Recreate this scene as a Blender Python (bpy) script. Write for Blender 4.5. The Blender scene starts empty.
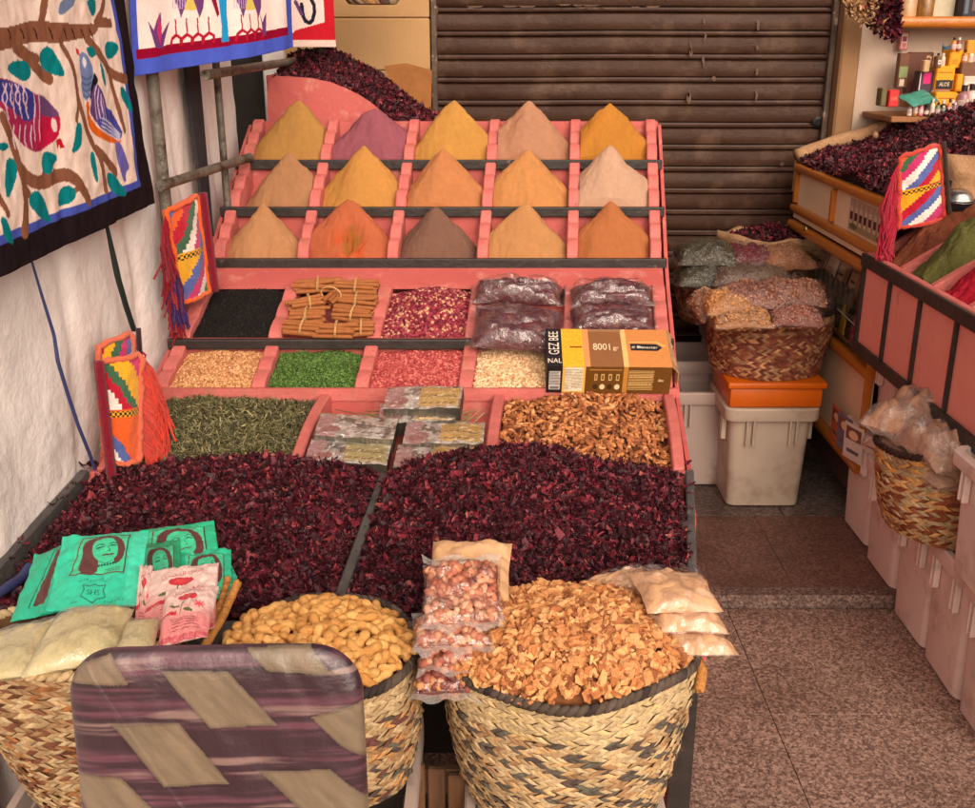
EXPO = 0.74
import bpy, bmesh, math, random
import numpy as np
from mathutils import Matrix, Vector, Quaternion
random.seed(11); rng = np.random.default_rng(11)
SC = bpy.context.scene; COL = SC.collection
R = math.radians
# ---------------------------------------------------------------- camera model
FPX = 1050.0; CX, CY = 487.5, 404.0; CH = 1.55; TH = math.atan(364/1050)
sT, cT = math.sin(TH), math.cos(TH)
CAMP = np.array([0, 0, CH])
def ray(px, py):
    a = (px-CX)/FPX; b = (CY-py)/FPX
    return np.array([a, cT+b*sT, -sT+b*cT])
def P(px, py, zc): return CAMP+zc*ray(px, py)
def PX(px, py, X): r = ray(px, py); return CAMP+r*(X/r[0])
def PY(px, py, Y): r = ray(px, py); return CAMP+r*(Y/r[1])
def PZ(px, py, Z): r = ray(px, py); return CAMP+r*((Z-CH)/r[2])
WA, WB = -.985, .05                      # left wall: X = WA + WB*Y
def PW(px, py, off=0.0):
    r = ray(px, py); t = (WA+off)/(r[0]-WB*r[1]); return CAMP+r*t
def lin(r, g, b, k=1.0):
    q = []
    for v in (r, g, b):
        v /= 255.; q.append(min(1, k*(v/12.92 if v <= .04045 else ((v+.055)/1.055)**2.4)))
    return tuple(q)
def nrm(v): v = np.asarray(v, float); return v/np.linalg.norm(v)
def frame(o, ux, uy):
    ux = nrm(ux); uz = nrm(np.cross(ux, uy)); uy = np.cross(uz, ux)
    m = np.eye(4); m[:3, 0] = ux; m[:3, 1] = uy; m[:3, 2] = uz; m[:3, 3] = o; return m
def fr_rz(o, deg=0, pitch=0, roll=0):
    m = np.array(Matrix.Rotation(R(deg), 4, 'Z') @ Matrix.Rotation(R(pitch), 4, 'X') @ Matrix.Rotation(R(roll), 4, 'Y')); m[:3, 3] = o; return m
def tf(m, V): V = np.asarray(V, float); return V @ m[:3, :3].T + m[:3, 3]
# value noise ------------------------------------------------------------------
_L = rng.random((64, 64))*2-1
def vn(x, y):
    x = np.asarray(x, float); y = np.asarray(y, float)
    xi = np.floor(x).astype(int); yi = np.floor(y).astype(int); u = x-xi; v = y-yi
    u = u*u*(3-2*u); v = v*v*(3-2*v)
    g = lambda a, b: _L[a % 64, b % 64]
    return (g(xi, yi)*(1-u)+g(xi+1, yi)*u)*(1-v)+(g(xi, yi+1)*(1-u)+g(xi+1, yi+1)*u)*v
def fbm(x, y, o=3):
    s = 0; a = 1
    for k in range(o): s = s+a*vn(x*2**k+k*17.3, y*2**k+k*9.1); a *= .5
    return s
# ---------------------------------------------------------------- mesh builder
class MB:
    def __init__(s): s.V = []; s.fl = []; s.fs = []; s.C = []; s.mi = []; s.n = 0; s.hc = False
    def add(s, V, F, col=None, mi=0):
        V = np.asarray(V, float).reshape(-1, 3)
        if isinstance(F, np.ndarray):
            fl = F.reshape(-1); fs = np.full(F.shape[0], F.shape[1])
        else:
            fs = np.array([len(q) for q in F]); fl = np.array([i for q in F for i in q])
        s.V.append(V); s.fl.append(fl+s.n); s.fs.append(fs); s.n += len(V)
        s.mi.append(np.full(len(fs), mi))
        if col is None: C = np.ones((len(V), 3))
        else:
            s.hc = True; C = np.asarray(col, float)
            if C.ndim == 1: C = np.tile(C[:3], (len(V), 1))
        s.C.append(C); return s
    def build(s, name, mats, parent=None, smooth=False, auto=None):
        me = bpy.data.meshes.new(name)
        V = np.concatenate(s.V); fl = np.concatenate(s.fl).astype(np.int32); fs = np.concatenate(s.fs).astype(np.int32)
        me.vertices.add(len(V)); me.vertices.foreach_set('co', V.astype(np.float32).ravel())
        me.loops.add(len(fl)); me.loops.foreach_set('vertex_index', fl)
        st = np.concatenate([[0], np.cumsum(fs)[:-1]]).astype(np.int32)
        me.polygons.add(len(fs)); me.polygons.foreach_set('loop_start', st)
        me.polygons.foreach_set('material_index', np.concatenate(s.mi).astype(np.int32))
        me.update(calc_edges=True)
        me.polygons.foreach_set('use_smooth', np.full(len(fs), bool(smooth)))
        if s.hc:
            at = me.attributes.new('Col', 'FLOAT_COLOR', 'POINT')
            C = np.concatenate(s.C); at.data.foreach_set('color', np.c_[C, np.ones(len(C))].astype(np.float32).ravel())
        for m in (mats if isinstance(mats, (list, tuple)) else [mats]): me.materials.append(m)
        if auto is not None:
            try: me.set_sharp_from_angle(angle=R(auto))
            except Exception: pass
        o = bpy.data.objects.new(name, me); COL.objects.link(o)
        if parent is not None: par(o, parent)
        return o
    # primitives
    def box(s, m, sx, sy, sz, bev=.003, seg=1, mi=0, col=None):
        bm = bmesh.new(); bmesh.ops.create_cube(bm, size=1)
        for v in bm.verts: v.co = (v.co.x*sx, v.co.y*sy, v.co.z*sz)
        if bev > 0: bmesh.ops.bevel(bm, geom=bm.edges[:], offset=min(bev, .45*min(sx, sy, sz)), segments=seg, affect='EDGES', profile=.5)
        bm.verts.index_update()
        V = [v.co[:] for v in bm.verts]; F = [[v.index for v in q.verts] for q in bm.faces]; bm.free()
        return s.add(tf(m, V), F, col, mi)
    def boxab(s, a, b, bev=.003, mi=0, col=None):
        a = np.asarray(a, float); b = np.asarray(b, float); m = np.eye(4); m[:3, 3] = (a+b)/2; d = np.abs(b-a)
        return s.box(m, d[0], d[1], d[2], bev, 1, mi, col)
    def prism(s, poly, m, depth, mi=0, col=None):
        n = len(poly); a = [(x, y, -depth/2) for x, y in poly]+[(x, y, depth/2) for x, y in poly]
        F = [list(range(n))[::-1], list(range(n, 2*n))]+[[i, (i+1) % n, n+(i+1) % n, n+i] for i in range(n)]
        return s.add(tf(m, a), F, col, mi)
    def tube(s, pts, rad, n=8, col=None, mi=0, cap=True):
        pts = np.asarray(pts, float); k = len(pts); rad = np.broadcast_to(rad, (k,)).astype(float)
        T = np.gradient(pts, axis=0); T /= np.linalg.norm(T, axis=1)[:, None]+1e-12
        ref = np.array([0, 0, 1.]) if abs(T[0, 2]) < .9 else np.array([1., 0, 0])
        V = []
        for i in range(k):
            a = np.cross(T[i], ref); a /= np.linalg.norm(a)+1e-12; b = np.cross(T[i], a); ref = -np.cross(T[i], a) if False else ref
            th = np.arange(n)*2*np.pi/n
            V.append(pts[i]+rad[i]*(np.cos(th)[:, None]*a+np.sin(th)[:, None]*b))
        V = np.concatenate(V); F = [[i*n+j, i*n+(j+1) % n, (i+1)*n+(j+1) % n, (i+1)*n+j] for i in range(k-1) for j in range(n)]
        if cap: F += [list(range(n))[::-1], list(range((k-1)*n, k*n))]
        return s.add(V, F, col, mi)
    def lathe(s, prof, m, n=16, sx=1, sy=1, col=None, mi=0, cap=True):
        th = np.arange(n)*2*np.pi/n; k = len(prof)
        V = np.concatenate([np.c_[r*np.cos(th)*sx, r*np.sin(th)*sy, np.full(n, z)] for r, z in prof])
        F = [[i*n+j, i*n+(j+1) % n, (i+1)*n+(j+1) % n, (i+1)*n+j] for i in range(k-1) for j in range(n)]
        if cap: F += [list(range(n))[::-1], list(range((k-1)*n, k*n))]
        return s.add(tf(m, V), F, col, mi)
    def grid(s, G, col=None, mi=0, flip=False):
        nu, nv = G.shape[:2]; idx = np.arange(nu*nv).reshape(nu, nv)
        F = np.stack([idx[:-1, :-1], idx[1:, :-1], idx[1:, 1:], idx[:-1, 1:]], -1).reshape(-1, 4)
        if flip: F = F[:, ::-1]
        return s.add(G.reshape(-1, 3), F, None if col is None else np.asarray(col).reshape(-1, 3) if np.ndim(col) > 1 else col, mi)
    def scatter(s, TV, TF, pos, rot, sc, col=None, mi=0):
        n = len(pos); k = len(TV); TF = np.asarray(TF)
        sc = np.asarray(sc, float); sc = sc[:, None, None] if sc.ndim == 1 else sc[:, None, :]
        V = np.einsum('nij,nkj->nki', rot, TV[None]*sc)+pos[:, None]
        F = (TF[None]+(np.arange(n)*k)[:, None, None]).reshape(-1, TF.shape[1])
        if col is not None: col = np.repeat(col, k, axis=0)
        return s.add(V.reshape(-1, 3), F, col, mi)
def rot_random(n):
    q = rng.normal(size=(n, 4)); q /= np.linalg.norm(q, axis=1)[:, None]; w, x, y, z = q.T
    return np.stack([1-2*(y*y+z*z), 2*(x*y-z*w), 2*(x*z+y*w), 2*(x*y+z*w), 1-2*(x*x+z*z), 2*(y*z-x*w), 2*(x*z-y*w), 2*(y*z+x*w), 1-2*(x*x+y*y)], -1).reshape(n, 3, 3)
def rot_normal(N, tilt=.4):
    n = len(N); N = N+rng.normal(size=(n, 3))*tilt; N /= np.linalg.norm(N, axis=1)[:, None]
    a = rng.normal(size=(n, 3)); a -= (a*N).sum(1)[:, None]*N; a /= np.linalg.norm(a, axis=1)[:, None]
    b = np.cross(N, a); return np.stack([a, b, N], -1)
# ---------------------------------------------------------------- objects
def par(o, parent):
    o.parent = parent; o.matrix_parent_inverse = Matrix.Translation(-Vector(wloc(parent)))
def wloc(o):
    return o.location if o.parent is None else Vector((0, 0, 0))
def tag(o, label=None, cat=None, group=None, kind=None):
    if label: o['label'] = label
    if cat: o['category'] = cat
    if group: o['group'] = group
    if kind: o['kind'] = kind
    return o
def thing(name, label, cat, loc=(0, 0, 0), group=None):
    o = bpy.data.objects.new(name, None); o.empty_display_size = .05; COL.objects.link(o)
    o.location = [float(q) for q in loc]; return tag(o, label, cat, group)
# ---------------------------------------------------------------- materials
MATS = {}
def new_mat(name):
    m = bpy.data.materials.new(name); m.use_nodes = True; nt = m.node_tree
    for n in list(nt.nodes): nt.nodes.remove(n)
    out = nt.nodes.new('ShaderNodeOutputMaterial'); return m, nt, out
def mixc(nt, fac, a, b, mode='MIX'):
    n = nt.nodes.new('ShaderNodeMix'); n.data_type = 'RGBA'; n.blend_type = mode
    def put(i, v):
        if hasattr(v, 'is_output') or isinstance(v, bpy.types.NodeSocket): nt.links.new(v, n.inputs[i])
        elif isinstance(v, (int, float)): n.inputs[i].default_value = v
        else: n.inputs[i].default_value = (*v[:3], 1)
    put(0, fac); put(6, a); put(7, b); return n.outputs[2]
def noise(nt, vec, scale, detail=4, rough=.55):
    n = nt.nodes.new('ShaderNodeTexNoise'); n.inputs['Scale'].default_value = scale; n.inputs['Detail'].default_value = detail
    n.inputs['Roughness'].default_value = rough; nt.links.new(vec, n.inputs['Vector']); return n.outputs['Fac']
def ramp(nt, fac, stops, interp='LINEAR'):
    n = nt.nodes.new('ShaderNodeValToRGB'); n.color_ramp.interpolation = interp; e = n.color_ramp.elements
    while len(e) > 1: e.remove(e[-1])
    e[0].position = stops[0][0]; e[0].color = (*stops[0][1], 1)
    for p, c in stops[1:]:
        q = e.new(p); q.color = (*c, 1)
    nt.links.new(fac, n.inputs[0]); return n.outputs[0]
def mat(name, a=(.5, .5, .5), b=None, scale=8, rough=.7, bump=0, bscale=60, island=None, attr=False, var=.0, metal=0,
        coat=0, spec=.4, stain=None, sscale=3, stamt=(.5, .75), trans=0, bdist=.01, stretch=None, sheen=0, chip=None, chipat=(.66, .69), chipscale=26):
    if name in MATS: return MATS[name]
    m, nt, out = new_mat(name); L = nt.links
    bs = nt.nodes.new('ShaderNodeBsdfPrincipled'); L.new(bs.outputs[0], out.inputs[0])
    tc = nt.nodes.new('ShaderNodeTexCoord').outputs['Object']
    if stretch:
        mp = nt.nodes.new('ShaderNodeMapping'); mp.inputs['Scale'].default_value = stretch; L.new(tc, mp.inputs[0]); tc = mp.outputs[0]
    if attr:
        at = nt.nodes.new('ShaderNodeAttribute'); at.attribute_name = 'Col'; colr = at.outputs['Color']
        if var: colr = mixc(nt, 1.0, colr, ramp(nt, noise(nt, tc, scale), [(.3, (1-var,)*3), (.7, (1+var,)*3)]), 'MULTIPLY')
    elif island:
        g = nt.nodes.new('ShaderNodeNewGeometry'); colr = ramp(nt, g.outputs['Random Per Island'], island)
        if var: colr = mixc(nt, 1.0, colr, ramp(nt, noise(nt, tc, scale), [(.3, (1-var,)*3), (.7, (1+var,)*3)]), 'MULTIPLY')
    elif b is not None:
        colr = mixc(nt, ramp(nt, noise(nt, tc, scale, 6), [(.3, (0,)*3), (.7, (1,)*3)]), a, b)
    else:
        colr = None; bs.inputs['Base Color'].default_value = (*a, 1)
    if stain is not None:
        f = ramp(nt, noise(nt, tc, sscale, 7, .65), [(stamt[0], (0,)*3), (stamt[1], (1,)*3)])
        colr = mixc(nt, f, colr if colr is not None else a, stain)
    if chip is not None:
        f = ramp(nt, noise(nt, tc, chipscale, 8, .7), [(chipat[0], (0,)*3), (chipat[1], (1,)*3)]); colr = mixc(nt, f, colr if colr is not None else a, chip)
    if colr is not None: L.new(colr, bs.inputs['Base Color'])
    bs.inputs['Roughness'].default_value = rough; bs.inputs['Metallic'].default_value = metal
    bs.inputs['Specular IOR Level'].default_value = spec; bs.inputs['Coat Weight'].default_value = coat; bs.inputs['Coat Roughness'].default_value = .12
    if trans: bs.inputs['Transmission Weight'].default_value = trans
    if sheen: bs.inputs['Sheen Weight'].default_value = sheen
    if bump:
        bn = nt.nodes.new('ShaderNodeBump'); bn.inputs['Strength'].default_value = bump; bn.inputs['Distance'].default_value = bdist
        L.new(noise(nt, tc, bscale, 6, .6), bn.inputs['Height']); L.new(bn.outputs[0], bs.inputs['Normal'])
        if coat: L.new(bn.outputs[0], bs.inputs['Coat Normal'])
    MATS[name] = m; return m
def film_mat(name, tint=(1, 1, 1), fac=.14, rough=.12, bscale=45, bump=.7, milk=0.0):
    if name in MATS: return MATS[name]
    m, nt, out = new_mat(name); L = nt.links
    tr = nt.nodes.new('ShaderNodeBsdfTransparent'); tr.inputs[0].default_value = (*tint, 1)
    gl = nt.nodes.new('ShaderNodeBsdfGlossy'); gl.inputs['Roughness'].default_value = rough; gl.inputs[0].default_value = (1, 1, 1, 1)
    df = nt.nodes.new('ShaderNodeBsdfDiffuse'); df.inputs[0].default_value = (.8, .78, .74, 1)
    tc = nt.nodes.new('ShaderNodeTexCoord').outputs['Object']
    bn = nt.nodes.new('ShaderNodeBump'); bn.inputs['Strength'].default_value = bump; bn.inputs['Distance'].default_value = .012
    L.new(noise(nt, tc, bscale, 3, .5), bn.inputs['Height']); L.new(bn.outputs[0], gl.inputs['Normal'])
    fr = nt.nodes.new('ShaderNodeLayerWeight'); fr.inputs[0].default_value = .25; L.new(bn.outputs[0], fr.inputs['Normal'])
    ma = nt.nodes.new('ShaderNodeMath'); ma.operation = 'MULTIPLY_ADD'; ma.inputs[1].default_value = .5; ma.inputs[2].default_value = fac
    L.new(fr.outputs['Facing'], ma.inputs[0]); ma.use_clamp = True
    m1 = nt.nodes.new('ShaderNodeMixShader'); L.new(ma.outputs[0], m1.inputs[0]); L.new(tr.outputs[0], m1.inputs[1]); L.new(gl.outputs[0], m1.inputs[2])
    m2 = nt.nodes.new('ShaderNodeMixShader'); m2.inputs[0].default_value = milk; L.new(m1.outputs[0], m2.inputs[1]); L.new(df.outputs[0], m2.inputs[2])
    L.new(m2.outputs[0], out.inputs[0]); MATS[name] = m; return m
# ---------------------------------------------------------------- raster painter
def pip(px, py, poly):
    poly = np.asarray(poly, float); ins = np.zeros(px.shape, bool); j = len(poly)-1
    for i in range(len(poly)):
        xi, yi = poly[i]; xj, yj = poly[j]
        with np.errstate(divide='ignore', invalid='ignore'):
            c = ((yi > py) != (yj > py)) & (px < (xj-xi)*(py-yi)/(yj-yi+1e-15)+xi)
        ins ^= c; j = i
    return ins
def dseg(px, py, pl):
    d = np.full(px.shape, 1e9)
    for (x0, y0), (x1, y1) in zip(pl[:-1], pl[1:]):
        dx, dy = x1-x0, y1-y0; t = np.clip(((px-x0)*dx+(py-y0)*dy)/(dx*dx+dy*dy+1e-15), 0, 1)
        d = np.minimum(d, np.hypot(px-x0-t*dx, py-y0-t*dy))
    return d
def smooth_poly(pts, it=2, closed=True):
    p = np.asarray(pts, float)
    for _ in range(it):
        if closed: q = np.roll(p, -1, 0); p = np.stack([.75*p+.25*q, .25*p+.75*q], 1).reshape(-1, 2)
        else: q = p[1:]; a = p[:-1]; p = np.concatenate([p[:1], np.stack([.75*a+.25*q, .25*a+.75*q], 1).reshape(-1, 2), p[-1:]])
    return p
_txt = {}
def text_tris(t, size=1.0):
    if t not in _txt:
        cu = bpy.data.curves.new('lettering', 'FONT'); cu.body = t; cu.size = 1; cu.align_x = 'CENTER'; cu.align_y = 'CENTER'; cu.resolution_u = 3
        o = bpy.data.objects.new('lettering', cu); COL.objects.link(o); bpy.context.view_layer.update()
        me = bpy.data.meshes.new_from_object(o.evaluated_get(bpy.context.evaluated_depsgraph_get()))
        V = np.array([v.co[:2] for v in me.vertices]).reshape(-1, 2); me.calc_loop_triangles()
        Tt = np.array([q.vertices[:] for q in me.loop_triangles]).reshape(-1, 3)
        bpy.data.objects.remove(o); bpy.data.meshes.remove(me); bpy.data.curves.remove(cu); _txt[t] = (V, Tt)
    V, Tt = _txt[t]; return V*size, Tt
class Paint:
    """colours per grid point; U, V are the coordinates of each point in the panel's own units"""
    def __init__(s, U, V, base): s.U = U; s.V = V; s.C = np.empty(U.shape+(3,)); s.C[:] = base
    def _set(s, m, col): s.C[m] = col
    def poly(s, pts, col, sm=0, closed=True):
        p = smooth_poly(pts, sm) if sm else np.asarray(pts, float)
        b = (s.U >= p[:, 0].min()) & (s.U <= p[:, 0].max()) & (s.V >= p[:, 1].min()) & (s.V <= p[:, 1].max())
        if b.any():
            k = np.where(b); q = pip(s.U[k], s.V[k], p); s.C[k[0][q], k[1][q]] = col
        return s
    def line(s, pts, w, col, sm=0):
        p = smooth_poly(pts, sm, False) if sm else np.asarray(pts, float); h = w/2
        b = (s.U >= p[:, 0].min()-h) & (s.U <= p[:, 0].max()+h) & (s.V >= p[:, 1].min()-h) & (s.V <= p[:, 1].max()+h)
        if b.any():
            k = np.where(b); q = dseg(s.U[k], s.V[k], p) < h; s.C[k[0][q], k[1][q]] = col
        return s
    def ell(s, cx, cy, rx, ry, col): s._set(((s.U-cx)/rx)**2+((s.V-cy)/ry)**2 < 1, col); return s
    def rect(s, x0, y0, x1, y1, col): s._set((s.U >= x0) & (s.U <= x1) & (s.V >= y0) & (s.V <= y1), col); return s
    def text(s, t, cx, cy, size, col, rot=0, flip=1, wide=1.0, m=(1, 1)):
        V, Tt = text_tris(t, size); V = V*[wide, flip]; a = R(rot); V = (V @ np.array([[math.cos(a), math.sin(a)], [-math.sin(a), math.cos(a)]]))/np.array(m)+[cx, cy]
        for q in Tt: s.poly(V[q], col)
        return s
# ---------------------------------------------------------------- shapes used in many places
def pillow(m, lx, ly, tz, n=16, seed=0, wr=.004, flat=.25, pw=2.6, sag=0.0):
    """closed cushion-like bag; returns top grid, bottom grid (world)"""
    u = np.linspace(-1, 1, n); U, V = np.meshgrid(u, u, indexing='ij')
    pro = (np.clip(1-np.abs(U)**pw, 0, 1)*np.clip(1-np.abs(V)**pw, 0, 1))**.5
    pin = 1-.06*(1-np.abs(U*V))*0
    sx = lx/2*(1-.05*(1-V*V)*0+.0)*U*(1-.05*np.abs(U)*(1-np.abs(V))); sy = ly/2*V*(1-.05*np.abs(V)*(1-np.abs(U)))
    w = fbm(U*3+seed*3.7, V*3+seed*1.9, 4)*wr*1.6+np.abs(vn(U*5+seed, V*5-seed))*wr
    edge = np.clip(pro*2, 0, 1)
    zt = tz*(1-flat)*pro+w*edge+fbm(U*2+seed, V*2, 2)*wr*.7; zb = -tz*flat*pro+fbm(U*2+seed, V*2, 2)*wr*.7*(1-edge)
    zb = np.where(edge < .01, zt, zb)
    zb[0], zb[-1], zb[:, 0], zb[:, -1] = zt[0], zt[-1], zt[:, 0], zt[:, -1]
    if sag: zt = zt-sag*U*U; zb = zb-sag*U*U
    T = np.stack([sx, sy, zt], -1); B = np.stack([sx, sy, zb], -1)
    return tf(m, T), tf(m, B)
def icos(sub=1):
    bm = bmesh.new(); bmesh.ops.create_icosphere(bm, subdivisions=sub, radius=1)
    V = np.array([v.co[:] for v in bm.verts]); F = np.array([[v.index for v in q.verts] for q in bm.faces]); bm.free(); return V, F
ICO1 = icos(1); ICO2 = icos(2)
OCT = (np.array([[1, 0, 0], [-1, 0, 0], [0, 1, 0], [0, -1, 0], [0, 0, 1], [0, 0, -1.]]), np.array([[0, 2, 4], [2, 1, 4], [1, 3, 4], [3, 0, 4], [2, 0, 5], [1, 2, 5], [3, 1, 5], [0, 3, 5]]))
def petal(seed):
    q = np.random.default_rng(seed); nu, nv = 4, 3
    u = np.linspace(-1, 1, nu); v = np.linspace(-1, 1, nv); U, V = np.meshgrid(u, v, indexing='ij')
    w = .55*(1-.55*np.abs(U)**2)*(1+.35*q.normal())
    X = U; Y = V*w+.25*q.normal()*U*U; Z = .7*U*U*q.normal()+.9*V*V*w*q.normal()+.16*q.normal(size=U.shape)
    idx = np.arange(nu*nv).reshape(nu, nv); F = np.stack([idx[:-1, :-1], idx[1:, :-1], idx[1:, 1:], idx[:-1, 1:]], -1).reshape(-1, 4)
    return np.stack([X, Y, Z], -1).reshape(-1, 3), F
PETALS = [petal(k) for k in range(14)]
class Field:
    """height field over a sheared compartment: s in [s0,s1] across, Y in [y0,y1] in depth"""
    def __init__(f, s0, s1, y0, y1, h, xl=lambda Y: 0*Y): f.s0, f.s1, f.y0, f.y1, f.h, f.xl = s0, s1, y0, y1, h, xl
    def pts(f, S, Y): return np.stack([f.xl(Y)+S, Y, f.h(S, Y)], -1)
    def sample(f, n):
        S = rng.uniform(f.s0, f.s1, n); Y = rng.uniform(f.y0, f.y1, n); e = .004
        p = f.pts(S, Y); hx = (f.h(S+e, Y)-f.h(S-e, Y))/(2*e); hy = (f.h(S, Y+e)-f.h(S, Y-e))/(2*e)
        N = np.stack([-hx, -hy, np.ones(n)], -1); N /= np.linalg.norm(N, axis=1)[:, None]; return p, N
    def mesh(f, mb, nu, nv, floor=None, col=None, mi=0):
        S, Y = np.meshgrid(np.linspace(f.s0, f.s1, nu), np.linspace(f.y0, f.y1, nv), indexing='ij')
        G = f.pts(S, Y); mb.grid(G, col, mi)
        if floor is not None:
            fl = floor if callable(floor) else (lambda Y: np.full_like(Y, floor))
            for E in (G[0], G[-1], G[:, 0], G[:, -1]):
                B = E.copy(); B[:, 2] = np.minimum(fl(E[:, 1]), E[:, 2]-.001); mb.grid(np.stack([E, B]), None, mi)
        return mb
def scat_petals(mb, fld, n, size, tilt=.5, lift=.0):
    scat_one(mb, fld, int(n*.74), size*.85, tilt); scat_one(mb, fld, int(n*.24), size*1.28, tilt*1.3); return mb
def scat_one(mb, fld, n, size, tilt=.5):
    for k, (TV, TF) in enumerate(PETALS):
        m = n//len(PETALS); p, N = fld.sample(m); p = p+N*rng.uniform(-.2, .9, m)[:, None]*size*.5
        mb.scatter(TV, TF, p, rot_normal(N, tilt), rng.uniform(.4, 1.25, m)*size)
    return mb
# ================================================================ camera, world, light
cam = bpy.data.objects.new('camera', bpy.data.cameras.new('camera')); COL.objects.link(cam)
cam.location = CAMP; cam.rotation_euler = (math.pi/2-TH, 0, 0)
cam.data.sensor_width = 36; cam.data.lens = 36*FPX/975; cam.data.clip_start = .05; cam.data.clip_end = 200
SC.camera = cam
W = bpy.data.worlds.new('World'); SC.world = W; W.use_nodes = True; nt = W.node_tree
sk = nt.nodes.new('ShaderNodeTexSky'); sk.sky_type = 'NISHITA'; sk.sun_disc = False
SUN_EL, SUN_AZ = 30, 164           # azimuth of the sun measured clockwise from +Y
sk.sun_elevation = R(SUN_EL); sk.sun_rotation = R(SUN_AZ); sk.dust_density = 9; sk.ozone_density = 0; sk.air_density = .35
bg = nt.nodes['Background']; bg.inputs[1].default_value = .075; nt.links.new(sk.outputs[0], bg.inputs[0])
sun = bpy.data.objects.new('sun', bpy.data.lights.new('sun', 'SUN')); COL.objects.link(sun)
sun.data.energy = 1.5; sun.data.angle = R(100); sun.data.color = (1, .80, .60)
sd = Vector((math.sin(R(SUN_AZ))*math.cos(R(SUN_EL)), math.cos(R(SUN_AZ))*math.cos(R(SUN_EL)), math.sin(R(SUN_EL))))
sun.rotation_euler = sd.to_track_quat('Z', 'Y').to_euler(); sun.location = (0, -4, 6)
vs = SC.view_settings; vs.view_transform = 'Standard'; vs.look = 'None'; vs.exposure = EXPO; vs.gamma = 1; vs.use_curve_mapping = False
SC.cycles.max_bounces = 8; SC.cycles.transparent_max_bounces = 16; SC.cycles.use_denoising = True

# ================================================================ shared materials
pink = mat('pink_paint', (.52, .115, .10), (.45, .09, .08), 9, .55, .25, 40, stain=(.60, .25, .20), sscale=16, stamt=(.55, .74), chip=(.16, .06, .045), chipat=(.69, .71))
pinklip = mat('pink_paint_edge', (.57, .155, .135), (.49, .115, .10), 16, .6, .45, 50, stain=(.36, .15, .09), sscale=24, stamt=(.54, .74), chip=(.13, .05, .04), chipat=(.66, .68), chipscale=40)
blackwood = mat('black_painted_wood', (.018, .014, .013), (.035, .026, .022), 18, .45, .3, 50, stain=(.14, .09, .07), sscale=40, stamt=(.64, .72))
greywood = mat('grey_worn_wood', (.05, .045, .045), (.10, .09, .085), 16, .6, .4, 50, stain=(.2, .17, .15), sscale=30, stamt=(.6, .75))
plaster = mat('plaster', (.87, .80, .765), (.81, .735, .70), 4, .9, .3, 30, stain=(.46, .37, .33), sscale=5, stamt=(.55, .8), bdist=.02)
beige = mat('beige_wall', (.50, .30, .135), (.44, .25, .105), 3, .75, .2, 30, stain=(.28, .16, .08), sscale=6, stamt=(.6, .8))
film = film_mat('clear_plastic', fac=.06, rough=.16)
filmmilk = film_mat('cloudy_plastic', fac=.10, rough=.2, milk=.22)

def granite(name, stops, scale, gloss):
    m, nt, out = new_mat(name); L = nt.links; bs = nt.nodes.new('ShaderNodeBsdfPrincipled'); L.new(bs.outputs[0], out.inputs[0])
    tc = nt.nodes.new('ShaderNodeTexCoord').outputs['Object']
    vo = nt.nodes.new('ShaderNodeTexVoronoi'); vo.inputs['Scale'].default_value = scale; L.new(tc, vo.inputs['Vector'])
    sp = nt.nodes.new('ShaderNodeSeparateColor'); L.new(vo.outputs['Color'], sp.inputs[0])
    c1 = ramp(nt, sp.outputs[0], stops)
    v2 = nt.nodes.new('ShaderNodeTexVoronoi'); v2.inputs['Scale'].default_value = scale*2.3; L.new(tc, v2.inputs['Vector'])
    s2 = nt.nodes.new('ShaderNodeSeparateColor'); L.new(v2.outputs['Color'], s2.inputs[0])
    c2 = ramp(nt, s2.outputs[1], stops)
    col = mixc(nt, .4, c1, c2)
    dirt = ramp(nt, noise(nt, tc, 2.2, 6), [(.32, (.62, .57, .53)), (.5, (.95, .93, .92)), (.7, (1.15, 1.10, 1.06))])
    L.new(mixc(nt, 1., col, dirt, 'MULTIPLY'), bs.inputs['Base Color'])
    L.new(ramp(nt, noise(nt, tc, 6, 4), [(.3, (gloss,)*3), (.7, (gloss+.25,)*3)]), bs.inputs['Roughness']); bs.inputs['Specular IOR Level'].default_value = .35
    return m
gran_street = granite('speckled_granite', [(0, (.052, .026, .020)), (.35, (.14, .074, .057)), (.62, (.30, .190, .146)), (1, (.52, .355, .285))], 165, .55)
gran_red = granite('red_granite', [(0, (.06, .028, .021)), (.4, (.13, .064, .048)), (.75, (.20, .105, .08)), (1, (.29, .17, .135))], 160, .42)
gran_edge = granite('edge_granite', [(0, (.04, .024, .020)), (.4, (.11, .064, .052)), (.7, (.23, .15, .125)), (1, (.40, .28, .24))], 150, .55)
gran_grey = granite('grey_granite', [(0, (.05, .038, .034)), (.4, (.11, .08, .072)), (.7, (.19, .145, .13)), (1, (.28, .22, .2))], 100, .4)
grout = mat('grout', (.06, .035, .028), rough=.9)

# ================================================================ ground
ZF = .036                                                   # shop floor level
YS = PZ(760, 596, ZF)[1]                                    # front of the shop's step
g = MB(); g.boxab((-14, -14, -.2), (14, YS-.004, -.006), 0); tag(g.build('ground', grout), kind='structure')
g = MB()
xs = [-3.2, -1.9, -.66, .0, .69, 1.38, 2.6, 3.9]; ys = [-2.4, -1.2, -.3, .45, 1.1, 1.60, 2.166, YS-.012]
ys = [y for y in ys if y < YS-.2]+[YS-.012]
for i in range(len(xs)-1):
    for j in range(len(ys)-1):
        g.boxab((xs[i]+.001, ys[j]+.001, -.03), (xs[i+1]-.001, ys[j+1]-.001, 0), .0008)
tag(g.build('street_pavement', gran_street), kind='structure')
g = MB(); g.boxab((-3.2, YS, -.04), (3.9, YS+.05, ZF), .004); tag(g.build('step_edge', gran_edge), kind='structure')
YR = PZ(740, 515, ZF)[1]
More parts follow.
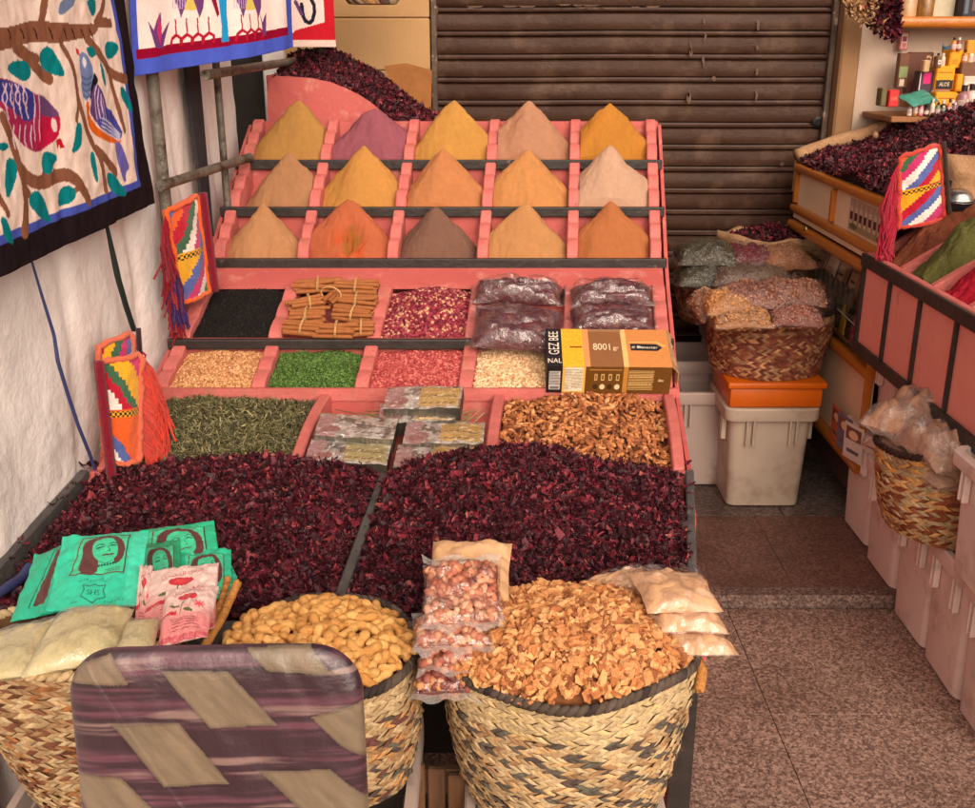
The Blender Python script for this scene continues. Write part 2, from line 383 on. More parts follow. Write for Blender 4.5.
g = MB(); xr = [-3.2, -2., -.9, .25, .90, 1.62, 2.6, 3.9]
for i in range(len(xr)-1): g.boxab((xr[i]+.0006, YS+.053, -.03), (xr[i+1]-.0006, YR-.0015, ZF-.002), .001)
tag(g.build('shop_floor', gran_red), kind='structure')
g = MB()
for i in range(len(xr)-1):
    for a, b in ((YR+.0015, YR+.55), (YR+.553, YR+1.5), (YR+1.503, YR+3)): g.boxab((xr[i]+.1015, a, -.03), (xr[i+1]+.0985, b, ZF-.002), .001)
tag(g.build('rear_floor', gran_grey), kind='structure')

# ================================================================ left plaster wall
YSH = 4.2                                                    # shutter plane
Y1 = PW(238, 120)[1]
nu, nv = 240, 160
Y, Z = np.meshgrid(np.linspace(.2, Y1, nu), np.linspace(-.02, 3.0, nv), indexing='ij')
d = .020*fbm(Y*3.1, Z*1.5, 2)+.0035*fbm(Y*12, Z*9, 3)+.010*np.abs(vn(Y*3.2+.6*Z, Z*1.2))+.004*vn(Y*2+Z*9, Z*2)+.009*np.exp(-(((Y*2.6+.12*np.sin(Z*5)) % 1)-.5)**2/.004)*-1
G = np.stack([WA+WB*Y+d-.012, Y, Z], -1)
w = MB(); w.grid(G)
w.boxab((WA+WB*.2-.25, .2, -.02), (WA+WB*.2-.06, Y1, 3.0), .0)
wall = w.build('plaster_wall', plaster, smooth=True, auto=40); tag(wall, 'lumpy whitewashed plaster wall behind the hanging bird textiles', 'wall')
# painted seams / cables on the wall
def cable(name, pix, rad, m, label, off=.012, cat='cable'):
    pts = [PW(x, y, off) for x, y in pix]; q = smooth_poly(pts, 2, False) if False else np.array(pts)
    t = np.linspace(0, 1, len(q)); tt = np.linspace(0, 1, 6*len(q)); q = np.stack([np.interp(tt, t, q[:, k]) for k in range(3)], 1)
    b = MB(); b.tube(q, rad*np.interp(tt, [0, .4, 1], [.55, 1, .9]), 8); o = b.build(name, m, smooth=True); return tag(o, label, cat)
cable('blue_cable', [(32, 262), (42, 296), (54, 335), (58, 362), (68, 395), (78, 425), (90, 455), (98, 478)], .0042, mat('blue_plastic', (.035, .045, .14), rough=.5), 'thin dark blue cable running diagonally down the bare plaster wall', .02)
cable('dark_cable', [(106, 222), (112, 250), (118, 278), (126, 306), (134, 330)], .0075, mat('black_green', (.012, .02, .016), rough=.5), 'short black cable hanging below the big bird textile', .024)
cable('blue_cable', [(-12, 603), (4, 590), (22, 578), (30, 566)], .010, MATS['blue_plastic'], 'short bright blue cable end beside the turquoise packets', .05)
# dark cloth strip and pipes of the stall's scaffold
def strip_on_wall(name, quad, off, m, label, cat, th=.01):
    b = MB(); p = [PW(x, y, off) for x, y in quad]; q = [v-np.array([th, 0, 0]) for v in p]
    b.add(p+q, [[0, 1, 2, 3], [7, 6, 5, 4], [0, 4, 5, 1], [1, 5, 6, 2], [2, 6, 7, 3], [3, 7, 4, 0]]); return tag(b.build(name, m), label, cat)
navy = mat('navy_cloth', (.02, .02, .035), (.035, .03, .03), 20, .8, .4, 60)
strip_on_wall('cloth_strip', [(186, 62), (199, 62), (214, 236), (207, 236)], .026, navy, 'narrow navy cloth strip hanging on the wall between two pipes', 'cloth')
steel = mat('dirty_pipe', (.12, .105, .085), (.22, .19, .155), 30, .5, .5, 80, metal=.35, stain=(.05, .03, .02), sscale=18, stamt=(.5, .65))
def pipe(a, b, rad, label):
    m = MB(); t = np.linspace(0, 1, 9)[:, None]; m.tube(np.array(a)*(1-t)+np.array(b)*t, rad, 12); return tag(m.build('scaffold_pipe', steel, smooth=True, auto=50), label, 'pipe', 'scaffold pipes against the wall')
def vert(px, py0, X_off, z0, z1):
    p = PW(px, py0, X_off); return (p[0], p[1], z0), (p[0], p[1], z1)
pA = PW(152, 90, .03); pA2 = PW(164, 204, .03)
pipe((pA2[0]+.005, pA2[1], .93), (pA[0], pA[1], 2.35), .016, 'thick upright grey pipe behind the woven camel bag on the wall')
pB = PW(219, 90, .06); pipe((pB[0], pB[1], .35), (pB[0]-.005, pB[1], 2.35), .011, 'thin upright grey pipe right of the navy cloth strip')
pipe(PW(160, 186, .055), PW(250, 157, .10), .013, 'lower horizontal pipe crossing the two upright pipes')
pipe(PW(205, 75, .115), PW(300, 60, .14), .013, 'upper horizontal pipe just under the blue bordered textile')
# dark doorway at the end of the wall and what stands behind it
db = MB(); yb = YSH+.25
db.boxab((-1.5, yb, 0), (-.62, yb+.06, 3), .004); tag(db.build('dark_door', mat('dark_door_wood', (.012, .008, .006), (.02, .014, .01), 6, .7, .2, 30)), 'dark brown door in the gap behind the spice stall', 'door')
pl = MB(); q0 = PY(263, 60, YSH-.1); q1 = PY(284, 60, YSH-.1); pl.boxab((q0[0], YSH-.12, ZF), (q1[0], YSH-.06, 3), .006); tag(pl.build('white_post', plaster), 'white painted post beside the dark door', 'post')
# back wall, beige pier
X0 = PY(285, 40, YSH-.02)[0]; X1 = PY(430, 40, YSH-.02)[0]
bw = MB(); Zs = [ZF, .5, 1.0, 1.46, 1.50, 1.59, 1.73, 2.15, 2.6, 3.0]
zz = sorted({ZF, .62, 1.15, PY(380, 70, YSH)[2], PY(380, 18, YSH)[2], PY(380, 18, YSH)[2]+.5, 2.7, 3.0})
for a, b in zip(zz[:-1], zz[1:]): bw.boxab((X0-.02, YSH-.05, a+.001), (X1, YSH+.2, b-.001), .004)
tag(bw.build('beige_pier', beige), 'beige panelled pier left of the brown roller shutter', 'pier')
# roller shutter
XS0, XS1 = X1+.004, PY(834, 40, YSH)[0]
brown = mat('shutter_paint', (.064, .029, .017), (.042, .018, .010), 5, .5, .25, 30, stain=(.12, .065, .042), sscale=7, stamt=(.52, .74), chip=(.20, .12, .085), chipat=(.72, .75), chipscale=16, spec=.3, metal=.05)
sh = thing('roller_shutter', 'closed brown metal roller shutter with horizontal slats', 'shutter', ((XS0+XS1)/2, YSH, .3))
zslat = .0838; zlo = .325
prof = []
z = zlo
while z < 2.9:
    prof += [(YSH+.012, z), (YSH+.002, z+.006), (YSH-.003, z+.018), (YSH-.004, z+zslat*.42), (YSH-.003, z+zslat*.70), (YSH+.004, z+zslat*.78), (YSH-.006, z+zslat*.80), (YSH-.012, z+zslat*.85), (YSH-.006, z+zslat*.90), (YSH+.010, z+zslat*.92)]; z += zslat
prof = np.array(prof); xx = np.linspace(XS0+.01, XS1-.01, 40)
G = np.stack([np.repeat(xx[:, None], len(prof), 1), prof[None, :, 0]+.0035*fbm(xx[:, None]*3, prof[None, :, 1]*9, 2), np.repeat(prof[None, :, 1], 40, 0)+.002*vn(xx*2, xx*0)[:, None]], -1)
m = MB(); m.grid(G, flip=True); drip = mat('old_white_paint', (.13, .075, .05), (.10, .055, .036), 40, .8, .3, 90)

for x, y0, y1, w in ((758, 20, 30, 3), (757, 44, 50, 2.2), (758, 68, 75, 2.5), (756, 90, 101, 2.2), (704, 18, 24, 2), (705, 33, 42, 2), (703, 56, 68, 2), (689, 90, 104, 2.6), (714, 76, 81, 3.5), (782, 162, 166, 3), (690, 40, 56, 1.8), (434, 24, 36, 3), (433, 44, 58, 3), (434, 78, 90, 3), (437, 6, 14, 3), (688, 92, 103, 2), (691, 48, 58, 1.6)):
    n = 7; t = np.linspace(0, 1, n); xs_ = x+np.cumsum(rng.normal(size=n))*.35; ww = w*(.35+.65*np.sin(np.pi*np.clip(t*.9+.1, 0, 1)))*rng.uniform(.7, 1.2, n)*.6
    Lp = [PY(xs_[i]-ww[i], y0+(y1-y0)*t[i], YSH-.0145) for i in range(n)]; Rp = [PY(xs_[i]+ww[i], y0+(y1-y0)*t[i], YSH-.0145) for i in range(n)]
    m.grid(np.array([Lp, Rp]), mi=1)
for k in range(12):
    x = rng.uniform(468, 660); y = 6+rng.uniform(-2, 2); w = rng.uniform(3, 12); m.add([PY(x-w, y, YSH-.0145), PY(x+w, y+rng.uniform(-.5, .5), YSH-.0145), PY(x+w*.6, y+1.3, YSH-.0145), PY(x-w*.5, y+1.6, YSH-.0145)], [[0, 1, 2, 3]], None, 1)
m.build('slat_curtain', [brown, drip], sh, smooth=True, auto=35)
rl = MB(); rl.boxab((XS0, YSH-.03, .30), (XS0+.022, YSH+.03, 2.95), .003); rl.build('guide_rail', mat('rail_paint', (.12, .07, .045), (.05, .03, .02), 20, .5, .3, 50, stain=(.4, .33, .27), sscale=22, stamt=(.58, .66)), sh)
rl = MB(); rl.boxab((XS1-.022, YSH-.03, .30), (XS1, YSH+.03, 2.95), .003); rl.build('guide_rail', MATS['rail_paint'], sh)
bb = MB(); bb.boxab((XS0+.025, YSH-.014, .30), (XS1-.025, YSH+.014, .335), .003); bb.build('bottom_bar', brown, sh)
lk = PY(818, 122, YSH-.012); lm = MB(); lm.lathe([(0, 0), (.022, 0), (.022, .004), (.012, .006), (.012, .003), (0, .003)], frame(lk, (1, 0, 0), (0, 0, 1)), 18); lm.build('keyhole', mat('dark_metal', (.01, .009, .008), rough=.4, metal=.6), sh)
# the sill under the shutter
sl = MB(); sl.boxab((XS0-.6, YSH-.13, ZF+.11), (XS1+.05, YSH+.2, .298), .006); sl.boxab((XS0-.6, YSH-.08, ZF-.01), (XS1+.05, YSH+.2, ZF+.108), .003)
tag(sl.build('door_sill', mat('sill_stone', (.10, .055, .045), (.06, .03, .026), 12, .7, .4, 50)), 'low reddish stone sill under the roller shutter', 'sill')
# right jamb, white wall, shop side wall
XJ = PY(857, 60, YSH-.06)[0]
jm = MB(); jm.boxab((XS1+.003, YSH-.09, ZF), (XJ, YSH+.2, 3.0), .008); tag(jm.build('beige_jamb', mat('beige_jamb_paint', (.31, .165, .075), (.26, .135, .06), 4, .75, .2, 30)), 'plain beige jamb right of the roller shutter', 'jamb')
rw = MB(); rw.boxab((XJ+.003, YSH-.02, ZF), (3.2, YSH+.2, 3.0), 0); tag(rw.build('shop_wall', mat('shop_wall_paint', (.62, .475, .375), (.55, .42, .33), 3, .85, .3, 30, stain=(.3, .2, .15), sscale=7, stamt=(.6, .8))), 'pale shop wall behind the shelf of packaged goods', 'wall')
# ================================================================ the pink stepped spice stall
SW = 1.285
def XL(Y): return -.854+(Y-2.123)*.08
def XR(Y): return XL(Y)+SW
TIER = [  # front Y, front lip z, back Y, back z
    (1.60, .600, 2.10, .650), (2.12, .662, 2.455, .722), (2.47, .737, 2.632, .80), (2.645, .816, 2.86, .902),
    (2.971, .962, 3.128, 1.070), (3.14, 1.082, 3.30, 1.188), (3.313, 1.200, 3.47, 1.300)]
DEEP = [.07, .055, .045, .05, .07, .07, .07]
stall = thing('spice_stall', 'pink painted stepped spice stall with black rails and fifteen spice compartments', 'stall', (-.1, 2.5, 0))
def shear_poly(pts, s0, s1):       # polygon in (Y, z) swept across s with shear
    n = len(pts); V = [(XL(y)+s0, y, z) for y, z in pts]+[(XL(y)+s1, y, z) for y, z in pts]
    F = [list(range(n)), list(range(n, 2*n))[::-1]]+[[i, n+i, n+(i+1) % n, (i+1) % n] for i in range(n)]
    return V, F
def cols(n): return [SW*i/n for i in range(n+1)]
BT = .02                                                         # board half thickness of dividers
for i, (yf, zf, yb, zb) in enumerate(TIER):
    b = MB(); dp = DEEP[i]
    b.add(*shear_poly([(yf+.004, zf-dp-.018), (yb, zb-dp-.018), (yb, zb-dp), (yf+.004, zf-dp)], .003, SW-.003))
    b.build('tray', pink, stall)
    if i > 0:
        b = MB(); zlow = TIER[i-1][3]-DEEP[i-1]-.02 if i != 4 else TIER[3][3]-.04
        b.add(*shear_poly([(yf-.012, zlow), (yf, zlow), (yf, zf), (yf-.012, zf)], -.006, SW+.006)); b.build('riser_board', pink, stall)
# sloping panel between the nut tier and the first spice tier
b = MB(); b.add(*shear_poly([(2.862, .896), (2.957, .930), (2.957, .945), (2.862, .908)], 0, SW)); b.build('slope_panel', pink, stall)
b = MB(); yb, zb = TIER[6][2:]; b.add(*shear_poly([(yb+.002, .3), (yb+.018, .3), (yb+.018, zb+.004), (yb+.002, zb+.004)], -.006, SW+.006)); b.build('back_board', pink, stall)
for i in (3, 4, 5, 6):
    yf, zf = TIER[i][:2]; b = MB(); h = .03 if i != 3 else .028
    b.add(*shear_poly([(yf-.030, zf-h+.004), (yf-.013, zf-h+.004), (yf-.013, zf+.003), (yf-.030, zf+.003)], -.014, SW+.012))
    o = b.build('rail', blackwood, stall); bv = o.modifiers.new('edge', 'BEVEL'); bv.width = .003; bv.segments = 2
for i in (1, 2):
    yf, zf = TIER[i][:2]; b = MB()
    b.add(*shear_poly([(yf-.016, zf-.03), (yf-.013, zf-.03), (yf-.013, zf+.002), (yf-.016, zf+.002)], -.006, SW+.006)); b.build('lip_board', pinklip, stall)
def divider(i, s, bumps, thick, rise=.012, name='divider', last=False):
    yf, zf, yb, zb = TIER[i]; yb2 = yb+.006
    t = np.linspace(0, 1, 24); base = zf+(zb-zf)*t
    if bumps: top = base+.004+rise*np.abs(np.sin(np.pi*bumps*t))**.55
    else: top = base+rise*np.sin(np.pi*t)+.004
    top = np.minimum(top, np.maximum(base, zb)+rise+.004)
    pts = [(yf+.001, zf-DEEP[i]-.01)]+[(yf+.001+(yb2-yf)*q, z) for q, z in zip(t, top)]+[(yb2, zb-DEEP[i]-.01)]
    b = MB(); b.add(*shear_poly(pts, s-thick/2, s+thick/2))
    o = b.build(name, pinklip, stall); bv = o.modifiers.new('edge', 'BEVEL'); bv.width = .003; bv.segments = 1; bv.angle_limit = R(40)
for i in (4, 5, 6):
    for k in range(6):
        s = SW*k/5; divider(i, min(max(s, .018), SW-.018), 3, .032, .019)
for k in range(6): divider(3, min(max(SW*k/5, .017), SW-.017), 3, .036, .010)
for k in range(6): divider(2, min(max(SW*k/5, .017), SW-.017), 3, .034, .008)
for k in range(4): divider(1, min(max(SW*k/3, .012), SW-.012), 0, .026, .018)
# side boards down to the ground, following the steps
for s in (-.012, SW+.012):
    pts = []
    for i, (yf, zf, yb, zb) in enumerate(TIER): pts += [(yf+.003 if i else 2.0, zf-.006), (yb, zb-.006)]
    pts += [(3.488, .06), (2.0, .06)]
    V, F = shear_poly(pts, s-.005, s+.005); b = MB(); b.add(V, F); b.build('side_board', pink, stall)
# hibiscus table: black edge boards, middle divider, front panel, posts
INR = .045                                                       # the table is a little narrower at its front right corner
for s, wd, ins in ((-.022, .02, 0), (SW+.010, .018, INR), (SW*.491, .018, 0)):
    b = MB(); yf, zf, yb, zb = TIER[0]
    V, F = shear_poly([(yf-.01, zf-.09), (yb+.012, zb-.09), (yb+.012, zb+.018), (yf-.01, zf+.020)], s-wd/2, s+wd/2)
    b.add([(x-(ins if y < 1.8 else 0), y, z) for x, y, z in V], F)
    o = b.build('edge_board', greywood, stall); bv = o.modifiers.new('edge', 'BEVEL'); bv.width = .003
b = MB(); b.add(*shear_poly([(1.585, .02), (1.60, .02), (1.60, .55), (1.585, .55)], .95, SW-.062)); b.build('front_panel', pink, stall)
b = MB(); b.add(*shear_poly([(2.02, .0), (2.04, .0), (2.04, .56), (2.02, .56)], 0, SW)); b.build('inner_shade_board', blackwood, stall)  # black board added to stand for the shade in the open space below
b = MB(); b.add(*shear_poly([(1.572, .55), (1.584, .55), (1.584, .606), (1.572, .606)], -.03, SW-.02)); b.build('front_edge', greywood, stall)
for s in (-.02, SW-.042):
    b = MB(); b.add(*shear_poly([(1.545, .0), (1.584, .0), (1.584, .60), (1.545, .60)], s-.02, s+.02)); b.build('post', blackwood, stall)

# ---------------------------------------------------------------- powder cones
def powder(name, a, b, bump=.35):
    return mat(name, a, b, 26, .95, bump, 160, spec=.1, stain=tuple(q*.86 for q in a), sscale=60, stamt=(.58, .8), bdist=.004)
K = 1.0
cones = [  # tier, column, peak px, peak py, colour sRGB, label
    (6, 0, 298, 100, (186, 132, 55), 'ochre yellow powder cone at the left end of the top row'),
    (6, 1, 376, 109, (160, 82, 96), 'plum pink powder cone with a soft rounded tip'),
    (6, 2, 454, 100, (203, 142, 48), 'golden powder cone in the middle of the top row'),
    (6, 3, 529, 101, (188, 130, 94), 'dusty pink powder cone left of the deep mustard cone'),
    (6, 4, 610, 103, (196, 124, 6), 'deep mustard powder cone at the right end of the top row'),
    (5, 0, 289, 152, (182, 126, 80), 'rosy tan powder cone at the left end of the middle row'),
    (5, 1, 364, 145, (206, 140, 50), 'golden powder cone second in the middle row, right of the rosy tan one'),
    (5, 2, 443, 149, (202, 126, 66), 'orange tan powder cone in the centre of the middle row'),
    (5, 3, 529, 149, (206, 136, 66), 'light golden orange powder cone left of the pale cream pink cone'),
    (5, 4, 610, 146, (204, 158, 126), 'pale cream pink powder cone, the lightest of all the cones'),
    (4, 0, 263, 202, (194, 134, 82), 'light tan powder cone at the left end of the bottom row'),
    (4, 1, 348, 199, (198, 98, 52), 'red orange powder cone with a dug out greenish hollow'),
    (4, 2, 436, 206, (132, 92, 74), 'dull brown powder cone, the darkest of all the cones'),
    (4, 3, 526, 204, (198, 136, 74), 'sandy gold powder cone beside the terracotta one in the bottom row'),
    (4, 4, 611, 201, (188, 108, 50), 'smooth terracotta powder cone at the right end of the bottom row')]
for ti, ci, px, py, c, lab in cones:
    yf, zf, yb, zb = TIER[ti]; ym = yf+.088; pk = PY(px, py, ym); sp = pk[0]-XL(ym); zp = pk[2]
    s0, s1 = SW*ci/5+.0165, SW*(ci+1)/5-.0165
    s0 = max(s0, .034); s1 = min(s1, SW-.034)
    seed = ti*7+ci*3; mid = (s0+s1)/2; half = (s1-s0)/2
    slope = 1.0*rng.uniform(.86, 1.10); rnd_ = rng.uniform(.008, .020) if (ti, ci) != (6, 1) else .045
    def h(S, Y, sp=sp, ym=ym, zp=zp, slope=slope, seed=seed, r0=rnd_, zf=zf, zb=zb, yf=yf, yb=yb, ti=ti, ci=ci):
        dx = S-sp; dy = (Y-ym)*1.85
        a = np.arctan2(dy, dx); r = (np.abs(dx)**1.93+np.abs(dy)**1.93)**(1/1.93)
        r = r*(1+.09*vn(a*1.1+seed, a*0+seed)+.05*np.cos(3*a+seed)+.03*np.cos(2*a+2*seed))
        z = zp+r0*.5-slope*np.sqrt(r*r+r0*r0*.3)*(1+.06*(r/.12)**2)
        z = z-.010*np.clip(vn(S*9+seed*5, Y*9+zp*30)-.25, 0, 1)*np.clip(r/.04, 0, 1)+.0065*fbm(S*22+seed, Y*22, 3)*np.clip(r/.03, .2, 1)+.0035*np.minimum(vn(a*5+seed*3, r*16), 0)*np.clip(r/.05, 0, 1)+.0016*fbm(S*120+seed, Y*120, 2)
        if (ti, ci) == (4, 1):
            q = np.exp(-(((S-sp-.018)/.036)**2+((Y-ym+.052)/.030)**2)**1.6); z = z-.030*q-.010*q*vn(S*130, Y*130)
        if (ti, ci) in ((5, 4), (4, 3)): z = z-.006*np.exp(-((S-sp-.05)/.012)**2)*np.clip(vn(S*50+seed, Y*60)+.4, 0, 1)
        base = zf-.030+(zb-zf)*(Y-yf)/(yb-yf)*.10
        k = .010; d = z-base; return base+np.where(d > k, d, np.where(d < -k, 0, (d+k)**2/(4*k)))
    F_ = Field(s0, s1, yf+.003, yb-.002, h, XL)
    m = MB(); nu, nv = 84, 64
    base_c = np.array(lin(*c)); g_ = base_c.mean(); ck = (base_c*.86+g_*.14)*.77
    S, Y = np.meshgrid(np.linspace(s0, s1, nu), np.linspace(yf+.003, yb-.002, nv), indexing='ij')
    C = np.empty((nu, nv, 3)); C[:] = ck*.97
    C *= (1+.05*fbm(S*22+seed, Y*22+h(S, Y)*12, 3))[..., None]
    if (ti, ci) == (4, 1):
        q = np.clip(1.3*np.exp(-(((S-sp-.020)/.026)**2+((Y-ym+.056)/.020)**2)**1.2)+.35*vn(S*90, Y*90)-.12, 0, 1)[..., None]; C = C*(1-q)+np.array(lin(120, 88, 38))*q
        q = np.clip(.9*np.exp(-(((S-sp-.012)/.05)**2+((Y-ym+.07)/.03)**2)**1.5)*(vn(S*70, Y*70+4)+.6), 0, 1)[..., None]; C = C*(1-q)+np.array(lin(176, 74, 36))*q
    F_.mesh(m, nu, nv, floor=lambda Y, yf=yf, yb=yb, zf=zf, zb=zb, d=DEEP[ti]: zf+(zb-zf)*(Y-yf)/(yb-yf)-d+.001)
    m.C[0] = C.reshape(-1, 3); m.hc = True
    for q in range(1, len(m.C)): m.C[q][:] = ck
    o = m.build('powder_cone', mat('powder', attr=True, scale=70, var=.07, rough=.95, bump=.3, bscale=260, spec=.08, bdist=.003), smooth=True)
    tag(o, lab, 'spice heap', 'powder cones on the three upper rows')

# ---------------------------------------------------------------- loose goods in the middle rows
def comp(ti, k, n, pad=.019):
    s0, s1 = SW*k/n+pad, SW*(k+1)/n-pad; return max(s0, .035 if n == 5 else .026), min(s1, SW-(.035 if n == 5 else .026))
def lvl(ti, dz_f, dz_b, bulge, seed, rough_=.006, skew=0):
    yf, zf, yb, zb = TIER[ti]
    def h(S, Y, s0, s1):
        v = (Y-yf)/(yb-yf); u = (S-s0)/(s1-s0)
        return zf+dz_f+(zb+dz_b-zf-dz_f)*v+bulge*np.sin(np.pi*np.clip(u+skew*u*(1-u), 0, 1))*np.sin(np.pi*np.clip(v*.8+.1, 0, 1))+rough_*fbm(S*16+seed, Y*16, 3)
    return h
def bin_field(ti, k, n, hh):
    s0, s1 = comp(ti, k, n); yf, zf, yb, zb = TIER[ti]
    return Field(s0, s1, yf+.004, yb-.003, lambda S, Y: hh(S, Y, s0, s1), XL)
def flr(ti):
    yf, zf, yb, zb = TIER[ti]; return lambda Y: zf+(zb-zf)*(Y-yf)/(yb-yf)-DEEP[ti]+.001
def seeds(name, label, cat, ti, k, n, hh, count, size, stops, basecol, tmpl=OCT, aniso=(1, .8, .7), rough=.6):
    f = bin_field(ti, k, n, hh); m = MB(); f.mesh(m, 40, 30, floor=flr(ti), mi=1)
    p, N = f.sample(count); p = p+N*rng.uniform(-.2, .5, count)[:, None]*size
    m.scatter(tmpl[0], tmpl[1], p, rot_random(count), rng.uniform(.7, 1.2, count)[:, None]*size*np.array(aniso))
    o = m.build(name, [mat(name+'_grains', island=stops, rough=rough, spec=.12 if rough > .9 else .35), mat(name+'_bed', basecol, rough=.95)], smooth=True); return tag(o, label, cat, 'heaps of seeds and herbs')
# nigella: near black fine seeds
seeds('black_seed_heap', 'black seed heap beside the tied cinnamon sticks', 'seed heap', 3, 0, 5, lvl(3, -.012, -.012, .022, 3, .004), 5200, .0034,
      [(0, (.010, .009, .009)), (.8, (.016, .013, .012)), (1, (.04, .03, .026))], (.010, .009, .009), rough=.95)
# rose buds
def budT():
    V, F = ICO1; V = V.copy(); V[:, 2] *= 1.25; V[:, :2] *= (1-.35*np.clip(V[:, 2:3], 0, 1)); return V, F
seeds('rosebud_heap', 'crimson and straw coloured dried rosebud heap', 'petal heap', 3, 2, 5, lvl(3, -.012, -.016, .03, 9, .006), 2300, .0058,
      [(0, lin(84, 14, 30)), (.4, lin(128, 30, 52)), (.75, lin(156, 62, 74)), (.86, lin(188, 128, 104)), (1, lin(204, 164, 124))], lin(90, 18, 36), budT(), (1, 1, 1.1), .8)
seeds('coriander_heap', 'brownish tan coriander seed heap left of the green one', 'seed heap', 2, 0, 5, lvl(2, -.012, -.020, .012, 5, .004), 3600, .0040,
      [(0, lin(150, 98, 58)), (.6, lin(196, 140, 92)), (1, lin(226, 178, 130))], lin(130, 86, 52), ICO1, (1, 1, .9), .7)
seeds('green_seed_heap', 'bright green seed heap in a pink compartment', 'seed heap', 2, 1, 5, lvl(2, -.012, -.024, .020, 7, .006), 4200, .0038,
      [(0, lin(46, 66, 24)), (.6, lin(80, 112, 44)), (1, lin(116, 148, 76))], lin(36, 70, 18), OCT, (1.5, .6, .6), .75)
seeds('pink_peppercorn_heap', 'red pink peppercorn heap under the rosebuds', 'seed heap', 2, 2, 5, lvl(2, -.010, -.018, .016, 11, .005), 3600, .0042,
      [(0, lin(138, 44, 46)), (.6, lin(178, 74, 72)), (1, lin(210, 122, 110))], lin(140, 40, 46), ICO1, (1, 1, 1), .65)
seeds('cream_seed_heap', 'cream coloured seed heap left of the brown carton', 'seed heap', 2, 3, 5, lvl(2, -.012, -.018, .018, 13, .005), 2700, .0046,
      [(0, lin(176, 128, 88)), (.5, lin(218, 178, 134)), (1, lin(240, 212, 176))], lin(170, 126, 88), ICO1, (1.2, .8, .8), .7)
seeds('sesame_heap', 'pale seed heap mostly hidden under the brown carton', 'seed heap', 2, 4, 5, lvl(2, -.020, -.028, .004, 15, .003), 900, .0044,
      [(0, lin(176, 128, 88)), (1, lin(232, 200, 160))], lin(170, 126, 88), ICO1, (1.2, .8, .8), .7)
# dried olive green leaves
def sliver(seed):
    q = np.random.default_rng(seed); u = np.linspace(-1, 1, 4); w = .17*(1-.7*u*u); z = .28*q.normal()*u*u+.1*q.normal(size=4)
    V = np.concatenate([np.c_[u, w, z+.1*w], np.c_[u, -w, z]]); F = np.array([[i, i+1, 5+i, 4+i] for i in range(3)]); return V, F
def leafh(S, Y, s0, s1):
    v = (Y-2.12)/.335; u = (S-s0)/(s1-s0)
    return .650+.050*v+.040*np.sin(np.pi*np.clip(.12+.8*u, 0, 1))*np.clip(v*1.25+.2, 0, 1)*np.sin(np.pi*np.clip(.25+.65*v, 0, 1))+.008*fbm(S*12, Y*12, 3)
f = bin_field(1, 0, 3, leafh); m = MB(); f.mesh(m, 50, 40, floor=flr(1), mi=1)
for k in range(8):
    n = 1100; TV, TF = sliver(k); p, N = f.sample(n); p = p+N*rng.uniform(-.002, .008, n)[:, None]
    m.scatter(TV, TF, p, rot_normal(N, .55), rng.uniform(.005, .0115, n))
o = m.build('dried_leaf_heap', [mat('dried_leaf', island=[(0, lin(64, 62, 40)), (.5, lin(98, 94, 62)), (.85, lin(132, 124, 84)), (1, lin(164, 154, 112))], rough=.85), mat('dried_leaf_bed', lin(52, 48, 24), rough=.95)])
tag(o, 'wide heap of dried olive green leaves behind the left hibiscus heap', 'herb heap', 'heaps of seeds and herbs')
# turmeric-like roots
def root(seed):
    q = np.random.default_rng(seed); b = MB(); n = 5; t = np.linspace(-1, 1, n)
    pts = np.c_[t, .25*q.normal()*t*t+.08*q.normal(size=n), .2*q.normal()*t*t+.06*q.normal(size=n)]
    b.tube(pts, .36*np.array([.5, 1, 1.1, .95, .45])*(1+.25*q.normal(size=n)), 6); V = np.concatenate(b.V)
    F = [fq for fq in np.split(b.fl[0], np.cumsum(b.fs[0])[:-1])]
    F4 = [list(x) if len(x) == 4 else None for x in F]; caps = [x for x in F if len(x) == 6]
    Fo = [x for x in F4 if x]+[[c[0], c[1], c[2], c[3]] for c in caps]+[[c[0], c[3], c[4], c[5]] for c in caps]; return V, np.array(Fo)
def rooth(S, Y, s0, s1):
    v = (Y-2.12)/.335; u = (S-s0)/(s1-s0)
    return .645+.062*v+.020*np.sin(np.pi*np.clip(u, 0, 1))*np.sin(np.pi*np.clip(.2+.6*v, 0, 1))+.010*fbm(S*12+7, Y*12, 3)
f = bin_field(1, 2, 3, rooth); m = MB(); f.mesh(m, 40, 40, floor=flr(1), mi=1)
for k in range(10):
    n = 165; TV, TF = root(k+40); p, N = f.sample(n); p = p+N*rng.uniform(-.004, .011, n)[:, None]
    m.scatter(TV, TF, p, rot_normal(N, .45), rng.uniform(.0070, .0145, n))
o = m.build('root_heap', [mat('dried_root', island=[(0, lin(120, 66, 36)), (.5, lin(168, 102, 58)), (.85, lin(196, 130, 78)), (1, lin(214, 158, 108))], rough=.8, bump=.6, bscale=220, var=.2, scale=140, bdist=.004), mat('root_bed', lin(84, 44, 24), rough=.95)], smooth=True)
tag(o, 'heap of knobbly brown dried roots below the brown carton', 'root heap', 'heaps of seeds and herbs', 'stuff')
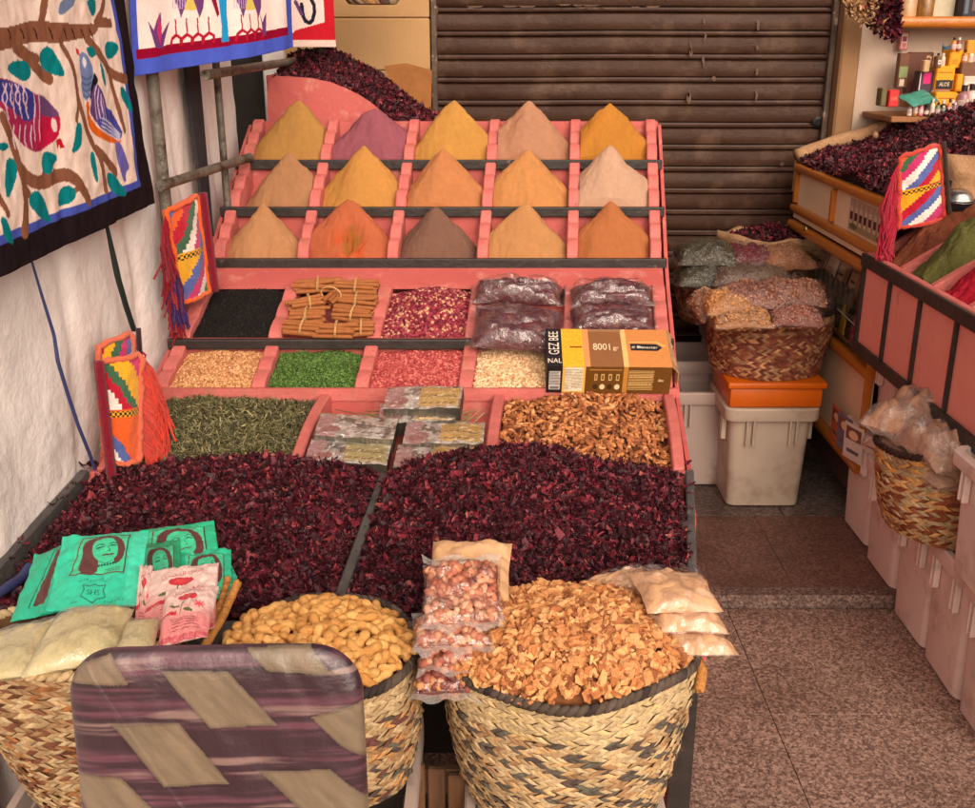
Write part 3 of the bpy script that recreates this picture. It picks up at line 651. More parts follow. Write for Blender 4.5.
# ---------------------------------------------------------------- hibiscus heaps
hib = mat('hibiscus_petal', island=[(0, lin(36, 10, 17)), (.4, lin(56, 15, 26)), (.74, lin(80, 21, 34)), (.91, lin(116, 34, 48)), (.98, lin(140, 54, 60)), (1, lin(176, 98, 90))], rough=.55, spec=.35)  # palest petal tones put highlights into the colour
hibbed = mat('hibiscus_bed', lin(30, 6, 14), rough=.95)
def hib0(s0, s1, cx, cy, amp, rx, ry, seed, lean=0):
    def h(S, Y):
        v = (Y-1.6)/.5; e = np.minimum(np.minimum(S-s0, s1-S)/.05, 1)
        return .592+.05*v+amp*np.exp(-(((S-cx)/rx)**2+((Y-cy)/ry)**2))+.012*fbm(S*7+seed, Y*7, 3)+.010*np.clip(e, 0, 1)
    return h
def hib_heap(s0, s1, h, n, label, y0=1.612, y1=2.112):
    f = Field(s0, s1, y0, y1, h, XL); m = MB(); f.mesh(m, 60, 60, floor=lambda Y: 0*Y+.56, mi=1)
    scat_petals(m, f, int(n*1.25), .0084, .65); o = m.build('hibiscus_heap', [hib, hibbed]); return tag(o, label, 'petal heap', 'heaps of dried hibiscus')
hib_heap(.004, SW*.491-.013, hib0(.0, SW*.491, .33, 2.03, .058, .26, .16, 2), 15500, 'dark red dried hibiscus heap behind the turquoise packets')
hib_heap(SW*.491+.013, SW-.022, hib0(SW*.491, SW, .93, 1.98, .100, .23, .19, 5), 16500, 'tallest dark red dried hibiscus heap, right of the grey divider')

# loose petals that have strayed onto the boards round the hibiscus table
m = MB(); n = 70; q = np.random.default_rng(9); yy = q.uniform(1.62, 2.16, n); ss = np.where(q.random(n) < .45, SW*.491+q.normal(size=n)*.012, np.where(q.random(n) < .5, SW+.006-.045*np.clip((2.1-yy)/.5, 0, 1)+q.normal(size=n)*.006, -.02+q.normal(size=n)*.006)); zz = .6135+.1*(yy-1.6)
for k in range(7):
    sl = slice(k*10, k*10+10); m.scatter(PETALS[k][0], PETALS[k][1], np.c_[XL(yy[sl])+ss[sl], yy[sl], zz[sl]+.003], rot_normal(np.tile([0, 0, 1.], (10, 1)), .3), q.uniform(.006, .012, 10))
tag(m.build('stray_petals', hib), 'stray hibiscus petals lying along the boards of the table', 'petals', kind='stuff')
# ================================================================ goods lying on the stall
def PT(ti, px, py, h=0.0):            # point on the slope of a tier, h above its lip line
    yf, zf, yb, zb = TIER[ti]; k = (zb-zf)/(yb-yf); r = ray(px, py)
    t = (zf+h-CH-k*yf)/(r[2]-k*r[1]); return CAMP+r*t
def tframe(ti, px, py, h, yaw=0, extra=0, roll=0):
    yf, zf, yb, zb = TIER[ti]; a = math.degrees(math.atan2(zb-zf, yb-yf))
    m = Matrix.Rotation(R(a+extra), 4, 'X') @ Matrix.Rotation(R(yaw), 4, 'Z') @ Matrix.Rotation(R(roll), 4, 'Y')
    m = np.array(m); m[:3, 3] = PT(ti, px, py, h); return m
# ---- cinnamon bundles
cinn = mat('cinnamon_bark', island=[(0, lin(112, 60, 28)), (.5, lin(148, 86, 42)), (1, lin(180, 116, 64))], rough=.7, bump=.4, bscale=120, var=.14, scale=90, stretch=(1, 1, 1), bdist=.003)
twine = mat('pale_twine', lin(200, 160, 104), rough=.9)
def quill(b, m, L, r):
    n = 26; th = np.linspace(0, 2*np.pi*1.6, n); rr = r*(1-.42*th/th.max()); x = np.linspace(-L/2, L/2, 4)
    ring = np.c_[rr*np.cos(th), rr*np.sin(th)]
    G = np.array([[(xx, p[0], p[1]) for p in ring] for xx in x]); b.grid(tf(m, G))
    ring2 = ring*.86; G2 = np.array([[(xx, p[0], p[1]) for p in ring2] for xx in x]); b.grid(tf(m, G2), flip=True)
    for k in (0, -1): b.grid(np.stack([tf(m, G[k]), tf(m, G2[k])]))
def cinnamon(px, py, h, yaw, roll, L, lab, seed, cnt=7, pitch=0):
    M_ = tframe(3, px, py, h, yaw, pitch, roll)
    t = thing('cinnamon_bundle', lab, 'cinnamon', M_[:3, 3], 'tied cinnamon bundles'); q = np.random.default_rng(seed)
    spots = [(-.019, .0), (-.006, .0), (.008, .0), (.020, .001), (-.012, .011), (.002, .012), (.014, .011), (-.004, .022), (.008, .021)][:cnt]
    for (y, z) in spots:
        b = MB(); m = M_ @ np.array(Matrix.Translation((q.normal()*.004, y, z)) @ Matrix.Rotation(q.normal()*.07, 4, 'Z') @ Matrix.Rotation(q.normal()*.03, 4, 'Y') @ Matrix.Rotation(q.uniform(0, 6), 4, 'X'))
        quill(b, m, L*q.uniform(.9, 1.06), .0072*q.uniform(.85, 1.1)); b.build('cinnamon_stick', cinn, t, smooth=True, auto=50)
    b = MB(); th = np.linspace(0, 2*np.pi, 20)
    for dx in (-.001, .002): b.tube(tf(M_, np.c_[np.full(20, dx)+.002*np.sin(th), .029*np.cos(th), .010+.019*np.sin(th)]), .0011, 5)
    b.build('string', twine, t)
for a in [(318, 287, .014, 4, 0, .125, 'cinnamon bundle lying along the back left of its compartment', 1), (356, 288, .014, -3, 0, .12, 'cinnamon bundle lying along the back right of its compartment', 2),
          (309, 305, .022, 16, 0, .10, 'cinnamon bundle tilted up to the right on the left side', 3), (356, 303, .018, -2, 0, .11, 'cinnamon bundle right of the upright one', 4),
          (353, 316, .020, -10, 0, .105, 'cinnamon bundle slanting down in the right middle', 5), (306, 318, .016, 0, 0, .095, 'cinnamon bundle tied with a loose bow on the left', 6),
          (303, 329, .016, -10, 0, .10, 'cinnamon bundle with crossed sticks at the front left', 7), (336, 332, .016, 0, 0, .10, 'cinnamon bundle at the front middle above the black rail', 8),
          (361, 330, .012, 4, 0, .07, 'short cinnamon bundle at the front right corner', 9), (331, 297, .030, 72, 12, .07, 'cinnamon bundle pointing its open ends at the viewer', 10, 3)]:
    cinnamon(*a)
# ---- plastic bags of dark petals
petalbag = mat('bagged_petals', lin(96, 44, 48), lin(62, 24, 30), 60, .4, .8, 70, coat=.5, stain=lin(146, 92, 88), sscale=90, stamt=(.56, .70), bdist=.006)
def filled_bag(name, lab, m, lx, ly, tz, inner, seed, wr=.005, group=None, filmm=None, cat='bag', flap=.012, n=18, tube_flat=.3):
    t = thing(name, lab, cat, m[:3, 3], group)
    b = MB(); T, B = pillow(m, lx, ly, tz, n, seed, wr, tube_flat); b.grid(T); b.grid(B, flip=True); b.build('contents', inner, t, smooth=True)
    m2 = m.copy(); b = MB(); T, B = pillow(m2, lx*1.03, ly*1.03, tz*1.05+.003, 22, seed+50, wr*1.3, tube_flat); b.grid(T); b.grid(B, flip=True)
    for sgn in (-1, 1):                               # sealed ends standing out as thin flaps
        u = np.linspace(-1, 1, 14); z = .004*fbm(u*3+seed, u*0+sgn, 2)
        a = np.c_[np.full(14, 0)+sgn*lx*.505, u*ly*.5, z]; c = np.c_[np.full(14, 0)+sgn*(lx*.5+flap), u*ly*.52, z*2+.002]
        b.grid(tf(m, np.stack([a, c])))
    b.build('plastic_film', filmm or film, t, smooth=True); return t
filled_bag('petal_bag', 'upper shiny bag of dark petals at the back left, above the big creased one', tframe(3, 518, 295, .035, -3, 0), .235, .085, .06, petalbag, 1)
filled_bag('petal_bag', 'big creased bag of dark petals hanging over the black rail', tframe(3, 516, 330, .034, -6, 6), .225, .155, .055, petalbag, 2)
filled_bag('petal_bag', 'upper shiny bag of dark petals at the back right of the row', tframe(3, 612, 297, .032, 2, 0), .22, .09, .055, petalbag, 3)
filled_bag('petal_bag', 'shiny bag of dark petals just behind the brown carton', tframe(3, 612, 322, .030, 0, 0), .215, .10, .055, petalbag, 4)
# ---- printed brown carton
def panel_grid(m, lx, ly, nx, ny, z=0, bulge=0):
    u = np.linspace(0, 1, nx); v = np.linspace(0, 1, ny); U, V = np.meshgrid(u, v, indexing='ij')
    Z = z+bulge*np.sin(np.pi*U)*np.sin(np.pi*V)
    return U, V, tf(m, np.stack([(U-.5)*lx, (V-.5)*ly, Z+0*U], -1))
printed = mat('printed_card', attr=True, rough=.55, spec=.35, var=.05, scale=60, bump=.12, bscale=90)
bx = thing('carton', 'brown and yellow printed carton with a black left end and torn right flap', 'carton', PT(2, 608, 392, 0))
BXL, BXD, BXH = .302, .152, .082
m0 = tframe(2, 607.5, 393, .002, -1.0, 0)              # origin at the middle of the front bottom edge, x along, y up the slope
O = lambda x, y, z: tf(m0, [[x, y, z]])[0]
kraft_d, kraft_m, kraft_l, yel, blk, wht = lin(104, 66, 20), lin(134, 88, 52), lin(196, 128, 70), lin(246, 170, 46), lin(30, 26, 30), lin(226, 214, 196)
def bar_lines(p, x0, x1, y0, y1, n, col, w, vert=False, seed=0):
    q = np.random.default_rng(seed)
    for k in range(n):
        t = (k+.5)/n
        if vert: a = x0+(x1-x0)*t; p.line([(a, y0+(y1-y0)*q.uniform(0, .12)), (a, y1-(y1-y0)*q.uniform(0, .25))], w, col)
        else: a = y0+(y1-y0)*t; p.line([(x0+(x1-x0)*q.uniform(0, .1), a), (x1-(x1-x0)*q.uniform(0, .3), a)], w, col)
# top face: x -> U, up the slope -> V
mt = m0 @ np.array(Matrix.Translation((0, BXD/2, BXH)))
U, V, G = panel_grid(mt, BXL, BXD, 300, 150, 0, .002); p = Paint(U, V, kraft_m)
p.rect(0, 0, .125, 1, blk); p.rect(.125, 0, .31, 1, yel); p.rect(.295, 0, .345, 1, lin(214, 140, 86)); p.rect(.63, 0, 1, 1, kraft_l); p.rect(.615, 0, .655, 1, lin(226, 176, 112)); p.rect(.345, .93, .62, 1, lin(150, 110, 80))
for k in range(420): p.ell(rng.uniform(.14, .285), rng.uniform(.04, .96), .003, .006, lin(212, 130, 24))
p.rect(.19, .48, .29, .52, lin(120, 62, 14))
mm = (BXL, BXD); p.text('BEE', .065, .80, .034, wht, 90, 1, .75, mm); p.text('GEZ', .065, .46, .036, wht, 90, 1, .72, mm); p.text('NAL', .062, .14, .026, wht, 0, 1, .7, mm)
p.text('8001', .455, .50, .038, lin(232, 206, 170), 0, 1, .62, mm); p.text('gr', .565, .48, .022, lin(232, 206, 170), 0, 1, .8, mm)
p.poly([(.685, .42), (.685, .60), (.90, .60), (.945, .51), (.90, .42)], blk); p.line([(.68, .64), (.90, .655), (.965, .55)], .02, lin(226, 176, 112)); p.text('# Illuvester', .80, .51, .0155, wht, 0, 1, .9, mm)
b = MB(); b.grid(G, p.C)
mf = m0 @ np.array(Matrix.Translation((0, 0, BXH/2)) @ Matrix.Rotation(R(90), 4, 'X'))
U, V, G = panel_grid(mf, BXL, BXH, 300, 90); p = Paint(U, V, kraft_d)
p.rect(0, 0, .125, 1, blk); p.rect(.02, .12, .11, .82, lin(196, 190, 184)); bar_lines(p, .025, .105, .3, .8, 9, blk, .022, False, 3); p.rect(.03, .14, .10, .24, lin(120, 116, 112))
p.rect(.125, 0, .31, 1, lin(226, 178, 84)); p.rect(.145, .06, .29, .96, lin(232, 220, 190))
for k in range(5): bar_lines(p, .15+.028*k, .17+.028*k, .1+.02*k, .9, 14, lin(110, 104, 96), .018, False, 10+k)
p.rect(.615, 0, .65, 1, lin(190, 132, 58)); p.rect(.34, .86, .60, .90, lin(170, 120, 60))
for k, cx in enumerate((.395, .45, .51, .57)):
    p.ell(cx, .24, .022, .10, lin(226, 206, 160) if k % 2 else lin(60, 40, 16)); p.rect(cx-.012, .48, cx+.012, .72, lin(206, 170, 110)); p.rect(cx-.006, .52, cx+.006, .68, kraft_d)
for k in range(6): bar_lines(p, .665+.032*k, .69+.032*k, .12, .88, 13, lin(216, 178, 112), .026, False, 30+k)
p.text('iiles', .92, .5, .012, lin(236, 220, 180), 0, 1, .8, (BXL, BXH))
b.grid(G, p.C)
# ends, back and bottom
for (xa, dx) in ((-BXL/2, -1), (BXL/2, 1)):
    c = blk if dx < 0 else lin(176, 118, 66); b.add([O(xa, 0, 0), O(xa, BXD, 0), O(xa, BXD, BXH), O(xa, 0, BXH)], [[0, 1, 2, 3]], c)
b.add([O(-BXL/2, BXD, 0), O(BXL/2, BXD, 0), O(BXL/2, BXD, BXH), O(-BXL/2, BXD, BXH)], [[0, 1, 2, 3]], kraft_m); b.add([O(-BXL/2, 0, 0), O(BXL/2, 0, 0), O(BXL/2, BXD, 0), O(-BXL/2, BXD, 0)], [[0, 1, 2, 3]], kraft_m)
b.build('printed_box', printed, bx)
b = MB(); q = np.linspace(0, 1, 16); jag = .006+.008*np.abs(vn(q*9, q*0+3)); a = np.array([O(BXL/2+.001, BXD*t, BXH+.0015) for t in q]); c = np.array([O(BXL/2+.004+j, BXD*t, BXH-.006-.8*j) for t, j in zip(q, jag)]); d_ = np.array([O(BXL/2+.010+.5*j, BXD*t, BXH*.35) for t, j in zip(q, jag)])
b.grid(np.stack([a, c, d_])); fo = b.build('torn_flap', mat('torn_card', lin(196, 160, 122), lin(140, 96, 62), 60, .85), bx); so = fo.modifiers.new('thick', 'SOLIDIFY'); so.thickness = .002
# ---- foil wrapped packs
foil = mat('printed_foil', attr=True, metal=.45, rough=.28, bump=.8, bscale=40, bdist=.007, spec=.7, coat=1)
def foil_pack(lab, px, py, h, yaw, roll, pitch, seed, lx=.178, ly=.088, tz=.036, yellow=1):
    m = tframe(1, px, py, h, yaw, pitch, roll); t = thing('foil_pack', lab, 'packet', m[:3, 3], 'foil wrapped packs')
    q = np.random.default_rng(seed); U, V, G = panel_grid(m @ np.array(Matrix.Translation((0, 0, tz))), lx, ly, 90, 46, 0, .004); n_ = fbm(U*7+seed, V*5, 4)
    G[..., 2] += .0020*n_; p = Paint(U, V, lin(184, 174, 164)); n3 = fbm(U*9+seed, V*5+3, 3); p._set(n3 > .25, lin(222, 214, 206)); p._set(n3 < -.45, lin(110, 98, 86)); p._set(vn(U*17+seed, V*8) > .68, lin(190, 140, 124)); p._set(vn(U*24, V*11+seed) > .62, lin(232, 226, 220))  # pale patches are foil highlights painted into the colour
    p.poly([(.0, 0), (.30, 0), (.18, .5), (.25, 1), (0, 1)], lin(196, 150, 150), 1); p.poly([(.05, .1), (.34, .2), (.28, .5), (.08, .4)], lin(170, 110, 104), 2)
    if yellow: p.rect(.45, .10, .97, .92, lin(226, 184, 100) if yellow == 1 else lin(200, 184, 116)); p._set((vn(U*20+seed, V*9) > .6) & (U > .5), lin(226, 200, 150))
    p.text('ﻢﻳﺮﻛ ﺔﻴﺴﻤﺷ', .70, .54, .017, lin(70, 40, 20), 0, 1, 1, (lx, ly))
    for k in range(5): p.line([(.5+.09*k, .2), (.55+.09*k, .25)], .03, lin(110, 80, 40))
    b = MB(); b.grid(G, p.C); z0 = -.0; L_, D_ = lx/2, ly/2; edge = lin(84, 78, 68)
    bot = tf(m, [(-L_, -D_, 0), (L_, -D_, 0), (L_, D_, 0), (-L_, D_, 0)])
    def side(top, c0, c1):
        k = len(top); s_ = np.linspace(0, 1, k)[:, None]; bl = c0*(1-s_)+c1*s_; mid = (top+bl)/2+.0006*rng.normal(size=top.shape); b.grid(np.stack([top, mid, bl]), edge)
    side(G[:, 0], bot[0], bot[1]); side(G[:, -1], bot[3], bot[2]); side(G[0], bot[0], bot[3]); side(G[-1], bot[1], bot[2]); b.add(bot, [[3, 2, 1, 0]], edge)
    b.build('foil_wrap', foil, t, smooth=True, auto=40)
    b = MB(); nz = .0035*np.abs(fbm(U*8+seed, V*6+2, 3))+.0015; G2 = G.copy(); G2[..., 2] += nz; b.grid(G2); b.build('cellophane', film_mat('cellophane', fac=.10, rough=.10, bump=1, bscale=70), t, smooth=True)
foil_pack('silver foil pack standing highest against the pink back board', 425, 410, .028, -4, -4, 6, 1)
foil_pack('silver brown foil pack second from the left divider, upper one', 357, 440, .012, -3, 2, 2, 2, yellow=0)
foil_pack('foil pack with a yellowish green label behind the left hibiscus heap', 349, 466, -.004, -2, 2, 0, 3, yellow=2)
foil_pack('silver foil pack with a yellow label on the right, under the highest one', 445, 446, .006, -3, -1, 2, 4)
foil_pack('foil pack with a small yellow label half covered by the right hibiscus heap', 437, 470, -.006, -3, -2, 0, 5)
foil_pack('foil pack lying under the highest one, hidden but for its edge', 418, 426, -.004, 2, 0, 0, 6)
hs = MB(); q = np.random.default_rng(4)
for k in range(70):
    a = PT(1, q.uniform(322, 400), q.uniform(412, 425), -.005+q.uniform(0, .012)); dirv = np.array([.09*q.uniform(.6, 1.2), -.015+.02*q.normal(), -.004+.006*q.normal()])
    if k > 45: a = PT(1, q.uniform(455, 478), q.uniform(412, 430), -.01+q.uniform(0, .015)); dirv = np.array([.03*q.uniform(.6, 1.2), .04*q.uniform(.5, 1), .012*q.normal()+.01])
    hs.tube(np.array([a-dirv/2, a+[0, 0, .002], a+dirv/2]), .0012, 4)
tag(hs.build('dried_stalks', mat('dried_stalk', island=[(0, lin(96, 90, 52)), (1, lin(160, 150, 100))], rough=.85)), 'loose greenish dried stalks under the foil packs', 'herb', kind='stuff')
# ================================================================ hibiscus bin at the back
YB = 3.53
prof = [(268, 128), (267, 95), (269, 80), (276, 76), (290, 76.5), (310, 78), (330, 82), (345, 88), (358, 94.5), (370, 102), (382, 112), (392, 121), (400, 128)]
pp = [PY(x, y, YB) for x, y in prof]; b = MB(); n = len(pp)
V = [(p[0], YB, p[2]) for p in pp]+[(p[0], YB+.018, p[2]) for p in pp]; b.add(V, [list(range(n))[::-1], list(range(n, 2*n))]+[[i, (i+1) % n, n+(i+1) % n, n+i] for i in range(n)])
hb = thing('hibiscus_bin', 'pink bin with a curved front board behind the top spice row', 'bin', (pp[0][0], YB, ZF))
b.build('front_panel', pink, hb)
xl_, xr_ = pp[0][0], PY(446, 120, YB)[0]; zb0 = pp[0][2]
b = MB(); b.boxab((xl_, YB+.02, .6), (xl_+.02, YB+.5, pp[2][2]+.015)); b.build('side_panel', pink, hb)
b = MB(); b.add(*(lambda pts: ([(xr_-.005, y, z) for y, z in pts]+[(xr_+.012, y, z) for y, z in pts], [[0, 1, 2, 3], [7, 6, 5, 4], [0, 4, 5, 1], [1, 5, 6, 2], [2, 6, 7, 3], [3, 7, 4, 0]]))([(YB+.02, .6), (YB+.5, .6), (YB+.5, PY(436, 104, YB+.4)[2]), (YB+.02, zb0-.05)])); b.build('side_panel', pink, hb)
b = MB(); b.boxab((xl_, YB+.02, .6), (xr_-.006, YB+.5, zb0-.1)); b.boxab((xl_+.03, YB+.02, ZF), (xl_+.07, YB+.07, .6)); b.boxab((xr_-.07, YB+.40, ZF), (xr_-.03, YB+.45, .6)); b.build('base', blackwood, hb)
fx = np.array([xl_, *[PY(x, y, YB)[0] for x, y in prof[2:12]], xr_]); fz = np.array([PY(268, 80, YB)[2], *[PY(x, y, YB)[2] for x, y in prof[2:12]], PY(446, 126, YB)[2]])
bp = [PY(x, y, YB+.33) for x, y in [(276, 66), (284, 54), (300, 47), (325, 44), (345, 50), (360, 58), (376, 67), (392, 80), (408, 93), (424, 105), (446, 118)]]
bxs = np.array([q[0] for q in bp]); bzs = np.array([q[2] for q in bp])
def hbh(S, Y):
    v = np.clip((Y-YB-.02)/.31, 0, 1); return np.interp(S, fx, fz)*(1-v)+np.interp(S, bxs, bzs)*v-.012+.010*fbm(S*11, Y*11, 3)-.10*np.clip((Y-YB-.33)/.15, 0, 1)
f = Field(xl_+.022, xr_-.006, YB+.02, YB+.48, hbh); m = MB(); f.mesh(m, 60, 40, floor=lambda Y: 0*Y+zb0-.099, mi=1); scat_petals(m, f, 9000, .0095, .65)
tag(m.build('hibiscus_heap', [hib, hibbed]), 'dark red dried hibiscus heap in the curved pink bin at the back', 'petal heap', 'heaps of dried hibiscus')
cb = MB(); cq = [PY(384, 66, 4.02), PY(406, 63, 4.03), PY(432, 70, 4.06), PY(431, 112, 3.97), PY(404, 112, 3.96)]
cq = [np.array(q) for q in cq]; cb.add(cq+[q+[0, .006, 0] for q in cq], [[4, 3, 2, 1, 0], [5, 6, 7, 8, 9]]+[[i, (i+1) % 5, 5+(i+1) % 5, 5+i] for i in range(5)])
tag(cb.build('cardboard_sheet', mat('cardboard', lin(150, 96, 48), lin(128, 80, 38), 12, .85, .3, 40)), 'sheet of brown cardboard stuck behind the rear hibiscus heap', 'cardboard')
# ================================================================ hanging textiles
cloth = mat('applique_cloth', attr=True, rough=.92, var=.06, scale=40, bump=.5, bscale=230, spec=.06, bdist=.003)
cream, teal, branch, bblue, bblack = lin(240, 216, 202), lin(8, 128, 134), lin(136, 88, 66), lin(72, 88, 180), lin(34, 24, 28)
OFF = .05
def WY(px, py): q = PW(px, py, OFF); return q[1], q[2]
def wl(pts): return [WY(*q) for q in pts]
yr, zr0 = WY(155, 203); yr2, zr2 = WY(125, 0); zbt = zr0-.002
Z1 = 2.05; Y0 = 1.35
U, V = np.meshgrid(np.linspace(Y0, yr+.01, 560), np.linspace(zbt-.01, Z1, 380), indexing='ij')
def wpx(Y_, Z_):          # helper used to keep the hem straight: nothing but linear geometry
    return Y_, Z_
# hem quad: bottom edge from (0,275) to (155,203), right edge (155,203) to (125,0)
yb0, zb0_ = WY(0, 276); kb = (zr0-zb0_)/(yr-yb0); kr = (yr2-yr)/(zr2-zr0)
t_ = np.linspace(0, 1, 380); s_ = np.linspace(0, 1, 560); S_, T_ = np.meshgrid(s_, t_, indexing='ij')
V = (zr0+kb*(Y0-yr)*(1-S_))*(1-T_)+Z1*T_; U = Y0+(yr+kr*(V-zr0)-Y0)*S_
p = Paint(U, V, cream)
uin, vin = np.zeros((1,)), 0
hor = lambda d: [(Y0, zr0+kb*(Y0-yr)+d), (yr+kr*d-d*0, zr0+d)]
dist_b = V-(zr0+kb*(U-yr)); dist_r = (yr+kr*(V-zr0))-U
bw_ = WY(155, 203)[1]-WY(155, 222)[1]
p._set((dist_b < .068) | (dist_r < .092), bblue); p._set((dist_b < .052) | (dist_r < .072), bblack)
leaf = lambda pts: p.poly(wl(pts), teal, 1)
br = lambda pts, w: p.line(wl(pts), w, branch, 1)
# branches
p.poly(wl([(-14, 28), (10, 27), (30, 20), (52, 22), (75, 24), (92, 23), (95, 28), (88, 36), (70, 40), (52, 44), (40, 41), (22, 44), (4, 50), (-14, 50)]), branch, 1)
br([(40, 22), (44, 0), (46, -20)], .020); br([(92, 24), (96, 18), (101, 0)], .018); br([(94, 22), (107, 23)], .020)
br([(82, 38), (95, 54), (105, 70), (114, 77), (124, 79)], .022); br([(105, 68), (112, 95), (118, 115), (122, 130)], .016); br([(58, 44), (66, 60), (72, 85), (74, 105)], .017); br([(74, 100), (72, 120)], .012)
br([(74, 100), (80, 122), (90, 145), (98, 160), (104, 190)], .018); br([(94, 150), (104, 160), (115, 172)], .022); br([(14, 46), (28, 56), (38, 70), (49, 78)], .026); br([(26, 54), (38, 58)], .016)
br([(0, 118), (10, 142), (18, 170), (24, 190), (22, 232)], .024); br([(20, 170), (28, 180), (40, 184), (60, 174), (70, 176), (78, 188), (85, 200)], .026); br([(40, 182), (45, 170)], .014); br([(72, 190), (77, 186)], .012); br([(22, 186), (28, 194)], .016)
br([(-8, 190), (4, 214)], .014)
for x in (6, 20, 34, 47, 60, 68, 77, 85): p.line(wl([(x, 28+abs(x-45)*.05), (x+2, 33), (x+3, 38)]), .005, lin(64, 36, 26), 1)
for L_ in ([(4, 67), (14, 60), (26, 60), (32, 68), (31, 78), (24, 82), (12, 76)], [(39, 58), (42, 47), (48, 46), (54, 56), (62, 76), (55, 76), (44, 70)], [(81, 48), (87, 45), (91, 52), (90, 57), (85, 57)], [(101, 44), (106, 40), (116, 46), (111, 57), (105, 60), (101, 54)],
           [(81, 0), (91, -3), (93, 12), (89, 17), (84, 8)], [(94, 59), (98, 66), (104, 88), (99, 82)], [(115, 87), (120, 86), (126, 97), (133, 115), (122, 106)], [(42, 153), (50, 151), (60, 157), (52, 170), (46, 175), (41, 170)], [(71, 124), (76, 122), (78, 135), (76, 148), (68, 155), (70, 140)],
           [(87, 153), (90, 150), (93, 165), (94, 185), (91, 178), (87, 162)], [(105, 174), (109, 171), (120, 182), (128, 196), (116, 196), (106, 186)], [(60, 190), (66, 184), (73, 190), (72, 200), (64, 206), (58, 206)], [(28, 196), (34, 189), (42, 196), (50, 216), (52, 223), (38, 218), (28, 206)],
           [(3, 160), (10, 157), (15, 166), (12, 185), (2, 202), (1, 180)], [(-4, 142), (3, 142), (7, 147), (2, 151), (-6, 150)], [(-4, 215), (4, 220), (13, 246), (0, 240)], [(-40, 60), (-26, 52), (-20, 66), (-34, 72)], [(-60, 120), (-48, 112), (-44, 130), (-58, 134)]): leaf(L_)
# upper blue bird (tail tip), pink and blue bird, long blue bird
p.poly(wl([(57, 0), (73, -4), (70, 5), (58, 16), (55, 12)]), lin(112, 128, 160), 1)
p.poly(wl([(-30, 76), (0, 78), (14, 82), (30, 92), (46, 98), (58, 112), (60, 124), (58, 138), (48, 146), (36, 154), (22, 146), (10, 132), (2, 110), (-14, 100)]), lin(166, 42, 84), 2)
p.poly(wl([(-30, 76), (0, 79), (16, 84), (34, 92), (36, 108), (30, 122), (20, 120), (8, 108), (-4, 100), (-20, 96)]), lin(62, 62, 140), 2)
p.poly(wl([(36, 93), (47, 98), (58, 112), (58, 117), (40, 116), (38, 104)]), lin(110, 72, 120), 1); p.poly(wl([(36, 117), (59, 117), (60, 126), (58, 138), (47, 146), (37, 152)]), lin(202, 28, 74), 1)
p.ell(*WY(54.5, 125), .011, .013, lin(240, 220, 214)); p.poly(wl([(56, 140), (60, 138), (63, 147), (60, 149), (59, 144), (58, 149)]), lin(190, 24, 44))
wl_line = lambda pts, c=lin(220, 190, 210), w=.0042: p.line(wl(pts), w, c, 1)
for x in (2, 9, 16, 23): wl_line([(x-3, 84), (x+2, 96), (x, 106), (x+4, 118)]); wl_line([(x+1, 84), (x-4, 98), (x+2, 108)])
for x in (33, 38): wl_line([(x, 94), (x+1, 110), (x-1, 126), (x+1, 140)])
for x in (12, 18, 24, 30): wl_line([(x, 126), (x-1, 138), (x+1, 148)])
p.poly(wl([(72, 47), (75, 50), (76, 56), (73, 54)]), lin(206, 36, 60)); p.poly(wl([(75, 54), (80, 51), (88, 64), (90, 76), (87, 95), (83, 101), (79, 96), (76, 74)]), lin(120, 138, 186), 1)
p.poly(wl([(90, 72), (94, 80), (90, 94), (86, 102), (88, 88)]), lin(30, 24, 34)); p.poly(wl([(92, 80), (101, 96), (104, 110), (97, 122), (92, 122), (86, 112), (88, 98)]), lin(104, 70, 128), 1)
p.poly(wl([(101, 106), (112, 112), (122, 138), (112, 138), (98, 130), (93, 122), (98, 116)]), lin(74, 74, 156), 1); p.poly(wl([(82, 99), (86, 104), (86, 116), (96, 130), (110, 137), (120, 139), (118, 144), (104, 142), (90, 134), (84, 122)]), lin(222, 104, 28), 1)
p.poly(wl([(113, 142), (119, 142), (124, 156), (129, 168), (125, 172), (126, 184), (122, 178), (117, 160)]), lin(108, 100, 178), 1); p.ell(*WY(80, 62), .008, .010, lin(230, 230, 236))
for k in range(4): wl_line([(93+2*k, 84+5*k), (91+3*k, 100+3*k), (94+3*k, 118)], lin(210, 190, 220))
for k in range(4): wl_line([(98, 118+4*k), (108, 122+4*k), (118, 134+2*k)], lin(200, 200, 230))
for k in range(4): wl_line([(77+k, 76+6*k), (83, 80+6*k), (88, 76+6*k)], lin(90, 104, 150))
wx = .007*vn(U*5, V*2)+.003*vn(U*14, V*3)+.0025*fbm(U*30, V*22, 2)
G = np.stack([WA+WB*U+OFF+wx, U, V], -1); b = MB(); b.grid(G, p.C); o = b.build('bird_textile', cloth, smooth=True); so = o.modifiers.new('thick', 'SOLIDIFY'); so.thickness = .004; so.offset = 0
tag(o, 'large cream appliqué hanging with birds, teal leaves and a black border', 'textile', 'appliqué hangings')
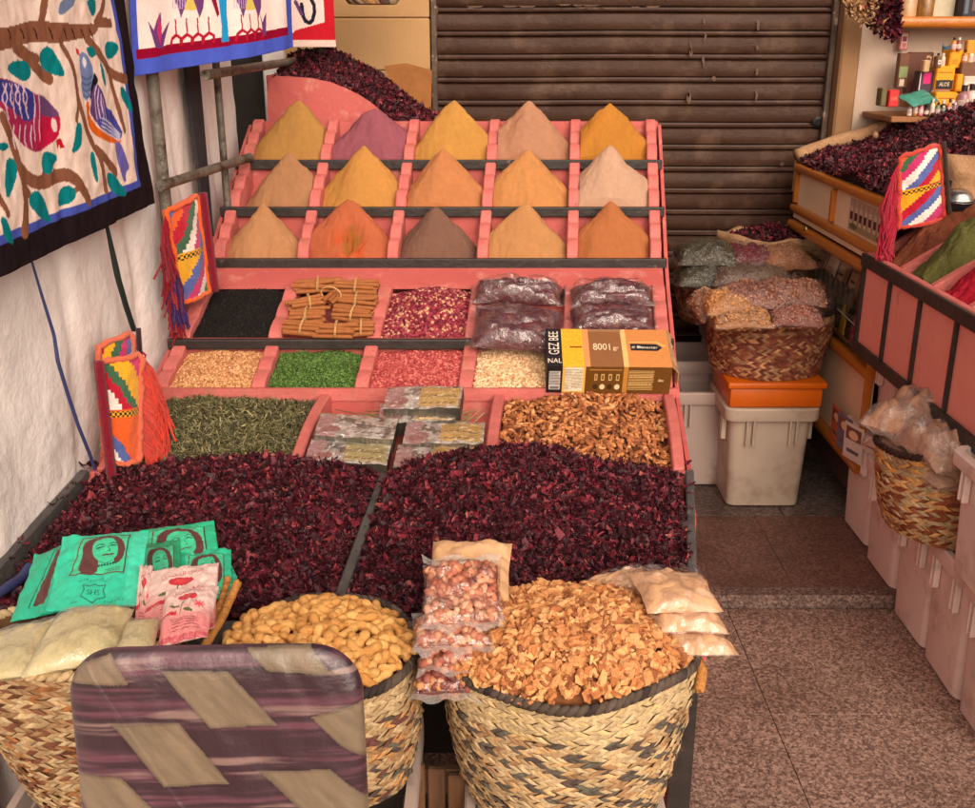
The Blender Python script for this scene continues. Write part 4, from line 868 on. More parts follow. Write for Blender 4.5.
# second hanging
A_ = P(141, 76, 2.46); B_ = P(298, 47, 3.02); ex = nrm([B_[0]-A_[0], B_[1]-A_[1], 0]); ez = np.array([0, 0, 1.]); nn = np.cross(ex, ez)
def W2(px, py): r = ray(px, py); t = np.dot(A_-CAMP, nn)/np.dot(r, nn); q = CAMP+r*t-A_; return np.dot(q, ex), q[2]
def w2(pts): return [W2(*q) for q in pts]
c00, c10, c01, c11 = W2(141, 76), W2(298, 47), W2(132, -10), W2(291, -10); HT = .52
S_, T_ = np.meshgrid(np.linspace(0, 1, 380), np.linspace(0, 1, 300), indexing='ij')
kL = (c01[0]-c00[0])/(c01[1]-c00[1]); kR = (c11[0]-c10[0])/(c11[1]-c10[1])
zb_ = c00[1]*(1-S_)+c10[1]*S_; V = zb_+(HT-zb_)*T_; U = (c00[0]+kL*V)*(1-S_)+(c10[0]+kR*(V-c10[1]))*S_
p = Paint(U, V, lin(240, 220, 214)); bl2 = lin(74, 92, 196)
p._set(U-(c00[0]+kL*V) < .018, bl2); p._set((c10[0]+kR*(V-c10[1]))-U < .040, bl2); p._set(V-zb_ < .058, lin(140, 10, 46)); p._set(V-zb_ < .036, bl2); p._set((U-(c00[0]+kL*V) < .010) | ((c10[0]+kR*(V-c10[1]))-U < .034), bl2)
pu = lin(108, 62, 120)
p.poly(w2([(150, 20), (156, 30), (160, 18), (164, 12), (165, 34), (174, 20), (168, 40), (166, 48), (158, 48)]), pu); p.poly(w2([(162, 12), (165, 32), (163, 44), (159, 30)]), lin(196, 50, 110))
for x0, sg in ((172, 1), (226, 1)):
    p.poly(w2([(x0, -8), (x0+14, 10), (x0+24, 10), (x0+34, -8)]), lin(214, 190, 96)); p.poly(w2([(x0+2, -8), (x0+9, 6), (x0+12, 18), (x0+15, 8), (x0+18, -8)]), pu); p.poly(w2([(x0+20, -8), (x0+25, 8), (x0+28, 18), (x0+31, 8), (x0+32, -8)]), pu)
    for k in range(6): p.line(w2([(x0+4+2.2*k, -6), (x0+5+2*k, 8)]), .003, lin(190, 160, 200))
p.poly(w2([(215, -8), (224, -8), (224, 12), (225, 26), (226, 41), (219, 42), (219, 26), (217, 10)]), lin(34, 150, 208)); p.poly(w2([(207, -8), (213, -4), (217, 14), (215, 17)]), lin(140, 20, 60))
rd = lin(170, 26, 52)
for x0, n_, y0 in ((179, 4, 40), (236, 3, 35)):
    for k in range(n_):
        x = x0+k*9.5*(1-.1*(x0 > 200)); y = y0-k*.8; p.line(w2([(x, y-20), (x+1, y-6)]), .005, rd); p.line(w2([(x-4, y+5), (x-3, y-1), (x+1, y-5), (x+5, y-2), (x+5, y+4)]), .008, rd)
p.poly(w2([(255, 10), (258, 22), (263, 12), (262, 35), (259, 36)]), pu)
wy = .018*vn(U*6, V*2+7)+.008*vn(U*15, V*3)
G = A_+U[..., None]*ex+V[..., None]*ez+wy[..., None]*nn; b = MB(); b.grid(G, p.C); o = b.build('bird_textile', cloth, smooth=True); so = o.modifiers.new('thick', 'SOLIDIFY'); so.thickness = .004; so.offset = 0
tag(o, 'blue bordered appliqué hanging with red bird feet and a maroon band', 'textile', 'appliqué hangings')
# little red and white hanging further back
Yt = 3.62; q0 = PY(286, 47, Yt); q1 = PY(336, 47, Yt); U, V = np.meshgrid(np.linspace(q0[0], q1[0], 90), np.linspace(q0[2], q0[2]+.36, 140), indexing='ij'); W_ = lambda x, y: (PY(x, y, Yt)[0], PY(x, y, Yt)[2])
p = Paint(U, V, lin(182, 30, 44)); p.poly([W_(286, 40), W_(286, -30), W_(323, -30), W_(325, 22), W_(296, 30)], lin(224, 200, 192)); p._set(V < q0[2]+.022, lin(214, 190, 180))
p.line([W_(302, 4), W_(304, 20), W_(312, 24), W_(316, 8), W_(310, -4), W_(320, -10)], .012, lin(34, 32, 50), 1); p.line([W_(296, 2), W_(302, 14)], .012, lin(90, 60, 110), 1)
G = np.stack([U, Yt+.012*vn(U*14, V*3), V], -1); b = MB(); b.grid(G, p.C); o = b.build('small_textile', cloth, smooth=True); so = o.modifiers.new('thick', 'SOLIDIFY'); so.thickness = .003
tag(o, 'small red and white cloth hanging above the rear hibiscus heap', 'textile', 'appliqué hangings')
sp = MB(); a = PY(319, 72, 3.8); c = PY(325, 72, 3.8); sp.boxab((a[0], 3.8, a[2]), (c[0], 3.812, 2.4), .002); tag(sp.build('dark_strap', mat('dark_strap', lin(54, 34, 24), lin(26, 16, 12), 120, .8, .5, 200)), 'dark strap hanging beside the small red cloth', 'strap')
# ================================================================ woven camel bags with tassels
weave = mat('woven_wool', attr=True, rough=.95, var=.10, scale=140, bump=.9, bscale=320, spec=.05, sheen=.2, bdist=.004)
OR_, RD_, GR_, WH_, MG_, BL_, YE_, BK_ = lin(224, 92, 36), lin(176, 24, 48), lin(60, 98, 70), lin(230, 216, 206), lin(190, 50, 104), lin(84, 98, 160), lin(222, 160, 36), lin(28, 22, 24)
def stair(p, n, m, top, bot, lt=.8, lb=.8, mid=.46):
    i = np.floor(p.U*n)/n; j = np.floor(p.V*m)/m
    jt = np.clip((j-mid)/(1-mid), 0, 1); jb = np.clip(j/mid, 0, 1)
    f = lambda l, q: (i+(l*(1-q) if l > 0 else -l*q))/(1+abs(l))
    C = np.array(top)[(np.clip(f(lt, jt), 0, .999)*len(top)).astype(int)]; C2 = np.array(bot)[(np.clip(f(lb, jb), 0, .999)*len(bot)).astype(int)]
    p.C[:] = np.where((j > mid+.05)[..., None], C, C2)
    ck = (np.floor(p.U*n*1.2)+np.floor(p.V*m*1.0)).astype(int) % 2; band = (p.V > mid-.005) & (p.V < mid+.05); p.C[band] = np.array([BK_, YE_])[ck[band]]
def camel_bag(lab, corners, top, bot, trimc, cordc, tasc, tas_side, mir=False, bulge=.02, tas_len=.2, tas_n=90, cord_side=1, cord_ext=0.0, tas_out=1.0, cord_r=.011, lt=.8, lb=.8, nc=14):
    TLc, TRc, BRc, BLc = [np.array(q) for q in corners]; nx, ny = 80, 180
    U, V = np.meshgrid(np.linspace(0, 1, nx), np.linspace(0, 1, ny), indexing='ij'); u = U[..., None]; v = V[..., None]
    base = BLc*(1-u)*(1-v)+BRc*u*(1-v)+TLc*(1-u)*v+TRc*u*v; nrm_ = nrm(np.cross(TRc-TLc, TLc-BLc)); nrm_ = -nrm_ if np.dot(nrm_, CAMP-TLc) > 0 else nrm_
    nrm_ = -nrm_
    G = base+(bulge*np.sin(np.pi*U)*np.sin(np.pi*(.15+.7*V))+.003*vn(U*6, V*9))[..., None]*nrm_
    p = Paint(U, V, OR_); stair(p, nc, 36, top, bot, lt, lb)
    t = thing('camel_bag', lab, 'woven bag', BLc, 'woven bags with tassels')
    b = MB(); b.grid(G, p.C); Gb = base-.012*nrm_; b.grid(Gb, lin(120, 30, 40), flip=True)
    for e in (0, -1): b.grid(np.stack([G[e], Gb[e]]), trimc); b.grid(np.stack([G[:, e], Gb[:, e]]), trimc)
    b.build('woven_panel', weave, t, smooth=True, auto=50)
    b = MB(); k = np.linspace(0, 1, 24)[:, None]
    loop = np.concatenate([G[0, ::8], G[::8, -1][1:], G[-1, ::-8][1:], G[::-8, 0][1:]]); loop = loop+.003*rng.normal(size=loop.shape)*.5
    b.tube(np.concatenate([loop, loop[:2]]), .007*(1+.15*vn(np.arange(len(loop)+2)*.9, np.zeros(len(loop)+2))), 7, trimc); b.build('trim', weave, t, smooth=True)
    e = 0 if tas_side < 0 else -1; b = MB(); side = nrm((TRc-TLc))*tas_side
    for q in range(tas_n):
        v0 = rng.uniform(.12, .98); a = G[e, int(v0*(ny-1))]; L_ = tas_len*rng.uniform(.7, 1.1); out = rng.uniform(.02, .075)*tas_out
        z_ = np.array([0, 0, -1.]); pts = [a, a+side*out*.6+z_*L_*.2, a+side*out+z_*L_*.55+rng.normal(size=3)*.006, a+side*out*rng.uniform(.7, 1.2)+z_*L_+rng.normal(size=3)*.01]
        pts = [q_ if q_[2] > BLc[2]-.10 else np.array([q_[0], q_[1], BLc[2]-.10+.02*rng.random()]) for q_ in pts]; b.tube(pts, .0026, 4, np.array(tasc)*rng.uniform(.75, 1.2))
    b.build('tassel', weave, t)
    if cordc is not None:
        e = -1 if cord_side > 0 else 0; b = MB(); d = G[e, 0]-G[e, -1]; pts = np.array([G[e, -1]+nrm_*.012+nrm(TRc-TLc)*cord_side*.008+d*q_ for q_ in np.linspace(-.02, 1+cord_ext, 14)]); b.tube(pts, cord_r, 9, cordc); b.build('cord', weave, t, smooth=True)
    return t
mar = lin(120, 18, 38)
camel_bag('woven bag on the wall with a yellow triangle and purple red tassels on its left', [P(166, 211, 2.60), P(197, 195, 2.72), P(209, 292, 2.80), P(183, 303, 2.72)], [BL_, OR_, RD_, GR_, WH_, MG_, BL_, YE_], [YE_, YE_, BL_, MG_, WH_, GR_], OR_, mar, lin(140, 20, 36), -1, tas_len=.14, tas_n=120, tas_out=.5, lt=.9, lb=.9, nc=15)
tb = MB()
for q in range(60):
    a = P(165+rng.uniform(-1, 12), 268+rng.uniform(0, 8), 2.66+rng.uniform(-.02, .02)); tb.tube([a, a+[.004*rng.normal(), 0, -.05], a+[.012+.006*rng.normal(), .01*rng.normal(), -.12-.03*rng.random()]], .0026, 4, np.array(lin(58, 30, 92))*rng.uniform(.7, 1.2))
ub = [o for o in bpy.data.objects if o.name == 'camel_bag'][0]; tb.build('tassel', weave, ub)
camel_bag('woven bag half hidden behind the orange one in the left corner', [P(98, 346, 2.30), P(132, 331, 2.36), P(140, 452, 2.40), P(104, 458, 2.36)], [RD_, YE_, GR_, MG_, BL_, WH_, BK_, OR_], [YE_, YE_, OR_, RD_], lin(206, 104, 78), lin(50, 30, 34), RD_, 1, tas_n=10, tas_len=.06, tas_out=.3, cord_side=1, cord_r=.006)
camel_bag('woven bag with orange lower half and long orange tassels in the left corner', [P(100, 362, 2.20), P(141, 354, 2.26), P(139, 462, 2.28), P(112, 463, 2.25)], [WH_, WH_, RD_, GR_, YE_, YE_, MG_, RD_], [WH_, BL_, OR_, OR_, OR_, OR_], lin(214, 104, 74), mar, lin(206, 62, 44), 1, tas_n=150, tas_len=.17, cord_side=-1, cord_ext=.16, tas_out=.62, lt=-.8, lb=-1.0, nc=14)
# ================================================================ plaited baskets
straw = mat('palm_leaf', attr=True, rough=.85, var=.22, scale=110, bump=.8, bscale=190, stretch=(1, 1, .3), spec=.15, bdist=.003)
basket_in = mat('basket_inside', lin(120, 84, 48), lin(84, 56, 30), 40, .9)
def basket(lab, cx, cy, z0, z1, rx, ry, rbx, rby, rows, cols, colfn, rimcol, seed=0, group='plaited palm leaf baskets', bulge=.10, tilt=(0, 0), name='palm_basket', tth=.0026):
    q = np.random.default_rng(seed); t = thing(name, lab, 'basket', (cx, cy, z0), group)
    def rad(v):
        k = v**.8; return rbx+(rx-rbx)*k+bulge*rx*np.sin(np.pi*v)*.5, rby+(ry-rby)*k+bulge*ry*np.sin(np.pi*v)*.5
    def S(th, v, off):
        a, b = rad(v); wob = 1+.022*np.sin(2*th+seed)+.016*np.sin(3*th+2*seed)+.012*np.sin(5*th+7*v+seed)
        z = z0+(z1-z0)*v+(tilt[0]*np.cos(th)+tilt[1]*np.sin(th))*v+(.008*np.sin(2*th+seed)+.004*np.sin(5*th+2*seed))*v
        return np.stack([cx+(a*wob+off)*np.cos(th), cy+(b*wob+off)*np.sin(th), z], -1)
    b = MB(); TH_, V_ = np.meshgrid(np.linspace(0, 2*np.pi, 49), np.linspace(0, 1, 14), indexing='ij'); b.grid(S(TH_, V_, -.004)); b.grid(S(TH_, V_, -.010), flip=True)
    c = S(np.linspace(0, 2*np.pi, 49)[:-1], np.zeros(48), -.004); b.add(np.concatenate([c, [c.mean(0)]]), [[i, (i+1) % 48, 48] for i in range(48)]); b.build('basket_lining', basket_in, t, smooth=True)
    b = MB(); uu = np.linspace(0, 1, 4); ww = np.linspace(0, 1, 3); A, B = np.meshgrid(uu, ww, indexing='ij')
    for r in range(rows):
        lean = (1 if r % 2 else -1)*1.05
        for k in range(cols):
            jit = q.normal()*.10; th0 = 2*np.pi*(k+.5*(r % 2)*0+jit)/cols
            th = th0+2*np.pi/cols*(A*1.06+lean*(B-.5)); v = (r+B*1.18-.09+.03*q.normal())/rows
            v = np.clip(v, 0, 1); off = tth*(np.sin(np.pi*A)**.7*(.35+.65*np.sin(np.pi*B))-.35)+.0012*q.normal()
            G = S(th, v, off); col = np.array(colfn(r/rows, k, r, q))*q.uniform(.82, 1.15); b.grid(G, np.clip(col, 0, 1))
    b.build('plaited_body', straw, t, smooth=True)
    b = MB(); n = int(cols*1.1)                                     # twisted rim
    for k in range(n):
        th = 2*np.pi*(k+np.linspace(-.25, 1.25, 5))/n; p = S(th, np.ones(5), 0); p[:, 2] += np.linspace(-.006, .010, 5)*1.0; b.tube(p, .0062*np.array([.4, 1, 1.15, 1, .4]), 6, np.array(rimcol(k, q))*q.uniform(.8, 1.2))
    b.build('rim', straw, t, smooth=True); return t
ST, ST2, TN, BRN, DK, GN = lin(188, 164, 126), lin(174, 146, 108), lin(156, 122, 88), lin(122, 78, 58), lin(86, 74, 68), lin(98, 94, 82)
def col_chips(v, k, r, q):
    if v > .78: return (ST, ST, lin(196, 170, 122))[q.integers(3)]
    x = (k+2*(r//2)) % 6
    if x < 2 and q.random() < .75: return (DK, GN, lin(96, 84, 74))[q.integers(3)]
    return (ST, ST2, TN, ST, lin(196, 158, 112))[q.integers(5)]
def col_nuts(v, k, r, q):
    if v > .74: return (ST, ST2, ST)[q.integers(3)]
    if (k+2*(r//2)) % 6 < 2 and q.random() < .8: return (DK, lin(104, 68, 60), GN)[q.integers(3)]
    return (TN, ST2, ST, lin(188, 138, 88))[q.integers(4)]
def col_packs(v, k, r, q):
    if q.random() < .28: return (BRN, lin(96, 62, 44), lin(150, 100, 60))[q.integers(3)]
    return (ST, ST2, TN)[q.integers(3)]
dkrim = lambda k, q: (DK, lin(60, 50, 48), lin(84, 72, 62))[q.integers(3)]
srim = lambda k, q: (ST, lin(214, 186, 140))[q.integers(2)]
basket('straw and grey plaited basket of broken bark chips at the front right', .127, 1.44, .37, .648, .200, .165, .150, .13, 33, 84, col_chips, dkrim, 3)
basket('straw plaited basket of peanuts partly hidden by the chair', -.267, 1.445, .425, .640, .160, .142, .150, .13, 25, 70, col_nuts, dkrim, 5)
basket('round straw basket of packets at the left edge, narrowing to its base', -.655, 1.45, .37, .660, .172, .155, .085, .08, 34, 64, col_packs, srim, 8, bulge=.06, tilt=(0, -.028))
# stands under the baskets
binmat = mat('white_bin_plastic', (.50, .405, .355), (.45, .355, .31), 7, .45, .08, 30, stain=(.27, .17, .12), sscale=9, stamt=(.6, .76), spec=.4)
def rrect(hx, hy, r, n=5):
    pts = []
    for (sx, sy, a0) in ((1, 1, 0), (-1, 1, 90), (-1, -1, 180), (1, -1, 270)):
        for k in range(n+1):
            a = R(a0+90*k/n); pts.append((sx*(hx-r)+r*math.cos(a), sy*(hy-r)+r*math.sin(a)))
    return np.array(pts)
def bin_tub(lab, x, y, z, h=.345, wb=.225, wt=.265, rot=0, m=None, group='white plastic tubs', db=None, dt=None, ribs=True):
    t = thing('plastic_tub', lab, 'tub', (x, y, z), group); M_ = fr_rz((x, y, z), rot); m = m or binmat; db = db or wb; dt = dt or wt
    b = MB(); rings = []
    for v, k in ((0, -.012), (.012, 0), (.5, 0), (.86, 0), (.861, .006), (.90, .008)):
        hx = (wb+(wt-wb)*v)/2+k; hy = (db+(dt-db)*v)/2+k; rings.append(np.c_[rrect(hx, hy, .03), np.full(24, h*v)])
    for v, k in ((.90, -.004), (.02, -.004)):
        hx = (wb+(wt-wb)*v)/2+k; hy = (db+(dt-db)*v)/2+k; rings.append(np.c_[rrect(hx, hy, .03), np.full(24, h*v)])
    G = np.array(rings); G = np.concatenate([G, G[:, :1]], 1); b.grid(tf(M_, G), flip=True); b.add(tf(M_, rings[0]), [list(range(24))[::-1]]); b.add(tf(M_, rings[-1]), [list(range(24))])
    body = b
    b = MB(); rings = []
    for v, k in ((.88, .010), (.88, .018), (.90, .020), (.985, .020), (1, .016), (1, .002), (.90, -.001)):
        rings.append(np.c_[rrect(wt/2+k, dt/2+k, .035), np.full(24, h*v)])
    G = np.array(rings); G = np.concatenate([G, G[:, :1]], 1); b.grid(tf(M_, G), flip=True); b.build('rim', m, t, smooth=True, auto=35)
    b = body
    if ribs:
        for s_ in (-1, 1):
            for o_ in (-.30, -.22, .22, .30):
                for ax in (0, 1):
                    half = ((wt if ax else dt)/2+.008)*s_; c = np.array([o_*wt, half, h*.76]) if ax else np.array([half, o_*dt, h*.76]); mm = M_.copy(); mm[:3, 3] = tf(M_, [c])[0]
                    b.box(mm, .007 if ax else .016, .016 if ax else .007, h*.24, .0015)
    b.build('tub_body', m, t, smooth=True, auto=35)
    return t
bin_tub('white tub under the peanut basket', -.267, 1.44, 0, .42, .24, .27)
bin_tub('white tub under the basket of broken bark chips', .127, 1.47, 0, .365, .26, .29)
bin_tub('white tub under the basket of packets', -.655, 1.45, 0, .365, .2, .23)
cr = thing('wooden_crate', 'rough wooden crate standing between the peanut and bark baskets', 'crate', (-.07, 1.5, 0))
wood = mat('crate_wood', lin(120, 84, 56), lin(84, 56, 36), 14, .85, .5, 60, stretch=(1, 1, .2), stain=lin(60, 40, 26), sscale=18)
for k in range(5):
    b = MB(); b.boxab((-.135+.034*k, 1.462+.004*(k % 2), 0), (-.106+.034*k, 1.474+.004*(k % 2), .40-.01*(k % 3)), .002); b.build('slat', wood, cr)
for z in (.08, .33):
    b = MB(); b.boxab((-.14, 1.479, z), (.035, 1.495, z+.05), .002); b.build('batten', wood, cr)
# ================================================================ peanuts: every nut an object
def nutmesh(seed):
    q = np.random.default_rng(seed); n, k = 13, 11; u = np.linspace(0, 1, n); bend = q.uniform(-.14, .14); two = q.uniform(.42, .62)
    r = np.sqrt(np.clip(np.sin(np.pi*np.clip(u, .0, 1)), 0, 1))**.75*(1-two*np.exp(-((u-.5-q.uniform(-.05, .05))/.14)**2)*.62)*.47*(1+.12*(u-.5)*q.normal()); r[0] = r[-1] = .03
    th = np.arange(k+1)*2*np.pi/k; X = (u-.5)*2; Yc = bend*(X*X-.4)
    TH_, RR = np.meshgrid(th, r, indexing='ij'); RR = RR*(1+.05*np.cos(TH_*5.5)+.02*q.normal(size=RR.shape)*(np.arange(n) % 2)); RR[-1] = RR[0]
    return np.stack([np.tile(X, (k+1, 1)), Yc+RR*np.cos(TH_), RR*np.sin(TH_)], -1)
def nut_mat(name, a, b_, dark):
    m, nt, out = new_mat(name); L = nt.links; bs = nt.nodes.new('ShaderNodeBsdfPrincipled'); L.new(bs.outputs[0], out.inputs[0])
    oi = nt.nodes.new('ShaderNodeObjectInfo'); tc = nt.nodes.new('ShaderNodeTexCoord').outputs['Object']
    c = ramp(nt, oi.outputs['Random'], [(0, a), (1, b_)]); f = ramp(nt, noise(nt, tc, 3.2, 5), [(.48, (0,)*3), (.75, (.4,)*3)]); c = mixc(nt, f, c, dark); L.new(c, bs.inputs['Base Color']); bs.inputs['Roughness'].default_value = .7; bs.inputs['Specular IOR Level'].default_value = .25
    bn = nt.nodes.new('ShaderNodeBump'); bn.inputs['Strength'].default_value = .35; bn.inputs['Distance'].default_value = .04; L.new(noise(nt, tc, 9, 3), bn.inputs['Height']); L.new(bn.outputs[0], bs.inputs['Normal']); MATS[name] = m; return m
nutm = nut_mat('peanut_shell', lin(200, 140, 74), lin(230, 180, 108), lin(152, 96, 50))
def proto(fn, seeds, name, m):
    out = []
    for s in seeds:
        b = MB(); g_ = fn(s); (b.grid(g_) if isinstance(g_, np.ndarray) else b.add(*g_)); o = b.build(name, m, smooth=isinstance(g_, np.ndarray)); out.append(o.data); bpy.data.objects.remove(o)
    return out
def pile(meshes, name, lab, cat, group, cx, cy, rx, ry, zfn, n, dmin, size, flat=False, tilt=.35, seed=1, jit=.006):
    q = np.random.default_rng(seed); pts = []; tries = 0
    while len(pts) < n and tries < 60000:
        tries += 1; a = q.uniform(0, 2*np.pi); r = math.sqrt(q.random()); x, y = cx+rx*r*math.cos(a), cy+ry*r*math.sin(a); z = float(zfn(np.array(x), np.array(y)))+q.uniform(-.4, 1)*jit
        if all((x-u)**2+(y-v)**2+1.5*(z-w)**2 > dmin**2 for u, v, w in pts): pts.append((x, y, z))
    e = .004
    for (x, y, z) in pts:
        hx = float(zfn(np.array(x+e), np.array(y))-zfn(np.array(x-e), np.array(y)))/(2*e); hy = float(zfn(np.array(x), np.array(y+e))-zfn(np.array(x), np.array(y-e)))/(2*e)
        N = Vector((-hx+tilt*q.normal(), -hy+tilt*q.normal(), 1)).normalized(); rot = N.to_track_quat('Z', 'Y') @ Quaternion((0, 0, 1), q.uniform(0, 6.28))
        if not flat: rot = rot @ Quaternion((1, 0, 0), q.uniform(0, 6.28))
        o = bpy.data.objects.new(name, meshes[q.integers(len(meshes))]); COL.objects.link(o); o.location = (x, y, z); o.rotation_mode = 'QUATERNION'; o.rotation_quaternion = rot
        s = size*q.uniform(.78, 1.16); o.scale = (s, s*q.uniform(.9, 1.1), s); tag(o, lab, cat, group)
def dome(cx, cy, rx, ry, zr, amp, seed, px=0, py=0):
    def z(x, y):
        r2 = ((x-cx)/rx)**2+((y-cy)/ry)**2; return zr+amp*np.clip(1-r2, 0, 1)**.7+.006*fbm((x-cx)*14+seed, (y-cy)*14, 2)-.01*np.clip(r2-.9, 0, 1)*5
    return z
def under_heap(name, lab, cx, cy, rx, ry, zfn, z0, m, drop):
    r = np.linspace(0, 1, 16); th = np.linspace(0, 2*np.pi, 49); R_, T_ = np.meshgrid(r, th, indexing='ij'); X = cx+rx*R_*np.cos(T_); Y = cy+ry*R_*np.sin(T_); Z = zfn(X, Y)-drop+.004*rng.normal(size=X.shape)*(R_ > 0)
    Z[:, -1] = Z[:, 0]
    b = MB(); b.grid(np.stack([X, Y, Z], -1)); E = np.stack([X[-1], Y[-1], Z[-1]], -1); E2 = E.copy(); E2[:, 2] = z0; b.grid(np.stack([E, E2])); return tag(b.build(name, m, smooth=True), lab, 'heap', kind='stuff')
nuts = proto(nutmesh, range(7), 'peanut', nutm)
zp = dome(-.267, 1.445, .160, .142, .632, .045, 3)
under_heap('peanut_heap', 'brown bottom layer showing between the peanuts in the middle basket', -.267, 1.445, .150, .132, zp, .60, mat('peanut_bed', lin(96, 58, 28), lin(66, 38, 18), 60, .9), .015)  # bed coloured dark to stand for the shade in gaps between nuts
pile(nuts, 'peanut', 'unshelled tan peanut lying in the peanut basket', 'peanut', 'peanuts in the middle basket', -.267, 1.445, .147, .130, zp, 285, .0146, .0202, seed=4, jit=.010)
# broken chips
def chip(seed):
    q = np.random.default_rng(seed); n = int(q.integers(6, 9)); th = np.sort(np.linspace(0, 2*np.pi, n, endpoint=False)+q.normal(size=n)*.22); el = q.uniform(.5, .9)
    r = q.uniform(.65, 1.1, n); curl = q.normal()*.28; top = []; rings = []
    for k, (rr, zz) in enumerate(((.9, -.20), (1.05, .02), (.66, .24))):
        x = np.cos(th)*r*rr; y = np.sin(th)*r*rr*el; z = zz*q.uniform(.8, 1.5)+curl*x*x+.10*q.normal(size=n); rings.append(np.c_[x, y, z])
    V = np.concatenate(rings+[[[0, 0, .24+.08*q.normal()]], [[0, 0, -.24]]]); F = []
    for k in range(2): F += [[k*n+i, k*n+(i+1) % n, (k+1)*n+(i+1) % n, (k+1)*n+i] for i in range(n)]
    F += [[2*n+i, 2*n+(i+1) % n, 3*n] for i in range(n)]+[[(i+1) % n, i, 3*n+1] for i in range(n)]; return V, F
chipm = nut_mat('bark_chip', lin(194, 126, 74), lin(228, 176, 118), lin(150, 84, 52))
chips = proto(chip, range(12), 'bark_chip', chipm)
zc_ = dome(.127, 1.44, .200, .165, .650, .060, 6)
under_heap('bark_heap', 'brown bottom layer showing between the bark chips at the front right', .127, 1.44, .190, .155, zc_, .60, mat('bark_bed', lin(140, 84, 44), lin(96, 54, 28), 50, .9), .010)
pile(chips, 'bark_chip', 'broken golden brown bark chip in the front right basket', 'bark chip', 'bark chips in the front right basket', .127, 1.44, .194, .159, zc_, 300, .0112, .0132, True, .5, 7, .010)
b = MB(); 
for k in range(10):
    n = 280; V_, F_ = chip(k+30); F_ = [f if len(f) == 4 else f+[f[-1]] for f in F_]
    a = rng.uniform(0, 2*np.pi, n); r = np.sqrt(rng.random(n)); x = .127+.197*r*np.cos(a); y = 1.44+.162*r*np.sin(a); z = zc_(x, y)+rng.uniform(-.004, .004, n)
    F3 = np.array([t_ for f in F_ for t_ in ([[f[0], f[1], f[2]], [f[0], f[2], f[3]]] if len(set(f)) == 4 else [f[:3]])]); b.scatter(V_, F3, np.c_[x, y, z], rot_random(n), rng.uniform(.006, .0135, n))
tag(b.build('bark_crumbs', mat('bark_crumb', island=[(0, lin(130, 74, 44)), (.4, lin(186, 120, 70)), (1, lin(226, 172, 114))], rough=.8)), 'small broken crumbs among the bark chips', 'crumbs', kind='stuff')
# rope handle of the peanut basket and fibre tuft of the bark basket
def rope(parent, pts, rad, tw=8, name='handle'):
    b = MB(); pts = np.asarray(pts, float); t = np.linspace(0, 1, len(pts)); tt = np.linspace(0, 1, 60); p = np.stack([np.interp(tt, t, smooth_poly(pts, 0, False)[:, k]) for k in range(3)], 1)
    for _ in range(6): p[1:-1] = (p[:-2]+2*p[1:-1]+p[2:])/4
    T = np.gradient(p, axis=0); T /= np.linalg.norm(T, axis=1)[:, None]; a = np.cross(T, [.3, .2, .93]); a /= np.linalg.norm(a, axis=1)[:, None]; c = np.cross(T, a)
    for k in range(3):
        ph = tt*2*np.pi*tw+2*np.pi*k/3; b.tube(p+rad*.55*(np.cos(ph)[:, None]*a+np.sin(ph)[:, None]*c), rad*.62, 6, np.array(lin(178, 122, 66))*rng.uniform(.8, 1.15))
    o = b.build(name, straw, parent, smooth=True); return o
pb = [o for o in bpy.data.objects if o.name.startswith('palm_basket') and 'peanuts' in o['label']][0]
rope(pb, [P(238, 582, 1.70), P(230, 600, 1.68), P(222, 618, 1.65), P(212, 634, 1.62), P(204, 648, 1.60)], .0065, 9)
rope(pb, [P(228, 578, 1.72), P(222, 600, 1.69), P(214, 620, 1.66), P(206, 636, 1.63)], .0055, 8)
#rope(pb, [P(398, 596, 1.76), P(406, 592, 1.74), P(414, 606, 1.68), P(420, 632, 1.62), P(424, 655, 1.6)], .007)
kb_ = [o for o in bpy.data.objects if o.name.startswith('palm_basket') and 'bark' in o['label']][0]
rope(kb_, [P(688, 668, 1.62), P(697, 660, 1.64), P(702, 672, 1.62), P(699, 690, 1.6)], .008)
